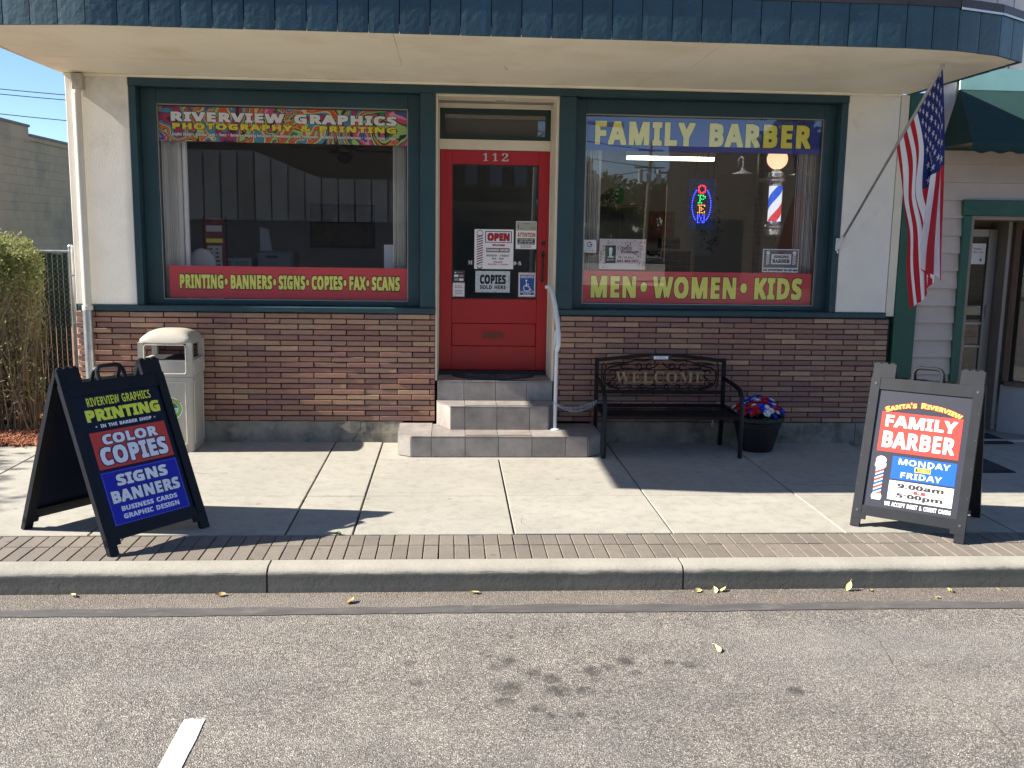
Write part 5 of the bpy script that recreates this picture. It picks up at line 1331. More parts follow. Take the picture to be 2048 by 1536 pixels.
# barber pole lamp
t = thing('barber_pole', 'barber pole with lit globe, striped spiral and chrome caps inside the right window', 'barber pole', (3.20, .42, 2.0))
cx_, cy_ = 3.195, .42
sub(t, MB().lathe([(.001, 0), (.055, .002), (.073, .012), (.080, .030), (.080, .075), (.090, .082), (.095, .10), (.085, .118), (.066, .130), (.066, .150), (.001, .151)], (cx_, cy_, 2.005), 28), 'lower_cap', M['chrome'], smooth=True)
sub(t, MB().lathe([(.001, 0), (.070, 0), (.074, .022), (.094, .040), (.102, .062), (.092, .085), (.080, .092), (.080, .128), (.062, .138), (.045, .145), (.045, .165), (.001, .166)], (cx_, cy_, 2.500), 28), 'upper_cap', M['chrome'], smooth=True)
mb = MB(); n_, h0, h1, r_ = 36, 2.156, 2.500, .064
seg = 40
for j in range(seg + 1):
    z = h0 + (h1 - h0) * j / seg
    for i in range(n_):
        a = 2 * math.pi * i / n_ + (z - h0) * 2 * math.pi / .46
        mb.v.append((cx_ + r_ * math.cos(a), cy_ + r_ * math.sin(a), z))
for j in range(seg):
    for i in range(n_):
        mb.f.append((j * n_ + i, j * n_ + (i + 1) % n_, (j + 1) * n_ + (i + 1) % n_, (j + 1) * n_ + i))
        q_ = (i % 36) / 36
        mb.m.append(0 if q_ < .25 else 1 if q_ < .5 else 2 if q_ < .75 else 1)
def glowp(name, c, e):
    m, tt, p = nodes(name); p.inputs['Base Color'].default_value = c4(c); p.inputs['Emission Color'].default_value = c4(c); p.inputs['Emission Strength'].default_value = e; p.inputs['Roughness'].default_value = .2; return m
sub(t, mb, 'spiral', [glowp('spiral_blue', (.03, .10, .62), .35), glowp('spiral_white', (.62, .66, .74), .42), glowp('spiral_red', (.62, .05, .06), .35)], smooth='all')
sub(t, MB().ball((cx_, cy_, 2.762), .101, 18), 'globe', glowp('globe_glow', (1.0, .64, .38), .42), smooth='all')
sub(t, MB().box(cx_ - .03, cx_ + .03, cy_ + .08, cy_ + .5, 2.56, 2.60).box(cx_ - .03, cx_ + .03, cy_ + .48, cy_ + .54, .601, 3.2), 'bracket', M['black_metal'])
sub(t, MB().tube([(cx_ + .03, cy_ + .02, 2.01), (cx_ + .035, cy_ + .03, 1.66), (cx_ + .04, cy_ + .04, 1.35)], .004, 5), 'cord', ink)

# LED open sign
t = thing('led_open_sign', 'dark lit panel spelling OPEN downwards in a blue dotted oval in the right window', 'sign', (2.475, .50, 2.07))
sub(t, MB().box(2.345, 2.615, .50, .52, 2.065, 2.560), 'panel', flat('led_panel', (.018, .04, .13), .25))
leds = [emat('led_red', (1, .02, .05), 3.2), emat('led_green', (.02, 1, .12), 1.6), emat('led_amber', (1, .35, .04), 1.7), emat('led_blue', (.03, .04, 1), 5)]
FNT = {'O': ["01110", "11011", "10001", "10001", "10001", "11011", "01110"], 'P': ["11110", "01011", "01001", "01110", "01000", "01000", "11100"], 'E': ["11111", "01001", "01100", "01110", "01100", "01001", "11111"], 'N': ["11011", "11001", "10101", "10101", "10101", "10011", "11011"]}
def dot(mb, x, z, r, m):
    mb.add([(x + r * math.cos(6.283 * j / 6), .498, z + r * math.sin(6.283 * j / 6)) for j in range(6)] + [(x, .495, z)], [(j, (j + 1) % 6, 6) for j in range(6)], m)
mb = MB(); cx = 2.478
for k_, ch in enumerate("OPEN"):
    for r_, row in enumerate(FNT[ch]):
        for c_, v in enumerate(row):
            if v == '1': dot(mb, cx + (c_ - 2) * .0165, 2.498 - k_ * .096 - r_ * .0125, .0040, k_)
sub(t, mb, 'letters', leds)
mb = MB()
for i in range(46):
    a = 2 * math.pi * i / 46
    x_, z_ = cx + .094 * math.cos(a), 2.305 + .175 * math.sin(a)
    if abs(x_ - cx) < .05 : continue
    dot(mb, x_, z_, .0046, 0)
sub(t, mb, 'oval', [leds[3]])
sub(t, MB().tube([(2.40, .51, 2.56), (2.45, .51, 3.05)], .0022, 4).tube([(2.60, .51, 2.56), (2.56, .51, 3.05)], .0022, 4).tube([(2.53, .51, 2.56), (2.53, .51, 3.05)], .003, 4), 'cord', ink)
# fluorescent tube
t = thing('fluorescent_light', 'long lit fluorescent ceiling light inside the right window', 'ceiling light', (2.5, 2.0, 2.9))
sub(t, MB().box(1.985, 2.985, 1.97, 2.03, 2.850, 2.888), 'tube', emat('fluorescent', (1.0, .90, .66), 2.6))
sub(t, MB().box(1.98, 2.99, 1.95, 2.05, 2.889, 2.94), 'housing', M['white_paint'])
sub(t, MB().box(2.2, 2.22, 1.99, 2.01, 2.94, 3.22).box(2.8, 2.82, 1.99, 2.01, 2.94, 3.22), 'hanger', M['white_paint'])
t = thing('fluorescent_light', 'small lit ceiling light behind the letters F and A of the blue banner', 'ceiling light', (1.55, 3.2, 3.0))
sub(t, MB().box(1.42, 1.68, 3.17, 3.23, 3.13, 3.16), 'tube', emat('fluorescent_b', (1.0, .93, .72), 3))
# objects in the barber room
t = thing('barber_chair', 'dark barber chair seen dimly inside the right window', 'chair', (2.60, 2.2, .6))
sub(t, MB().cbox(2.30, 2.90, 1.9, 2.4, 1.15, 1.30, .03), 'seat', M['black_metal'])
sub(t, MB().cbox(2.34, 2.86, 2.36, 2.46, 1.30, 1.82, .03), 'backrest', M['black_metal'])
sub(t, MB().cbox(2.47, 2.73, 2.37, 2.44, 1.85, 1.98, .03), 'headrest', M['black_metal'])
sub(t, MB().lathe([(.25, 0), (.24, .03), (.06, .08), (.06, .55)], (2.6, 2.15, .6), 16), 'pedestal', M['chrome'])
t = thing('wall_cabinet', 'brown cabinet with a framed glass door on the far wall of the barber room', 'cabinet', (2.1, 3.0, 1.5))
sub(t, MB().box(1.75, 2.45, 2.98, 3.10, 1.30, 2.35), 'body', flat('cabinet', (.16, .13, .09), .6))
sub(t, MB().box(1.80, 2.08, 2.965, 2.98, 1.36, 2.28), 'door', flat('cabinet_door', (.11, .11, .09), .5)); sub(t, MB().box(2.12, 2.40, 2.965, 2.98, 1.36, 2.28), 'door', flat('cabinet_door', (.11, .11, .09), .5))
t = thing('dried_wreath', 'pale leafy wreath hanging right of the lit OPEN sign', 'wreath', (2.85, 1.6, 2.1))
mb = MB()
for i in range(260):
    a = R.uniform(0, 6.283); rr = .13 + R.gauss(0, .03)
    p = Vector((2.88 + rr * math.cos(a) * .8, 1.6 + R.uniform(-.03, .03), 2.13 + rr * 1.5 * math.sin(a) - R.random() * .08))
    u_ = Vector((R.uniform(-1, 1), R.uniform(-.4, .4), R.uniform(-1, 1))).normalized() * R.uniform(.012, .03); v_ = Vector((-u_.z, R.uniform(-.01, .01), u_.x)) * .4
    mb.add([p - u_, p + v_, p + u_, p - v_], [(0, 1, 2, 3)], 0 if R.random() < .6 else 1)
sub(t, mb, 'leaves', [flat('wreath_pale', (.35, .31, .24), .8), flat('wreath_dark', (.07, .06, .04), .8)])
t = thing('wall_poster', 'pale poster strip on the far right wall of the barber room', 'poster', (3.4, 3.6, 2.0))
sub(t, MB().box(3.18, 3.42, 3.58, 3.60, 1.75, 2.15), 'sheet', flat('poster_blue', (.35, .42, .44), .6))
sub(t, MB().box(1.0, 4.1, 3.61, 3.66, .6, 3.21), 'partition', M['room'])
t = thing('plant', 'small dark potted plant and green bottle on the shelf in the barber room', 'plant', (2.0, 2.7, 1.9))
sub(t, MB().box(1.80, 2.30, 2.70, 2.90, 2.36, 2.38), 'shelf', M['wood'])
sub(t, MB().lathe([(.05, 0), (.055, .15), (.02, .19), (.02, .24)], (2.05, 2.8, 2.381), 12), 'bottle', flat('green_glass', (.02, .14, .06), .2))
mb = MB()
for i in range(90):
    p = Vector((1.90 + R.gauss(0, .05), 2.8 + R.gauss(0, .03), 2.45 + R.gauss(0, .05))); u_ = Vector((R.uniform(-1, 1), R.uniform(-.4, .4), R.uniform(-1, 1))).normalized() * .025; v_ = Vector((-u_.z, 0, u_.x)) * .4
    mb.add([p - u_, p + v_, p + u_, p - v_], [(0, 1, 2, 3)])
sub(t, mb, 'foliage', flat('dark_leaf', (.03, .04, .02), .7))

# ================================================================== BENCH
bn = thing('garden_bench', 'black metal bench with scrollwork back reading WELCOME against the brick wall', 'bench', (2.0, -.35, 0))
BM = M['black_metal']
yb = -.10
def bp(mb, name, m=BM, **k): return sub(bn, mb, name, m, **k)
for x_ in (1.385, 2.612):
    bp(MB().tube([(x_, -.085, 0), (x_, -.12, .40), (x_, -.10, .845)], .024, 4), 'rear_leg')
# arms: from the back posts out over and down as front legs
for x_, xo in ((1.385, 1.385), (2.612, 2.640)):
    bp(MB().tube([(x_, -.11, .655), (x_, -.22, .655), (x_ + (xo - x_) * .5, -.42, .640), (xo, -.54, .615), (xo, -.62, .56), (xo, -.648, .48), (xo, -.652, 0)], .021, 6), 'arm_and_leg', smooth=True)
    bp(MB().tube([(x_, -.12, .40), (xo, -.645, .375)], .018, 4), 'side_rail')
# arched top rail
n_ = 24; pts = []
for i in range(n_ + 1):
    u = i / n_; x_ = 1.372 + u * 1.253; z_ = .823 + .052 * (math.sin(math.pi * u) ** 1.2)
    pts.append((x_, yb, z_))
bp(MB().tube(pts, .022, 4), 'top_rail')
bp(MB().tube([(1.41, yb, .52), (2.59, yb, .52)], .022, 4), 'back_rail')
# oval frame and scrolls
def curve2(mb, pts, r=.0085): mb.tube([(x, yb, z) for x, z in pts], r, 6, flatten=None)
def spiral(cx, cz, r0, r1, a0, a1, n=14): return [(cx + (r0 + (r1 - r0) * i / n) * math.cos(a0 + (a1 - a0) * i / n), cz + (r0 + (r1 - r0) * i / n) * math.sin(a0 + (a1 - a0) * i / n)) for i in range(n + 1)]
mb = MB()
for sgn in (-1, 1):
    c0 = 1.998
    X = lambda d: c0 + sgn * d
    curve2(mb, [(X(d), z) for d, z in ((.30, .785), (.40, .775), (.49, .755), (.535, .72), (.545, .665), (.535, .61), (.49, .57), (.42, .553))])
    for (dx, cz, r0, r1, a0, a1) in ((.47, .70, .012, .060, 0, 4.6), (.47, .60, .012, .035, 1.5, -3.5), (.36, .775, .010, .034, 3, -2.5), (.22, .765, .012, .045, 0, 4.5), (.105, .770, .010, .040, 3.1, -1.6),
                                     (.07, .575, .010, .030, 0, 4.7), (.17, .575, .010, .030, 3.1, -2), (.30, .570, .010, .026, 0, 4.5), (.40, .570, .010, .026, 3.1, -2), (.50, .585, .010, .03, 0, 4)):
        curve2(mb, [(c0 + sgn * (dx + (x - dx)), z) for x, z in spiral(dx, cz, r0, r1, a0, a1)], .0075)
    curve2(mb, [(X(d), z) for d, z in ((.02, .80), (.05, .765), (.10, .745), (.16, .748), (.22, .735), (.30, .745), (.38, .742), (.44, .715))], .007)
    curve2(mb, [(X(d), z) for d, z in ((.0, .560), (.07, .548), (.14, .560), (.22, .550), (.30, .560), (.38, .552), (.45, .565), (.52, .60))], .007)
    curve2(mb, [(X(d), z) for d, z in ((.545, .80), (.56, .78), (.565, .70), (.56, .60), (.545, .55))], .006)
    curve2(mb, [(X(d), z) for d, z in ((.0, .83), (.08, .835), (.16, .818), (.24, .825), (.33, .80), (.43, .80), (.52, .785))], .007)
bp(mb, 'scrollwork')
mb = MB()
put_text(mb, "WELCOME", 1.565, 2.425, .610, .718, yb - .014, font='serif', bold=-.018, track=.06)
mb2 = MB()
for f_ in mb.f: pass
nv = len(mb.v)
mb.v += [(x, y + .012, z) for x, y, z in mb.v]
ec = {}
for f_ in list(mb.f):
    for i in range(len(f_)):
        a, b_ = f_[i], f_[(i + 1) % len(f_)]
        ec[(a, b_)] = 1
for (a, b_) in list(ec):
    if (b_, a) not in ec: mb.f.append((b_, a, a + nv, b_ + nv)); mb.m.append(0)
bp(mb, 'lettering', M['bronze'])
bp(MB().cbox(1.925, 2.062, yb - .030, yb - .022, .838, .868, .001), 'plaque', wht)
mb = MB()
put_text(mb, "This bench is for", 1.950, 2.036, .856, .864, yb - .0312); put_text(mb, "barber shop customers", 1.935, 2.052, .843, .851, yb - .0312)
bp(mb, 'plaque_lettering', navy)
bp(MB().cbox(1.895, 2.095, yb - .0215, yb + .02, .834, .876, .002), 'plaque_backing', flat('plaque_dark', (.02, .035, .04), .4))
for i in range(9):
    y_ = -.16 - i * .052
    z_ = .402 - i * .0028 - (.012 * math.sin(math.pi * i / 8))
    bp(MB().cbox(1.395, 2.630, y_ - .036, y_, z_, z_ + .006, .001), 'seat_slat')
bp(MB().tube([(1.39, -.64, .372), (2.64, -.64, .372)], .020, 4), 'front_rail')
bp(MB().tube([(1.39, -.13, .398), (2.62, -.13, .398)], .016, 4), 'seat_rail')

# chains
def chain(label, pts, n_):
    t = thing('chain', label, 'chain', pts[0])
    P = [Vector(p) for p in pts]
    def at(u):
        a, b_, c_ = P; return a * (1 - u) ** 2 + b_ * 2 * u * (1 - u) + c_ * u * u
    lk = MB(); ring = []
    for i in range(13):
        a = 2 * math.pi * i / 12
        ring.append((.017 * math.cos(a) + (.007 if math.cos(a) > 0 else -.007), .010 * math.sin(a), 0))
    lk.tube(ring, .0036, 6, caps=False)
    me = lk.mesh('link', M['steel_link'], True)
    for i in range(n_):
        u = (i + .5) / n_; d = (at(min(1, u + .02)) - at(max(0, u - .02))).normalized()
        q_ = d.to_track_quat('X', 'Z') @ Quaternion((1, 0, 0), (math.pi / 2 if i % 2 else .2) + R.uniform(-.3, .3))
        o = link('link', me, t, at(u) - P[0]); o.rotation_mode = 'QUATERNION'; o.rotation_quaternion = q_
    return t
chain('steel chain tying the bench to the white hand rail, upper strand', [(.955, -.318, .445), (1.16, -.25, .33), (1.385, -.145, .440)], 15)
chain('steel chain tying the bench to the white hand rail, lower strand', [(.985, -.318, .435), (1.17, -.26, .285), (1.385, -.150, .420)], 15)
chain('short loose steel chain hanging below the right end of the bench seat', [(2.520, -.15, .375), (2.52, -.15, .30), (2.515, -.15, .20)], 6)

# ================================================================== FLOWER POT
fp = thing('flower_planter', 'black round planter full of red white and blue artificial flowers beside the bench', 'planter', (2.905, -.295, 0))
MB().lathe([(.13, 0), (.15, .005), (.165, .05), (.195, .16), (.215, .25), (.222, .285), (.236, .290), (.245, .300), (.245, .335), (.236, .342), (.22, .342), (.215, .31), (.001, .30)], (0, 0, 0), 36).build('pot', M['pot'], fp, smooth=True)
for z_ in (.262, .275, .248): MB().tube([((.216 + (z_ - .25) * .15) * math.cos(a), (.216 + (z_ - .25) * .15) * math.sin(a), z_) for a in [2 * math.pi * i / 36 for i in range(37)]], .004, 5, caps=False).build('rib', M['pot'], fp)
def petal_mat(name, c):
    return mat(name, c, .7, var=.25, vs=60)
pms = [petal_mat('petal_red', (.50, .012, .015)), petal_mat('petal_white', (.68, .69, .74)), petal_mat('petal_blue', (.015, .05, .62))]
pm_ = []
for m_ in pms:
    mb = MB()
    for lay, (n_, rr, up) in enumerate(((6, .046, .3), (5, .034, .9), (4, .018, 1.6))):
        for i in range(n_):
            a = 2 * math.pi * i / n_ + lay * .5
            dx, dy = math.cos(a), math.sin(a)
            w_ = rr * .62
            p0 = (0, 0, 0); tip_ = (dx * rr, dy * rr, rr * up * .5 + .004)
            l_ = (dx * rr * .6 - dy * w_, dy * rr * .6 + dx * w_, rr * up * .35); r2 = (dx * rr * .6 + dy * w_, dy * rr * .6 - dx * w_, rr * up * .35)
            mb.add([p0, r2, tip_, l_, (dx * rr * .62, dy * rr * .62, rr * up * .22)], [(0, 1, 4), (1, 2, 4), (2, 3, 4), (3, 0, 4)])
    pm_.append(mb.mesh('flower', m_))
for i in range(104):
    a = i * 2.39996; rr = .238 * math.sqrt((i + .5) / 104)
    h = .345 + .155 * (1 - (rr / .25) ** 2) + R.uniform(-.015, .02)
    rot = Quaternion((-math.sin(a), math.cos(a), 0), rr / .25 * .9 + R.uniform(-.2, .2))
    o = link('flower', pm_[R.choice((0, 1, 2, 0, 0, 2, 1, 2))], fp, (rr * math.cos(a), rr * math.sin(a), h))
    o.rotation_mode = 'QUATERNION'; o.rotation_quaternion = rot
    s_ = R.uniform(.55, .90); o.scale = (s_, s_, s_)
mb = MB()
for i in range(420):
    a = R.uniform(0, 6.283); rr = .25 * math.sqrt(R.random())
    p = Vector((rr * math.cos(a), rr * math.sin(a), .33 + .14 * (1 - (rr / .26) ** 2) + R.uniform(-.03, .01)))
    u_ = Vector((R.uniform(-1, 1), R.uniform(-1, 1), R.uniform(-.3, .8))).normalized() * .026; v_ = u_.cross(Vector((0, 0, 1))).normalized() * .012
    mb.add([p - u_, p + v_, p + u_, p - v_], [(0, 1, 2, 3)])
mb.build('foliage', flat('art_leaf', (.02, .10, .06), .6), fp)

# ================================================================== LITTER BIN
tb = thing('litter_bin', 'beige square litter bin with a domed open hood and a green oval town emblem', 'trash can', (-2.528, -.235, 0))
def ring_shell(levels):
    """levels: (half width, half depth, z, corner radius) stacked"""
    mb = MB(); K = 5
    def outline(hw, hd, c):
        pts = []
        for (sx, sy, a0) in ((1, -1, -math.pi / 2), (1, 1, 0), (-1, 1, math.pi / 2), (-1, -1, math.pi)):
            for k_ in range(K):
                a = a0 + math.pi / 2 * k_ / (K - 1)
                pts.append((sx * (hw - c) + c * math.cos(a), sy * (hd - c) + c * math.sin(a)))
        return pts
    n = 0
    for hw, hd, z, c in levels:
        o = outline(hw, hd, c); n = len(o)
        mb.v += [(x, y, z) for x, y in o]
    for j in range(len(levels) - 1):
        for i in range(n):
            mb.f.append((j * n + i, j * n + (i + 1) % n, (j + 1) * n + (i + 1) % n, (j + 1) * n + i)); mb.m.append(0)
    mb.f.append(tuple(range(n - 1, -1, -1))); mb.m.append(0)
    e = (len(levels) - 1) * n
    mb.f.append(tuple(e + i for i in range(n))); mb.m.append(0)
    return mb
TM = M['trash']
ring_shell([(.212, .202, 0, .03), (.218, .208, .01, .035), (.228, .218, .684, .035)]).build('body', TM, tb, smooth=True)
ring_shell([(.229, .219, .687, .035), (.236, .226, .692, .035), (.237, .227, .835, .035), (.20, .19, .838, .03)]).build('hood_base', TM, tb, smooth=True)
for sx in (-1, 1):
    for sy in (-1, 1):
        cx, cy_ = sx * .209, sy * .199
        mb = MB().tube([(cx, cy_, .83), (cx, cy_, .995)], .036, 4)
        mb.build('hood_post', TM, tb)
# domed top
mb = MB(); G = 14
for i in range(G + 1):
    for j in range(G + 1):
        u, v = -1 + 2 * i / G, -1 + 2 * j / G
        r_ = (abs(u) ** 6 + abs(v) ** 6) ** (1 / 6) if (u or v) else 0
        su = u; sv = v
        if r_ > 1: su, sv = u / r_, v / r_
        z = .995 + .100 * (1 - abs(su) ** 3.2) * (1 - abs(sv) ** 3.2) ** 1.0 * .62 + .046 * (1 - max(abs(su), abs(sv)) ** 8)
        mb.v.append((su * .239, sv * .229, z))
for i in range(G):
    for j in range(G):
        a = i * (G + 1) + j
        mb.f.append((a, a + G + 1, a + G + 2, a + 1)); mb.m.append(0)
b0 = len(mb.v)
edge_ = [(i, 0) for i in range(G)] + [(G, j) for j in range(G)] + [(i, G) for i in range(G, 0, -1)] + [(0, j) for j in range(G, 0, -1)]
for (i, j) in edge_:
    x, y, z = mb.v[i * (G + 1) + j]; mb.v.append((x, y, .985))
ne = len(edge_)
for k_ in range(ne):
    i, j = edge_[k_]; i2, j2 = edge_[(k_ + 1) % ne]
    mb.f.append((b0 + k_, b0 + (k_ + 1) % ne, i2 * (G + 1) + j2, i * (G + 1) + j)); mb.m.append(0)
mb.f.append(tuple(b0 + k_ for k_ in range(ne - 1, -1, -1))); mb.m.append(0)
mb.build('hood_top', TM, tb, smooth='all')
MB().box(-.19, .19, -.18, .18, .836, .842).build('inner_floor', M['dark_void'], tb)
# raised outline on the front and side, opening lips
def outline_tube(pts, r, name):
    MB().tube(pts + [pts[0]], r, 6, caps=False).build(name, M['trash_edge'], tb, smooth=True)
yf = -.2205
def rr_(x0, x1, z0, z1, c, y_): 
    out = []
    for (cx, cz, a0) in ((x1 - c, z0 + c, -math.pi / 2), (x1 - c, z1 - c, 0), (x0 + c, z1 - c, math.pi / 2), (x0 + c, z0 + c, math.pi)):
        for k_ in range(4):
            a = a0 + math.pi / 2 * k_ / 3; z = cz + c * math.sin(a)
            out.append((cx + c * math.cos(a), y_(z), z))
    return out
outline_tube(rr_(-.165, .165, .075, .640, .02, lambda z: -.208 - .010 * z / .684 - .001), .0035, 'panel_ridge')
outline_tube(rr_(-.180, .180, .718, .975, .02, lambda z: -.2275 if z < .84 else -.2275), .0035, 'panel_ridge')
outline_tube([(.2195 + .010 * z / .684, x_, z) for (x_, yy_, z) in rr_(-.155, .155, .075, .640, .02, lambda z: 0)], .0035, 'panel_ridge')
outline_tube([(.2375, x_, z) for (x_, yy_, z) in rr_(-.170, .170, .718, .80, .012, lambda z: 0)], .003, 'panel_ridge')
# oval emblem
ye = lambda z: -.208 - .010 * z / .684
def oval(cx, cz, a, b_, off, m, mb, n=32, z_lo=-9):
    vs = []
    for i in range(n):
        t_ = 2 * math.pi * i / n; z = max(cz + b_ * math.sin(t_), z_lo)
        vs.append((cx + a * math.cos(t_), ye(z) - off, z))
    mb.add(vs, [tuple(range(n))], m)
mb = MB(); cx, cz = .005, .400
oval(cx, cz, .128, .110, .0010, 0, mb); oval(cx, cz, .122, .104, .0016, 1, mb); oval(cx, cz + .004, .094, .078, .0022, 2, mb)
def pol(pts, off, m): mb.add([(x, ye(z) - off, z) for x, z in pts], [tuple(range(len(pts)))], m)
pol([(-.085, .405), (-.03, .385), (.03, .40), (.095, .41), (.085, .430), (.06, .455), (.045, .437), (.03, .458), (.015, .438), (-.02, .452), (-.05, .430), (-.08, .44)], .0028, 3)
pol([(-.07, .350), (.0, .335), (.06, .35), (.085, .385), (.04, .372), (-.03, .378), (-.08, .39)], .0028, 4)
pol([(.0, .385), (.088, .395), (.08, .372), (.03, .376)], .0034, 5)
MB_ = mb; MB_.build('emblem', [wht, flat('em_green', (.20, .42, .05), .5), flat('em_sky', (.42, .62, .74), .5), flat('em_forest', (.05, .13, .05), .6), flat('em_river', (.30, .48, .60), .5), flat('em_sand', (.45, .32, .14), .6)], tb)
mb = MB()
put_text(mb, "ROGUE RIVER", -.075, .098, .462, .492, -.2185, bold=.06, ref_bold=.02, arc=(.55,), m=0)
put_text(mb, "ROGUE RIVER", -.075, .098, .462, .492, -.2195, bold=.02, arc=(.55,), m=1)
put_text(mb, "OREGON", -.068, .078, .330, .356, -.2175, bold=.04, ref_bold=.0, m=0)
put_text(mb, "OREGON", -.068, .078, .330, .356, -.2185, bold=.0, m=2)
mb.build('emblem_lettering', [ink, flat('em_yellow', (.42, .46, .08), .5), wht], tb)

# ================================================================== A-FRAME SIGNS
def aframe(label, c, rz, W_, spread, H, plastic, insert):
    t = thing('sandwich_board', label, 'sandwich board', (c[0], c[1], 0), rz)
    th = math.atan2(spread, H); L = math.hypot(spread, H)
    def slope(mb, front=True):     # local panel coords (x, depth d outward, s along slope) -> thing coords
        out = []
        for x, d, s in mb.v:
            y = -(spread * (1 - s / L)) ; z = s / L * H
            nx = (-math.cos(th), math.sin(th))
            y += -math.cos(th) * d; z += math.sin(th) * d
            out.append((x, y if front else -y, z))
        mb.v = out
        if not front: mb.f = [f_[::-1] for f_ in mb.f]
        return mb
    hw = W_ / 2
    def pbox(mb, x0, x1, s0, s1, d0, d1, m=0):   # d outward
        return mb.hexa([(x0, d1, s0), (x0, d0, s0), (x1, d0, s0), (x1, d1, s0), (x0, d1, s1), (x0, d0, s1), (x1, d0, s1), (x1, d1, s1)][::-1] if False else
                       [(x0, d1, s0), (x1, d1, s0), (x1, d0, s0), (x0, d0, s0), (x0, d1, s1), (x1, d1, s1), (x1, d0, s1), (x0, d0, s1)], m)
    fw = .062
    for front in (True, False):
        for sx in (-1, 1):
            mb = MB()
            a, b_ = (hw - fw, hw) if sx > 0 else (-hw, -hw + fw)
            pbox(mb, a, b_, .055, L - .105, -.020, .020)
            pbox(mb, a + (.0 if sx > 0 else -.0), b_, .0, .0545, -.018, .018)
            pbox(mb, a + (-.03 if sx > 0 else 0), b_ + (0 if sx > 0 else .03), .0555, .10, -.019, .019)
            slope(mb, front).build('side_rail', plastic, t)
            mb = MB()
            aa, bb = (hw - .155, hw - .004) if sx > 0 else (-hw + .004, -hw + .155)
            pbox(mb, aa, bb, L - .1045, L - .004, -.015, .015)
            slope(mb, front).build('hinge_tab', plastic, t)
        mb = MB(); pbox(mb, -hw + fw + .001, hw - fw - .001, .085, .155, -.017, .017); slope(mb, front).build('bottom_rail', plastic, t)
        mb = MB(); pbox(mb, -hw + fw + .001, hw - fw - .001, L - .19, L - .106, -.017, .017); slope(mb, front).build('top_rail', plastic, t)
        mb = MB()
        h_ = [(-.095, 0, L - .11), (-.095, 0, L - .045), (-.078, 0, L - .018), (-.055, 0, L - .010), (.055, 0, L - .010), (.078, 0, L - .018), (.095, 0, L - .045), (.095, 0, L - .11)]
        mb.tube(h_, .0135, 8); slope(mb, front).build('handle', plastic, t, smooth=True)
        mb = MB()
        for sx in (-1, 1):
            for s_ in (.115, L - .15):
                mb.tube([(sx * (hw - .035), .0195, s_), (sx * (hw - .035), .0235, s_)], .009, 10)
            for s_ in (.30, .50, .70, .88):
                mb.tube([(sx * (hw - .012), .0195, s_), (sx * (hw - .012), .022, s_)], .004, 6)
        slope(mb, front).build('rivets', M['black_metal'] if plastic == M['black_plastic'] else flat('rivet_grey', (.10, .10, .11), .35, metal=.5), t)
        x0, x1, s0, s1 = -hw + fw - .004, hw - fw + .004, .150, L - .185
        mb = MB(); pbox(mb, x0, x1, s0, s1, -.002, .006); slope(mb, front).build('insert_panel', insert, t)
    for sx in (-1, 1):   # hinge knuckles on top
        for k_ in range(3):
            x_ = sx * (hw - .032 - k_ * .048)
            MB().tube([(x_ - .015, 0, H - .003), (x_ + .015, 0, H - .003)], .015, 10).build('hinge', plastic, t, smooth=True)
    X0, X1, S0, S1 = -hw + fw, hw - fw, .155, L - .19
    def fx(u): return X0 + (X1 - X0) * u
    def fs_(v): return S1 - (S1 - S0) * v
    def prt(mb, mats, name='print'):
        # mb built with x in 0..1-mapped coords: (x, y=-off, s)
        mb.v = [(x, .0065 - y, s) for x, y, s in mb.v]
        return slope(mb, True).build(name, mats, t)
    return t, fx, fs_, prt
def trect(mb, fx, fs_, u0, u1, v0, v1, off, m):
    mb.add([(fx(u0), -off, fs_(v1)), (fx(u1), -off, fs_(v1)), (fx(u1), -off, fs_(v0)), (fx(u0), -off, fs_(v0))], [(0, 1, 2, 3)], m)
def ttext(mb, fx, fs_, s, u0, u1, v0, v1, off, m, **k):
    put_text(mb, s, fx(u0), fx(u1), fs_(v1), fs_(v0), -off, m=m, **k)

s_red = flat('sign_red', (.58, .055, .04), .35, spec=.25); s_blue = flat('sign_deep_blue', (.010, .015, .42), .3, spec=.25); s_lav = flat('sign_pale', (.82, .83, .92), .4); s_yg = flat('sign_yellow_green', (.80, .84, .06), .4)
t, fx, fs_, prt = aframe('black sandwich board by the kerb at the left advertising Riverview Graphics printing and color copies', (-2.236, -2.71), math.atan2(.597, .442), .755, .470, 1.115, M['black_plastic'], flat('insert_dark', (.005, .010, .026), .35, spec=.2))
mb = MB()
trect(mb, fx, fs_, .06, .94, .285, .565, .001, 0); trect(mb, fx, fs_, .05, .95, .585, .985, .001, 1)
n_d = 44
for i in range(n_d):   # fine dotted border round the blue field
    for v_ in (.592, .978): trect(mb, fx, fs_, .06 + i * .88 / n_d, .06 + i * .88 / n_d + .008, v_, v_ + .003, .0016, 2)
for i in range(36):
    for u_ in (.060, .934): trect(mb, fx, fs_, u_, u_ + .005, .592 + i * .39 / 36, .592 + i * .39 / 36 + .005, .0016, 2)
prt(mb, [s_red, s_blue, flat('gold_dot', (.4, .38, .12), .5)])
mb = MB()
T_ = lambda *a, **k: ttext(mb, fx, fs_, *a, **k)
T_("RIVERVIEW GRAPHICS", .13, .87, .025, .090, .002, 0, bold=.0)
T_("PRINTING", .08, .94, .115, .205, .002, 0, bold=.03)
T_("• IN THE BARBER SHOP •", .15, .85, .232, .258, .002, 1, bold=.02)
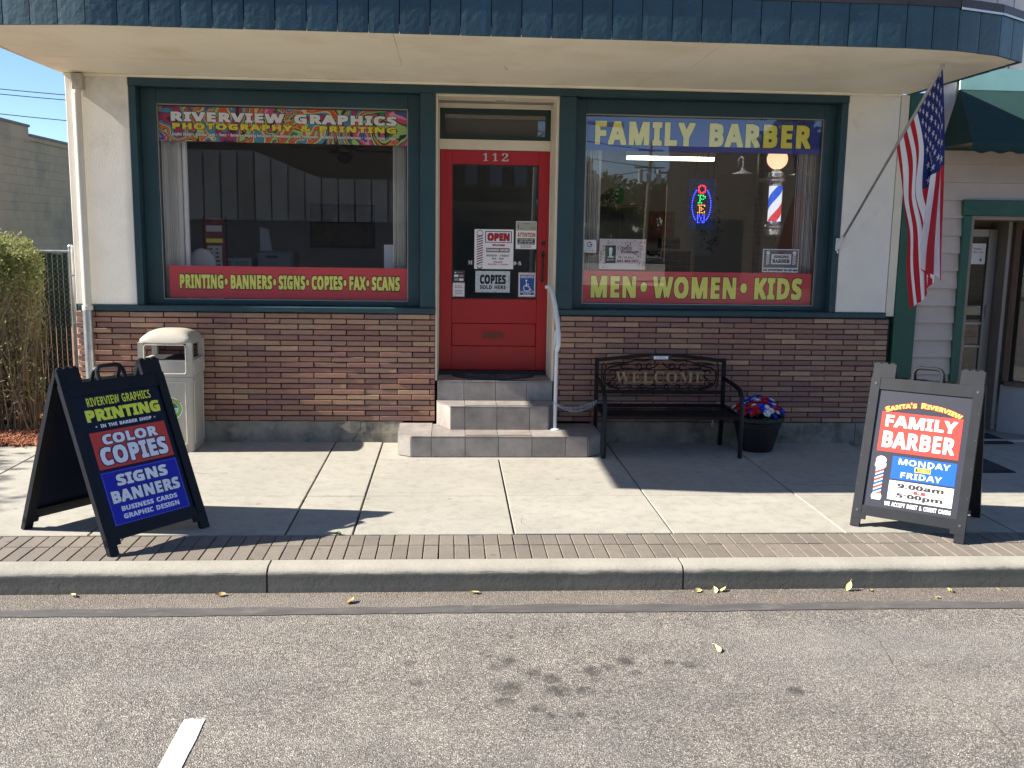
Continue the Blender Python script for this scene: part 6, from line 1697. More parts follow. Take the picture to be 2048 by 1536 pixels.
for s, u0, u1, v0, v1 in (("COLOR", .18, .82, .312, .388), ("COPIES", .11, .89, .405, .540), ("SIGNS", .20, .80, .620, .705), ("BANNERS", .10, .90, .735, .825)):
    T_(s, u0, u1, v0, v1, .0020, 2, bold=.06, ref_bold=.026, track=.02); T_(s, u0, u1, v0, v1, .0032, 1, bold=.026, track=.02)
T_("BUSINESS CARDS", .17, .83, .855, .890, .002, 1, bold=.02)
T_("GRAPHIC DESIGN", .17, .83, .912, .948, .002, 1, bold=.02)
prt(mb, [s_yg, s_lav, flat('shadow_navy', (.01, .01, .06), .5)], 'lettering')

t, fx, fs_, prt = aframe("charcoal sandwich board by the kerb at the right advertising Santa's Riverview Family Barber hours", (3.348, -2.605), math.atan2(-.43, .577), .735, .385, 1.115, M['charcoal_plastic'], flat('insert_grey', (.030, .031, .042), .35))
r2 = flat('sign_bright_red', (.62, .05, .035), .35); b2 = flat('sign_bright_blue', (.008, .10, .62), .35)
mb = MB()
trect(mb, fx, fs_, .07, .935, .185, .525, .001, 0); trect(mb, fx, fs_, .255, .935, .555, .745, .001, 1); trect(mb, fx, fs_, .255, .935, .760, .920, .001, 2)
trect(mb, fx, fs_, .505, .675, .628, .668, .0045, 5); trect(mb, fx, fs_, .515, .665, .633, .663, .0052, 3); trect(mb, fx, fs_, .525, .645, .826, .852, .0046, 0)
# printed pole
n_ = 22
def uv(u, v, off): return (fx(u), -off, fs_(v))
cx = .135
mb.add([uv(cx + .058 * math.cos(6.283 * i / n_), .603 - .036 * math.sin(6.283 * i / n_), .0015) for i in range(n_)], [tuple(range(n_))], 2)
trect(mb, fx, fs_, cx - .062, cx + .062, .625, .658, .002, 4); trect(mb, fx, fs_, cx - .050, cx + .050, .657, .668, .002, 2)
trect(mb, fx, fs_, cx - .044, cx + .044, .668, .895, .002, 2)
trect(mb, fx, fs_, cx - .056, cx + .056, .895, .925, .002, 4); trect(mb, fx, fs_, cx - .048, cx + .048, .925, .938, .002, 2)
for i in range(7):
    v_ = .668 + i * .032
    v0, v1 = v_ + .020, v_
    pts = [(cx - .044, v_ + .034), (cx - .044, min(v_ + .054, .895)), (cx + .044, v_ + .020), (cx + .044, v_)]
    if v_ + .034 > .895: continue
    mb.add([uv(a, b_, .0028) for a, b_ in pts], [(0, 1, 2, 3)], 1 if i % 2 else 0)
prt(mb, [r2, b2, flat('sign_white', (.80, .80, .82), .35), ink, flat('pole_silver', (.55, .60, .66), .3), yel2])
mb = MB()
T_ = lambda *a, **k: ttext(mb, fx, fs_, *a, **k)
T_("Santa's Riverview", .115, .905, .085, .130, .0020, 1, bold=.06, ref_bold=.013, arc=(.42,), smallcaps=True)
T_("Santa's Riverview", .115, .905, .085, .130, .0032, 2, bold=.013, arc=(.42,), smallcaps=True)
T_("FAMILY", .12, .885, .212, .312, .0022, 0, bold=.016); T_("BARBER", .115, .885, .350, .490, .0022, 0, bold=.014)
T_("MONDAY", .325, .870, .572, .620, .0022, 0, bold=.012); T_("FRIDAY", .365, .800, .682, .730, .0022, 0, bold=.012)
T_("THRU", .530, .655, .637, .659, .0060, 2, bold=.03)
T_("9:00am", .345, .835, .776, .818, .0022, 3, bold=.02); T_("5:00pm", .345, .835, .858, .908, .0022, 3, bold=.02); T_("TO", .565, .605, .831, .847, .0056, 0, bold=.01)
T_("WE ACCEPT DEBIT & CREDIT CARDS", .235, .935, .940, .975, .0022, 0, bold=.013)
prt(mb, [flat('sign_white', (.80, .80, .82), .35), r2, flat('sign_gold', (.80, .62, .10), .4), ink], 'lettering')

# ================================================================== FLAG
fl = thing('flag', 'American flag on a slanted steel pole fixed to the right window frame', 'flag', (3.69, -.05, 1.955))
BK, TP = Vector((3.69, -.05, 1.955)), Vector((3.80, -1.55, 3.335))
sub(fl, MB().tube([BK, BK + (TP - BK) * .62], .0115, 10), 'pole', M['galv'], smooth=True)
sub(fl, MB().tube([BK + (TP - BK) * .60, TP], .0140, 10).ball(TP, .016, 8), 'upper_pole', flat('pole_pale', (.46, .46, .45), .35, metal=.6), smooth=True)
mb = MB().cbox(3.662, 3.722, -.030, -.014, 1.895, 2.0, .003)
mb.tube([BK + Vector((-.002, .03, -.035)), BK + (TP - BK) * .045], .021, 10)
mb.tube([(3.655, -.04, 1.90), (3.675, -.05, 1.875), (3.672, -.045, 1.86)], .008, 6)
sub(fl, mb, 'bracket', M['white_paint'])
# control points of the hanging cloth: rows down the fly, columns along the hoist (tip first)
UU = [0, .15, .31, .42, .54, .70, .85, 1.0]
VV = [0, .2, .4, .6, .8, 1.0]
G_ = [
      [(3.8, -1.55, 3.335), (3.793, -1.46, 3.252), (3.786, -1.364, 3.164), (3.782, -1.298, 3.103), (3.776, -1.226, 3.037), (3.769, -1.13, 2.949), (3.763, -1.04, 2.866), (3.756, -0.95, 2.783)],
      [(3.843, -1.55, 2.959), (3.87, -1.45, 2.917), (3.886, -1.334, 2.856), (3.877, -1.268, 2.811), (3.862, -1.206, 2.76), (3.851, -1.12, 2.686), (3.827, -1.04, 2.606), (3.811, -0.95, 2.532)],
      [(3.891, -1.52, 2.591), (3.889, -1.46, 2.552), (3.85, -1.414, 2.507), (3.956, -1.238, 2.454), (3.883, -1.196, 2.41), (3.865, -1.11, 2.368), (3.859, -1.03, 2.33), (3.851, -0.95, 2.299)],
      [(3.928, -1.5, 2.284), (3.88, -1.48, 2.244), (3.79, -1.504, 2.195), (3.992, -1.248, 2.178), (3.963, -1.206, 2.158), (3.927, -1.13, 2.121), (3.918, -1.04, 2.08), (3.912, -0.95, 2.046)],
      [(3.965, -1.47, 1.992), (3.879, -1.49, 1.959), (3.746, -1.564, 1.918), (4.009, -1.238, 1.883), (4.002, -1.196, 1.866), (3.973, -1.13, 1.83), (3.947, -1.04, 1.776), (3.934, -0.95, 1.717)],
      [(4.0, -1.45, 1.669), (3.891, -1.49, 1.718), (3.744, -1.584, 1.768), (4.016, -1.238, 1.659), (4.012, -1.196, 1.59), (4.013, -1.13, 1.51), (4.005, -1.04, 1.452), (3.985, -0.95, 1.411)]]
def cr(p0, p1, p2, p3, t):
    return (p1 * 2 + (p2 - p0) * t + (p0 * 2 - p1 * 5 + p2 * 4 - p3) * t * t + (p1 * 3 - p0 - p2 * 3 + p3) * t ** 3) * .5
def interp(xs, ps, x):
    k = 0
    while k < len(xs) - 2 and x > xs[k + 1]: k += 1
    t = (x - xs[k]) / (xs[k + 1] - xs[k])
    g = lambda i: ps[max(0, min(len(ps) - 1, i))]
    return cr(g(k - 1), g(k), g(k + 1), g(k + 2), t)
def flag_pt(u, v):
    rows = [interp(UU, [Vector(p) for p in r], u) for r in G_]
    p = interp(VV, rows, v)
    w_ = min(1, v * 3)
    p.y += w_ * (.014 * math.sin(u * 21 + v * 2.2) + .010 * math.sin(u * 37 - v * 5))
    p.x += w_ * .006 * math.sin(u * 25 + v * 3.5 + 1)
    return p - BK
NU, NV = 52, 50
mb = MB()
for j in range(NV + 1):
    for i in range(NU + 1): mb.v.append(tuple(flag_pt(i / NU, j / NV)))
for j in range(NV):
    for i in range(NU):
        u, v = (i + .5) / NU, (j + .5) / NV
        s_ = int(u * 13)
        m_ = 2 if (v < .4 and s_ < 7) else (0 if s_ % 2 == 0 else 1)
        a = j * (NU + 1) + i
        mb.f.append((a, a + 1, a + NU + 2, a + NU + 1)); mb.m.append(m_)
def cloth(name, col):
    m, t, p = nodes(name)
    p.inputs['Roughness'].default_value = .75
    p.inputs['Base Color'].default_value = c4(col)
    tl = t.nodes.new("ShaderNodeBsdfTranslucent"); tl.inputs[0].default_value = c4(col)
    mx = t.nodes.new("ShaderNodeMixShader"); mx.inputs[0].default_value = .5
    o = [n for n in t.nodes if n.type == 'OUTPUT_MATERIAL'][0]
    t.links.new(p.outputs[0], mx.inputs[1]); t.links.new(tl.outputs[0], mx.inputs[2]); t.links.new(mx.outputs[0], o.inputs[0])
    return m
cw = cloth('cloth_white', (.88, .88, .90))
mb.build('cloth', [cloth('cloth_red', (.55, .018, .03)), cw, cloth('cloth_blue', (.018, .030, .17))], fl, smooth='all')
mb = MB()
for r_ in range(9):
    for c_ in range(11):
        if (r_ + c_) % 2: continue
        uc, vc = (r_ + 1) / 10 * 7 / 13, (c_ + 1) / 12 * .4
        ru, rv = .030, .0205
        pts = []
        for k_ in range(10):
            a = math.pi * k_ / 5; rr = 1 if k_ % 2 == 0 else .40
            pts.append(flag_pt(uc - ru * rr * math.sin(a + .0) , vc - rv * rr * math.cos(a) * .92))
        c0 = flag_pt(uc, vc)
        nn = (flag_pt(uc + .02, vc) - c0).cross(flag_pt(uc, vc + .02) - c0).normalized()
        for sg in (1, -1):
            q_ = [p + nn * sg * .0035 for p in pts] + [c0 + nn * sg * .0035]
            mb.add(q_, [(i, (i + 1) % 10, 10) for i in range(10)])
o = mb.build('stars', cw, fl); o['kind'] = 'stuff'
# white header tape along the pole
mb = MB(); prev = None
for i in range(21):
    u = i / 20
    a, b_ = flag_pt(u, 0), flag_pt(u, .018)
    cur = (a, b_)
    if prev: mb.add([prev[0] + Vector((0, -.003, 0)), cur[0] + Vector((0, -.003, 0)), cur[1] + Vector((0, -.004, 0)), prev[1] + Vector((0, -.004, 0))], [(0, 1, 2, 3)])
    prev = cur
mb.build('header_tape', cw, fl)

# ================================================================== NEIGHBOUR SHOP (right edge)
nb = thing('neighbour_shop', 'beige clapboard shop with dark green trim and a recessed glass entrance at the right edge', 'building', (5.5, 0, 0))
def npart(mb, name, m, **k): return sub(nb, mb, name, m, **k)
npart(MB().cbox(4.300, 4.512, -.006, .10, .0, 3.36, .004), 'corner_trim', M['ngreen'])
z = .02
sid = M['siding']
k_ = 0
while z < 2.84:
    zz = z + .1685
    xr = 4.905 if z < 2.22 else 9.0
    mb = MB().hexa([(4.5135, .004, z), (xr, .004, z), (xr, .05, z), (4.5135, .05, z), (4.5135, .032, zz - .001), (xr, .032, zz - .001), (xr, .05, zz - .001), (4.5135, .05, zz - .001)])
    npart(mb, 'siding_board', sid)
    z = zz; k_ += 1
npart(MB().box(4.5135, 9.0, .051, .12, 0, .02).box(4.5135, 4.904, .051, .12, .02, 2.25).box(4.5135, 9, .051, .12, 2.26, 3.6), 'wall', sid)
npart(MB().box(4.5135, 4.74, .02, .05, 2.865, 3.6), 'panel', M['pale_board'])
npart(MB().cbox(4.5135, 9, -.005, .05, 2.842, 2.862, .002), 'ledge', M['ngreen'])
# door surround
npart(MB().cbox(4.905, 4.985, -.022, .10, .0, 2.235, .004), 'door_trim', M['ngreen'])
npart(MB().cbox(4.890, 8.0, -.030, .10, 2.236, 2.385, .004), 'door_trim', M['ngreen'])
# entry recess: side wall, ceiling, floor is the pavement
tan = flat('entry_tan', (.30, .23, .17), .7)
npart(MB().box(4.986, 5.02, .0, 1.10, .0, 2.235), 'entry_side_wall', tan)
npart(MB().box(5.02, 8.0, .0, 1.2, 2.20, 2.235), 'entry_ceiling', tan)
npart(MB().box(5.02, 8.0, .96, 1.02, .0, 2.20), 'entry_back_wall', tan)
ndoor = D.objects.new('glass_door', None); COL.objects.link(ndoor); ndoor.parent = nb
def dpart(mb, name, m): return sub(ndoor, mb, name, m)
yd_ = .80
dpart(MB().cbox(5.06, 5.40, yd_, yd_ + .05, .02, 2.14, .004).box(5.40, 5.41, yd_, yd_ + .02, .02, 2.1), 'fixed_panel', M['alum'])
dpart(MB().cbox(5.63, 5.725, yd_ - .01, yd_ + .04, .03, 2.12, .004), 'stile', M['alum'])
dpart(MB().cbox(5.411, 5.629, yd_ - .01, yd_ + .04, 2.04, 2.12, .004), 'rail', M['alum'])
dpart(MB().cbox(5.411, 5.629, yd_ - .01, yd_ + .04, 1.115, 1.145, .004), 'rail', M['alum'])
dpart(MB().cbox(5.411, 5.629, yd_ - .01, yd_ + .04, .870, .900, .004), 'rail', M['alum'])
dpart(MB().cbox(5.411, 5.629, yd_ - .01, yd_ + .04, .03, .20, .004), 'rail', M['alum'])
dpart(MB().box(5.41, 5.63, yd_ + .05, yd_ + .06, .2, 2.04), 'dark_interior', M['dark_void'])
dpart(MB().box(5.411, 5.629, yd_ + .01, yd_ + .014, .2005, 2.0395), 'pane', M['glass_door'])
dpart(MB().box(5.655, 5.690, yd_ - .03, yd_ - .011, 1.20, 1.32), 'handle', M['alum'])
dpart(MB().box(5.45, 5.612, yd_ + .002, yd_ + .005, 1.755, 1.970), 'paper_notice', wht)
mb = MB(); put_text(mb, "Positive", 5.485, 5.575, 1.905, 1.925, yd_ + .001, font='serif', m=0); put_text(mb, "vibes only", 5.475, 5.590, 1.870, 1.888, yd_ + .001, m=0)
mb.add([(5.565 + .012 * math.cos(6.283 * i / 8), yd_ + .001, 1.80 + .018 * math.sin(6.283 * i / 8)) for i in range(8)], [tuple(range(8))])
dpart(mb, 'notice_lettering', flat('ink_grey2', (.12, .13, .13), .5))
mb = MB(); put_text(mb, "This Business", 5.43, 5.575, 1.040, 1.055, yd_ + .0085); put_text(mb, "is Under", 5.46, 5.555, 1.012, 1.028, yd_ + .0085); put_text(mb, "Surveillance", 5.43, 5.58, .985, 1.00, yd_ + .0085)
dpart(mb, 'glass_lettering', flat('letter_red', (.35, .15, .13), .5))
# angled shop window with wooden frame right of the door
npart(MB().cbox(5.735, 5.775, .62, .95, .02, 2.20, .004), 'door_post', flat('post_tan', (.34, .29, .24), .6))
nw = D.objects.new('window', None); COL.objects.link(nw); nw.parent = nb
def wpart(mb, name, m): return sub(nw, mb, name, m)
wpart(MB().hexa([(5.80, .60, .545), (5.84, .56, .545), (5.87, .60, .545), (5.83, .64, .545), (5.80, .60, 2.20), (5.84, .56, 2.20), (5.87, .60, 2.20), (5.83, .64, 2.20)]), 'frame', M['wood'])
wpart(MB().hexa([(5.84, .56, 2.12), (6.40, .02, 2.12), (6.43, .05, 2.12), (5.87, .60, 2.12), (5.84, .56, 2.20), (6.40, .02, 2.20), (6.43, .05, 2.20), (5.87, .60, 2.20)]), 'frame', M['wood'])
wpart(MB().hexa([(5.80, .55, .50), (6.40, -.03, .50), (6.43, .05, .50), (5.83, .63, .50), (5.80, .55, .544), (6.40, -.03, .544), (6.43, .05, .544), (5.83, .63, .544)]), 'sill', M['wood'])
wpart(MB().add([(5.86, .585, .545), (6.41, .045, .545), (6.41, .045, 2.12), (5.86, .585, 2.12)], [(0, 1, 2, 3)]), 'pane', M['glass_door'])
npart(MB().hexa([(5.79, .60, .0), (6.40, .02, .0), (6.45, .06, .0), (5.84, .66, .0), (5.79, .60, .499), (6.40, .02, .499), (6.45, .06, .499), (5.84, .66, .499)]), 'stall_riser', flat('riser_plaster', (.42, .40, .38), .7))
npart(MB().box(6.0, 8, .70, .90, .3, 2.2), 'window_interior', flat('shop_dim', (.05, .04, .035), .8))
npart(MB().box(6.05, 6.25, .55, .58, .9, 1.15), 'display_card', flat('kraft', (.22, .16, .09), .7))
# upper facade above the canopies
npart(MB().box(4.51, 9.0, .13, .30, 3.601, 5.2), 'upper_wall', M['pale_board'])
for i in range(14):
    x = 4.62 + i * .163
    npart(MB().cbox(x, x + .155, .085, .129, 3.60, 5.2, .004), 'upper_board', M['pale_board'])
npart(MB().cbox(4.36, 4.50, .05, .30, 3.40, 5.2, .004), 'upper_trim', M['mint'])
npart(MB().cbox(4.505, 4.615, .075, .129, 3.60, 5.2, .003), 'upper_board', M['pale_board'])
npart(MB().box(4.23, 4.35, .06, .30, 3.82, 5.2), 'upper_trim', M['white_paint'])

aw = thing('awning', 'dark green scalloped fabric awning with its sunlit top painted mint over the neighbour entrance', 'awning', (6.5, -.4, 2.8))
def apart(mb, name, m, **k): return sub(aw, mb, name, m, **k)
x0a, x1a = 4.60, 9.0
yo, yi, zb_, zt = -.62, .0, 2.86, 3.40
apart(MB().hexa([(x0a, yo, zb_), (x1a, yo, zb_), (x1a, yo + .01, zb_ - .004), (x0a, yo + .01, zb_ - .004), (x0a + .16, yi, zt), (x1a, yi, zt), (x1a, yi + .005, zt - .01), (x0a + .16, yi + .005, zt - .01)]), 'top_cloth', M['awning'])
apart(MB().add([(x0a, yo, zb_), (x0a + .16, yi, zt), (x0a + .02, yi, zb_ - .0), (x0a, yo + .01, zb_ - .002)], [(0, 1, 2, 3)]).add([(x0a + .003, yo, zb_), (x0a + .163, yi, zt), (x0a + .023, yi, zb_)], [(0, 2, 1)]), 'end_cloth', M['awning'])
apart(MB().box(x0a + .165, x1a, -.005, .018, zt + .001, 3.60), 'painted_sunlit_strip', M['mint'])  # sunlit upper awning cloth, put in as its own paler mint colour
mb = MB()
def sc(x): return abs(math.sin((x - x0a) * math.pi / .175))
n_ = 240
for i in range(n_ + 1):
    x = x0a + (x1a - x0a) * i / n_
    for yy_ in (yo, yo + .004):
        mb.v.append((x, yy_, zb_)); mb.v.append((x, yy_, zb_ - .065 - .028 * sc(x)))
for i in range(n_):
    a = i * 4
    mb.add([], []); 
    mb.f += [(a, a + 1, a + 5, a + 4), (a + 2, a + 6, a + 7, a + 3), (a + 1, a + 3, a + 7, a + 5)]; mb.m += [0] * 3
apart(mb, 'valance', M['awning'])
mb = MB().tube([(x0a + .02 + (x1a - x0a) * i / n_, yo - .003, zb_ - .055 - .028 * sc(x0a + (x1a - x0a) * i / n_)) for i in range(n_)], .0035, 4)
apart(mb, 'piping', flat('piping', (.004, .022, .02), .8))
for lab, (xa, xb, ya, yb_) in (('black rubber mat on the floor of the neighbour entrance', (5.15, 5.62, -.02, .46)), ('dark mat on the pavement in front of the neighbour entrance', (4.30, 4.93, -1.20, -.62))):
    t = thing('floor_mat', lab, 'mat', ((xa + xb) / 2, (ya + yb_) / 2, .0))
    sub(t, MB().tbox(xa, xb, ya, yb_, .0, .012, .004), 'mat', M['rubber'])
    sub(t, MB().tbox(xa + .03, xb - .03, ya + .03, yb_ - .03, .0125, .016, .002), 'pile', flat('mat_pile', (.03, .03, .033), .95, bump=.6, bs=400))

# ================================================================== LEFT SIDE: block building, fence, hedge, wires
M['block'] = mat('block_paint', (.50, .385, .225), .85, var=.06, vs=1.5, bump=.3, bs=30, rand=.05, col2=(.34, .28, .18), c2s=.8, c2t=(.5, .7))
bb = thing('block_building', 'tan painted concrete block building with a stepped parapet across the side lot', 'building', (-10, 15, 0))
def ztop(y): return 4.36 if y < 14.97 else 4.15
sub(bb, MB().box(-16, -10.03, 10.5, 30, -.1, 4.0), 'wall', M['block'])
blk = MB().cbox(.0015, .4025, 0, .04, .0015, .1985, .0025)
for i, (x, y, z) in enumerate(blk.v): blk.v[i] = (-y, x, z)
blk = blk.mesh('concrete_block', M['block'])
n_b = 0
for r_ in range(21):
    z_ = -.05 + r_ * .2
    for k_ in range(-1, 13):
        y_ = 13.0 + k_ * .404 + (.202 if r_ % 2 else 0)
        if y_ > 19.4: continue
        if z_ + .2 > ztop(y_) - .04 or y_ < 12.9: continue
        if n_b >= 300: continue
        n_b += 1
        link('concrete_block', blk, bb, (0, y_ - 15, z_))
fl_b = MB()
fl_b.box(-10.06, -9.99, 10.5, 14.965, 4.0, 4.30).box(-10.06, -9.99, 14.966, 26, 4.0, 4.10)
sub(bb, fl_b, 'parapet', M['block'])
sub(bb, MB().box(-10.12, -9.96, 10.4, 14.99, 4.301, 4.36).box(-10.12, -9.96, 14.991, 26, 4.101, 4.155), 'coping', flat('coping', (.20, .19, .16), .7))
sub(bb, MB().box(-10.06, -9.999, 10.5, 12.88, -.1, 4.0).box(-10.06, -9.999, 18.1, 26, -.1, 4.0), 'wall_extension', M['block'])

fe = thing('chain_link_fence', 'chain link fence with dark green privacy slats between the hedge and the shop', 'fence', (-4.5, 1.2, 0))
M['slat'] = mat('slat_green', (.008, .026, .022), .45, var=.15, vs=5, rand=.15)
sl_ = MB().cbox(-.024, .024, -.003, .003, .05, 1.72, .001).mesh('slat', M['slat'])
for i in range(40):
    x = -3.985 - i * .052
    link('slat', sl_, fe, (x + 4.5, R.uniform(-.003, .003), R.uniform(-.01, .02)))
mb = MB()
W_ = .052
for i in range(44):        # diagonal wires, both ways, in front of and behind the slats
    x = -3.96 - i * W_
    for sg, yy_ in ((1, -.007), (-1, -.007)):
        n_ = 13
        z = .04
        pts = []
        dx = W_
        # zigzag of a woven wire
        for k_ in range(33):
            pts.append((x + (W_ / 2 if (k_ % 2) == (0 if sg > 0 else 1) else -W_ / 2) , 1.2 + yy_ , z + k_ * .0525))
        mb.tube(pts, .0012, 3, caps=False)
o = sub(fe, mb, 'wire_mesh', M['galv']); o['kind'] = 'stuff'
sub(fe, MB().tube([(-3.925, 1.2, 0), (-3.925, 1.2, 1.78)], .024, 12).ball((-3.925, 1.2, 1.79), .028, 8), 'post', M['galv'], smooth=True)
sub(fe, MB().tube([(-3.84, 1.22, 0), (-3.84, 1.22, 1.86)], .030, 12), 'post', M['galv'], smooth=True)
sub(fe, MB().tube([(-3.925, 1.2, 1.74), (-6.1, 1.2, 1.74)], .017, 8), 'top_rail', M['galv'], smooth=True)
sub(fe, MB().box(-3.82, -3.44, 1.2, 1.24, 0, 1.7), 'filler_panel', M['slat'])
for z_ in (.4, 1.0, 1.5): sub(fe, MB().tube([(-3.93, 1.17, z_), (-3.84, 1.19, z_)], .008, 6), 'tension_band', M['galv'])

# hedge: twiggy below, leafy clipped top
def leaf_mat(name, a, b_, tr_=.35):
    m, t, p = nodes(name)
    geo = t.nodes.new("ShaderNodeNewGeometry")
    c = ramp(t, geo.outputs['Random Per Island'], [(0, a), (.5, tuple((x + y) / 2 for x, y in zip(a, b_))), (1, b_)])
    t.links.new(c, p.inputs['Base Color']); p.inputs['Roughness'].default_value = .5
    tl = t.nodes.new("ShaderNodeBsdfTranslucent"); t.links.new(c, tl.inputs[0])
    mx = t.nodes.new("ShaderNodeMixShader"); mx.inputs[0].default_value = tr_
    o = [n for n in t.nodes if n.type == 'OUTPUT_MATERIAL'][0]
    t.links.new(p.outputs[0], mx.inputs[1]); t.links.new(tl.outputs[0], mx.inputs[2]); t.links.new(mx.outputs[0], o.inputs[0])
    return m
def leaves(mb, pos, l, wd, fold=.3):
    d = Vector((R.gauss(0, 1), R.gauss(0, 1), R.gauss(0, .8))).normalized()
    s_ = d.cross(Vector((R.gauss(0, 1), R.gauss(0, 1), R.gauss(0, 1)))).normalized()
    up = d.cross(s_) * wd * fold
    p = Vector(pos)
    mb.add([p - d * l, p - s_ * wd + up, p + d * l, p + s_ * wd + up], [(0, 1, 2), (0, 2, 3)])
hg = thing('hedge', 'clipped hedge with a leafy green top and bare woody stems below at the left edge', 'hedge', (-4.7, .8, 0))
def hloc(mb): mb.v = [(x + 4.7, y - .8, z) for x, y, z in mb.v]; return mb
def hx(z, y): return -3.76 - .44 * y - .22 * max(0, (z - 1.80) / .1) * .3 + .07 * math.sin(z * 5 + y * 3) + .05 * math.sin(z * 11 + y * 7)
mb = MB(); mb2 = MB()
for i in range(24000):
    z = 1.93 - abs(R.gauss(0, .30)) if R.random() < .62 else R.uniform(.35, 1.9)
    if z < .3: continue
    y = R.uniform(.12, 1.12)
    xr_ = hx(z, y)
    x = xr_ - abs(R.gauss(0, .30)) if R.random() < .35 else R.uniform(-5.6, xr_)
    zt_ = 1.88 + .05 * math.sin(x * 5) + .03 * math.sin(x * 13 + y * 6) - .25 * max(0, x + 4.25)
    if z > zt_: z = zt_ - R.random() * .1
    front = y < .45
    if z < 1.40 and R.random() < (.35 if z > .9 else .62): continue
    leaves(mb, (x, y - R.random() * .06, z), R.uniform(.012, .026), R.uniform(.006, .012))
for i in range(1500):   # loose sprigs above the top
    y = R.uniform(.15, 1.1); x = R.uniform(-5.5, -3.84 - .44 * y); z = 1.86 + .05 * math.sin(x * 5) + abs(R.gauss(0, .035))
    leaves(mb, (x, y, z), R.uniform(.012, .024), R.uniform(.006, .010))
hloc(mb).build('foliage', leaf_mat('hedge_leaf', (.07, .10, .025), (.30, .31, .11)), hg)
mb = MB()
for i in range(420):
    bx_, by_ = R.uniform(-5.5, -4.05), R.uniform(.35, .95)
    tx, ty = bx_ + R.gauss(.08, .28), R.uniform(.14, 1.05)
    tz = R.uniform(1.2, 1.85)
    tx = min(tx, -3.80 - .44 * ty); bx_ = min(bx_, -3.85 - .44 * by_)
    mx_ = (bx_ + tx) / 2 + R.gauss(0, .10); my_ = min(by_, ty) + R.uniform(-.1, .1)
    pts = [(bx_, by_, .02), ((bx_ + mx_) / 2 + R.gauss(0, .03), (by_ + my_) / 2, tz * .28), (mx_, max(.12, my_), tz * .55), ((mx_ + tx) / 2 + R.gauss(0, .04), max(.13, (my_ + ty) / 2), tz * .8), (tx, ty, tz)]
    r_ = R.uniform(.003, .009)
    mb.tube(pts, [r_ * 1.3, r_, r_ * .8, r_ * .6, r_ * .35], 4, caps=False)
for i in range(2600):
    z = R.uniform(.15, 1.75); y = R.uniform(.10, .9); x = min(R.uniform(-5.5, -3.85), hx(z, y) - .02)
    d = Vector((R.gauss(0, 1), R.gauss(0, .6), R.gauss(.35, .8))).normalized() * R.uniform(.04, .16)
    p = Vector((x, y, z)); mb.tube([p, p + d * .5 + Vector((R.gauss(0, .01),) * 3), p + d], [.0022, .0017, .0009], 3, caps=False)
hloc(mb).build('stems', mat('twig', (.25, .19, .11), .8, var=.35, vs=9), hg)

# overhead wires on the left
for i, (za, zc, lab) in enumerate(((5.82, 5.70, 'upper thin black overhead wire in the sky left of the shop'), (5.68, 5.56, 'second thin black overhead wire just under the upper one'), (5.13, 4.99, 'lowest thin black overhead wire above the block building roof'))):
    t = thing('overhead_wire', lab, 'wire', (-12, 20, za), group='overhead wires left of the shop')
    pts = []
    for k_ in range(21):
        x = -30 + k_ * 2
        zz = za + (zc - za) / 1.76 * (x + 12.8) + .002 * (x + 12) ** 2
        pts.append((x, 20, zz))
    sub(t, MB().tube(pts, .012, 5), 'cable', M['black_metal'])

# ================================================================== ACROSS THE STREET (seen in the glass)
M['far_brick'] = None
def far_brick():
    m, t, p = nodes('far_brick')
    b_ = N(t, "ShaderNodeTexBrick", i_Scale=1.0)
    b_.inputs['Color1'].default_value = (.36, .25, .16, 1); b_.inputs['Color2'].default_value = (.46, .32, .21, 1); b_.inputs['Mortar'].default_value = (.50, .43, .33, 1)
    b_.inputs['Brick Width'].default_value = .5; b_.inputs['Row Height'].default_value = .16; b_.inputs['Mortar Size'].default_value = .018
    mp = N(t, "ShaderNodeMapping"); mp.inputs['Rotation'].default_value = (rad(90), 0, 0)
    t.links.new(t.nodes.new("ShaderNodeNewGeometry").outputs[0], mp.inputs[0]); t.links.new(mp.outputs[0], b_.inputs['Vector'])
    t.links.new(b_.outputs['Color'], p.inputs['Base Color']); p.inputs['Roughness'].default_value = .85
    return m
M['far_brick'] = far_brick()
bbd = thing('brick_building', 'brown brick building across the street reflected in the right window', 'building', (12, -19, 0))
sub(bbd, MB().prism([(6.33, -19), (9.4, -32), (22, -32), (22, -19)], -.1, 4.45), 'wall', M['far_brick'])
sub(bbd, MB().prism([(6.28, -18.92), (9.35, -32), (22.1, -32), (22.1, -18.92)], 4.451, 4.58), 'coping', flat('far_coping', (.30, .25, .19), .8))
for i, x in enumerate((7.2, 9.9, 12.5)):
    sub(bbd, MB().box(x, x + 1.4, -18.995, -18.96, .5, 2.5), 'window_frame', flat('far_dark', (.03, .04, .05), .4))
for i, (x, lab) in enumerate(((8.35, 'left white gooseneck lamp on the brick wall across the street'), (10.05, 'right white gooseneck lamp on the brick wall across the street'))):
    t = thing('gooseneck_lamp', lab, 'lamp', (x, -19, 4.0), group='gooseneck lamps across the street')
    z_ = 4.03
    sub(t, MB().tube([(x, -19, z_), (x, -18.85, z_ + .22), (x, -18.6, z_ + .27), (x, -18.42, z_ + .18), (x, -18.40, z_ - .05)], .025, 8), 'arm', M['white_paint'])
    sub(t, MB().lathe([(.30, 0), (.29, .02), (.14, .07), (.06, .13), (.05, .18)], (x, -18.40, z_ - .24), 16), 'shade', M['white_paint'])
t = thing('panel_building', 'pale vertical panelled shop front across the street reflected in the left window', 'building', (-7, -17, 0))
sub(t, MB().box(-16, -.6, -28, -17.2, -.1, 5.4), 'wall', flat('far_umber', (.06, .05, .045), .8))
sub(t, MB().box(-16, -.6, -17.19, -17.05, -.1, 2.20), 'shop_front', flat('far_front', (.10, .09, .08), .7))
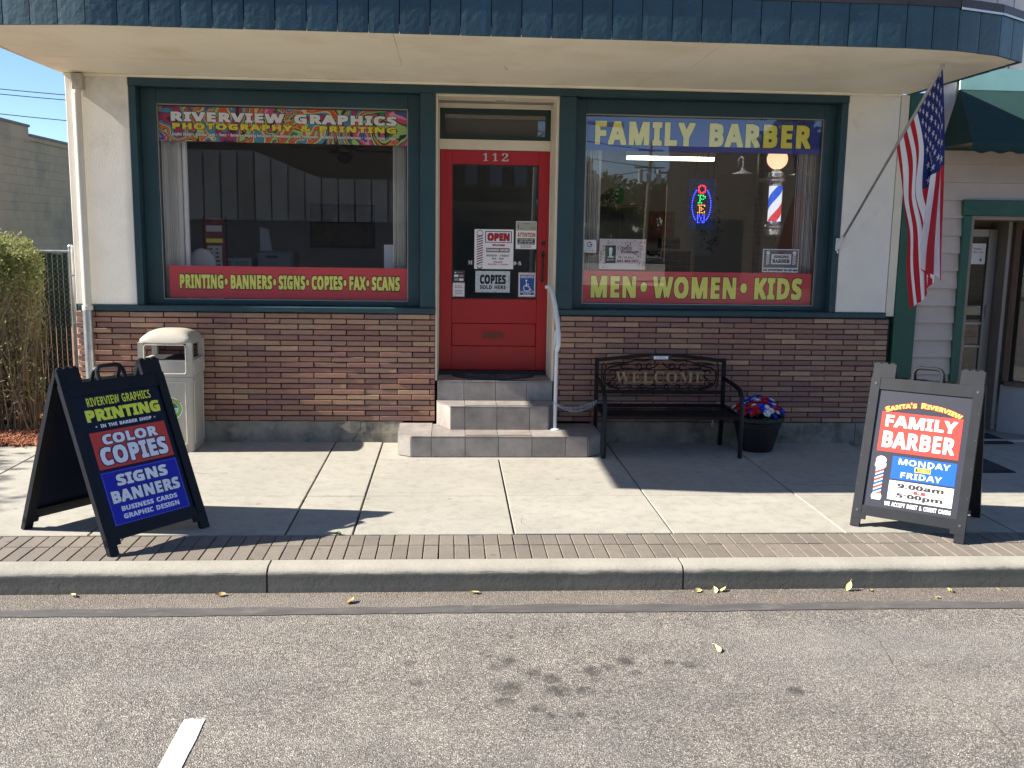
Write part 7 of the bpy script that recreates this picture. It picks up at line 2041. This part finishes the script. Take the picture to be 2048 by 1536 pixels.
M['far_panel'] = mat('far_panel', (.33, .33, .31), .6, var=.25, vs=.8, rand=.28)
x = -14.0
while x < -1.2:
    zt_ = 4.05 if x < -5.2 else (4.05 - (x + 5.2) * .40 if x < -3.5 else 3.37)
    zf = lambda q: 4.05 if q < -5.2 else (max(3.37, 4.05 - (q + 5.2) * .40))
    yf_ = -17.0 + R.uniform(0, .05)
    sub(t, MB().hexa([(x, -17.16, 2.24), (x + .40, -17.16, 2.24), (x + .40, yf_, 2.24), (x, yf_, 2.24), (x, -17.16, zf(x)), (x + .40, -17.16, zf(x + .4)), (x + .40, yf_, zf(x + .4)), (x, yf_, zf(x))]), 'wall_panel', M['far_panel'])
    x += .44
t = thing('storefront_building', 'brown two storey building across the street reflected in the door glass', 'building', (1, -20, 0))
sub(t, MB().box(-.55, 2.6, -30, -20, -.1, 6.2), 'wall', flat('far_brown', (.20, .16, .12), .8))
for k_ in range(4):
    x = -.35 + k_ * .75
    sub(t, MB().box(x, x + .38, -19.99, -19.95, 3.45, 4.6), 'window', flat('far_win', (.35, .38, .42), .3))
    sub(t, MB().box(x - .05, x + .43, -19.99, -19.88, 3.36, 3.44), 'window_sill', flat('far_sill', (.32, .28, .22), .8))
sub(t, MB().box(.2, 1.1, -19.99, -19.9, .0, 2.3), 'doorway', M['dark_void'])
sub(t, MB().box(-.5, 2.6, -19.99, -19.8, 2.7, 2.95), 'cornice', flat('far_sill', (.32, .28, .22), .8))
# utility pole with transformers
up = thing('utility_pole', 'wooden utility pole with three grey transformers across the street', 'utility pole', (13.0, -55, 0))
sub(up, MB().tube([(12.85, -55, -.1), (13.1, -55, 8.1)], [.17, .11], 10), 'pole', flat('pole_wood', (.22, .17, .12), .9))
for dx in (-.62, -.04, .60): sub(up, MB().tube([(13 + dx, -54.7, 5.4), (13 + dx, -54.7, 6.30)], .165, 12), 'transformer', flat('transformer', (.45, .47, .48), .5))
sub(up, MB().box(12.0, 14.0, -54.95, -54.8, 6.4, 6.5), 'crossarm', flat('pole_wood', (.22, .17, .12), .9))
sub(up, MB().box(12.2, 13.9, -54.95, -54.8, 7.5, 7.6), 'crossarm', flat('pole_wood', (.22, .17, .12), .9))
up2 = thing('utility_pole', 'farther thin utility pole with one crossarm across the street', 'utility pole', (17.2, -68, 0))
sub(up2, MB().tube([(17.2, -68, -.1), (17.2, -68, 7.2)], .12, 8), 'pole', flat('pole_wood', (.22, .17, .12), .9))
sub(up2, MB().box(16, 18.4, -68, -67.9, 6.9, 7.05), 'crossarm', flat('pole_wood', (.22, .17, .12), .9))
for i, (a, b_) in enumerate((((-6, -40, 11.5), (13, -55, 7.6)), ((-6, -40, 10.8), (13, -55, 6.5)), ((13, -55, 7.6), (17.2, -68, 7.0)), ((-2, -30, 6.5), (13, -55, 6.3)))):
    t = thing('overhead_wire', ['top', 'second', 'short joining', 'lowest'][i] + ' power line of the pole across the street', 'wire', a, group='power lines across the street')
    A_, B_ = Vector(a), Vector(b_)
    pts = [A_.lerp(B_, k_ / 16) - Vector((0, 0, 1.2 * math.sin(math.pi * k_ / 16))) for k_ in range(17)]
    sub(t, MB().tube(pts, .03, 4), 'cable', M['black_metal'])
sl2 = thing('street_light', 'street light arm reflected above the left side of the right window', 'street light', (1.5, -17, 0))
sub(sl2, MB().tube([(2.2, -17, -.1), (2.3, -17, 4.6), (3.0, -17, 5.0), (4.0, -17, 4.95)], .05, 8), 'pole', M['galv'])
sub(sl2, MB().box(3.9, 4.6, -17.12, -16.9, 4.88, 4.98), 'lamp_head', M['pale_board'])

# trees
lm = leaf_mat('tree_leaf', (.030, .055, .012), (.085, .12, .03), .25)
bark = mat('bark', (.10, .075, .055), .9, var=.3, vs=8)
def tree(label, x, y, h, cr_, n, zc, lsize=.16, squash=.8):
    t = thing('tree', label, 'tree', (x, y, 0))
    mb = MB().tube([(0, 0, -.1), (.05, .03, h * .25), (-.04, 0, h * .5), (.06, .04, h * .8)], [h * .03, h * .024, h * .016, h * .004], 8)
    clumps = []
    for i in range(16):
        a = R.uniform(0, 6.283); el = R.uniform(-.4, 1.2); rr = cr_ * R.uniform(.35, .85)
        c_ = Vector((rr * math.cos(a) * math.cos(el), rr * math.sin(a) * math.cos(el), zc + rr * math.sin(el) * squash))
        clumps.append((c_, cr_ * R.uniform(.28, .5)))
        if i < 9: mb.tube([(0, 0, h * .35), tuple(c_ * .5 + Vector((0, 0, h * .2))), tuple(c_)], [h * .012, h * .007, h * .002], 5)
    mb.build('trunk', bark, t)
    mb = MB()
    for i in range(n):
        c_, r_ = R.choice(clumps)
        d = Vector((R.gauss(0, 1), R.gauss(0, 1), R.gauss(0, 1))).normalized() * r_ * R.random() ** .4
        leaves(mb, c_ + Vector((d.x, d.y, d.z * squash)), lsize * R.uniform(.6, 1.3), lsize * .5)
    mb.build('crown', lm, t)
tree('broad tree behind the utility pole across the street', 14.5, -80, 6.5, 4.2, 5200, 4.4, .30)
tree('darker tree farther left of the utility pole', 9.0, -74, 5.2, 3.4, 3800, 3.4, .28)
tree('tree at the right behind the pole across the street', 20.5, -84, 6.6, 3.8, 3800, 4.4, .30)
tree('tree rising behind the brick building across the street', 16.5, -38, 7.2, 2.6, 3000, 5.6, .22)
tree('tree between two buildings across the street', 4.4, -33, 5.6, 1.9, 3000, 4.0, .16)
mb = MB()
for i in range(9000):
    x = R.uniform(4, 26); leaves(mb, (x, -86 - R.random() * 4, R.random() ** .8 * (3.3 + .7 * math.sin(x * .9) + .5 * math.sin(x * 2.3))), .26 * R.uniform(.6, 1.3), .14)
tag(mb.build('treeline', lm), 'low dark green belt of bushes far across the street', 'bushes', kind='stuff')
tree('street tree at the left casting leafy shade on the pavement', -10.8, -1.7, 5.2, 1.35, 1500, 4.2, .07, .8)

# ================================================================== FALLEN LEAVES, WEED, GRIT
LF = [(.148, -3.565, 'pale curled leaf in the gutter below the first kerb joint'), (1.513, -3.565, 'pale crumpled leaf just right of the right kerb joint'), (1.62, -3.56, 'yellow leaf at left of a pair lying in the gutter'), (1.675, -3.555, 'yellow leaf at right of a pair lying in the gutter'),
      (2.469, -3.553, 'upright yellow green leaf against the kerb'), (2.590, -3.575, 'small tan leaf right of the upright yellow green leaf'), (3.085, -3.595, 'small yellow leaf in the gutter below the right sandwich board'), (3.415, -3.58, 'green yellow leaf in the gutter at the right edge'),
      (1.401, -4.399, 'single yellow leaf out on the asphalt'), (-.574, -3.69, 'tan dry leaf in the gutter left of the door'), (-2.204, -3.56, 'yellow dry leaf in the gutter below the left sandwich board'), (2.95, -3.70, 'thin yellow leaf on the dark sealed strip'), (-1.35, -3.57, 'small brown leaf in the gutter near the first kerb joint')]
lcol = [mat('dry_leaf_yellow', (.66, .58, .26), .6, var=.25, vs=60), mat('dry_leaf_tan', (.48, .33, .16), .7, var=.25, vs=60)]
for i, (x, y, lab) in enumerate(LF):
    mb = MB(); n_ = 7; s_ = R.uniform(.022, .036)
    L_ = []; 
    curl = R.uniform(.25, .6)
    for k_ in range(n_):
        u = k_ / (n_ - 1); w_ = math.sin(math.pi * min(1, u * 1.05)) ** .8 * .55
        zc_ = curl * s_ * (2 * u - 1) ** 2
        L_.append(((u - .5) * 2 * s_, -w_ * s_, zc_ + w_ * s_ * .9, (u - .5) * 2 * s_, w_ * s_, zc_ + w_ * s_ * .5, zc_))
    for a, b_, c_, d_, e_, f_, g_ in L_: mb.v += [(a, b_, c_), (a, 0, g_), (d_, e_, f_)]
    for k_ in range(n_ - 1):
        a = k_ * 3; mb.f += [(a, a + 1, a + 4, a + 3), (a + 1, a + 2, a + 5, a + 4)]; mb.m += [0, 0]
    mb.tube([(s_, 0, L_[-1][6]), (s_ * 1.4, .003, .003)], .0012, 4)
    o = mb.build('fallen_leaf', lcol[0 if i not in (5, 9, 12) else 1], None, loc=(x, y, ZR + .003), rot=(R.uniform(-.2, .2), R.uniform(-.5, .1), R.uniform(0, 6.28)))
    if i == 4: o.rotation_euler = (.2, -1.0, .6); o.location.z += .02
    tag(o, lab, 'leaf', 'fallen leaves along the gutter')
mb = MB()
for i in range(900):
    x = R.uniform(-3.3, 3.9); y = -3.535 - abs(R.gauss(0, .055))
    if R.random() < .25: x = R.choice((1.6, 2.3, -.6, -.3)) + R.gauss(0, .18)
    s_ = R.uniform(.002, .007); a = R.uniform(0, 3.14)
    dx, dy = s_ * math.cos(a), s_ * math.sin(a)
    z_ = ZR + .001
    mb.add([(x - dx, y - dy, z_), (x + dy * .4, y - dx * .4, z_), (x + dx, y + dy, z_ + .002), (x - dy * .4, y + dx * .4, z_ + s_ * .5)], [(0, 1, 2), (0, 2, 3)], R.choice((0, 0, 1)))
tag(mb.build('gutter_litter', [mat('litter_tan', (.42, .30, .18), .8), mat('litter_brown', (.20, .11, .06), .8)]), 'fine dry plant litter scattered along the gutter', 'litter', kind='stuff')
wd = thing('weed', 'small green weed growing in the joint between pavement and paver bricks', 'weed', (-.744, -2.870, 0))
mb = MB()
for i in range(46):
    a = R.uniform(0, 6.283); l = R.uniform(.015, .05); c_, s_ = math.cos(a), math.sin(a) * .5
    w_ = .007
    mb.add([(0, 0, .001), (c_ * l * .6 - s_ * w_, s_ * l * .6 + c_ * w_, .012 + R.random() * .01), (c_ * l, s_ * l, .006 + R.random() * .012), (c_ * l * .6 + s_ * w_, s_ * l * .6 - c_ * w_, .010)], [(0, 1, 2, 3)])
mb.build('leaves', mat('weed_green', (.09, .20, .04), .6), wd)

# ================================================================== MORE THINGS INSIDE THE BARBER ROOM
for i, (x0, x1, z0, z1, lab, c_) in enumerate(((1.62, 1.76, 1.75, 2.02, 'narrow mirror beside the brown cabinet in the barber room', (.25, .28, .30)), (2.60, 2.90, 1.95, 2.30, 'small red and brown picture right of the lit OPEN sign', (.20, .06, .04)),
        (2.62, 2.80, 1.50, 1.74, 'small pale certificate on the far wall of the barber room', (.42, .40, .34)))):
    t = thing('wall_picture', lab, 'picture', ((x0 + x1) / 2, 3.5, (z0 + z1) / 2))
    sub(t, MB().box(x0 - .02, x1 + .02, 3.575, 3.605, z0 - .02, z1 + .02), 'frame', M['wood'])
    sub(t, MB().box(x0, x1, 3.565, 3.574, z0, z1), 'print', flat('wall_print', c_, .5, var=.5, vs=9) if i == 0 else mat('wall_print', c_, .5, var=.6, vs=12))
t = thing('counter', 'white counter edge with bottles along the far wall of the barber room', 'counter', (2.9, 3.2, .6))
sub(t, MB().box(1.7, 3.6, 3.0, 3.5, 1.30, 1.34), 'top', M['white_paint'])
sub(t, MB().box(1.72, 3.58, 3.02, 3.48, .601, 1.299), 'front', M['wood'])
for k_ in range(9):
    x = 2.55 + k_ * .105 + R.uniform(-.02, .02); h = R.uniform(.10, .22)
    b_ = thing('bottle', ('white', 'amber', 'blue')[k_ % 3] + ' bottle in the row on the counter of the barber room', 'bottle', (x, 3.15, 1.341), group='bottles on the barber counter')
    MB().lathe([(.026, 0), (.028, h * .7), (.010, h * .82), (.010, h)], (0, 0, 0), 10).build('body', flat('bottle_%s' % ('white', 'amber', 'blue')[k_ % 3], ((.5, .5, .48), (.25, .10, .03), (.05, .12, .3))[k_ % 3], .3), b_)

# hairline cracks in the pavement and the road
def crack_line(pts, z, name, parent, r=.0014):
    P = []
    for a, b_ in zip(pts[:-1], pts[1:]):
        for k_ in range(7):
            u = k_ / 7
            P.append((a[0] + (b_[0] - a[0]) * u + R.uniform(-.008, .008), a[1] + (b_[1] - a[1]) * u + R.uniform(-.008, .008), z))
    return MB().tube(P, [r * R.uniform(.5, 1.3) for _ in P], 4).build(name, M['joint'], parent)
crack_line([(.434, -2.3), (.52, -2.45), (.50, -2.62), (.58, -2.85)], .0008, 'crack', side)
crack_line([(-2.36, -1.1), (-2.05, -1.22), (-1.80, -1.20)], .0008, 'crack', side)
crack_line([(2.71, -1.5), (2.95, -1.62), (3.20, -1.58), (3.5, -1.7)], .0008, 'crack', side)
o = crack_line([(2.2, -3.95), (2.32, -4.3), (2.25, -4.7), (2.45, -5.2), (2.4, -5.6)], ZR + .0005, 'road_crack', None, .0020); o['kind'] = 'structure'
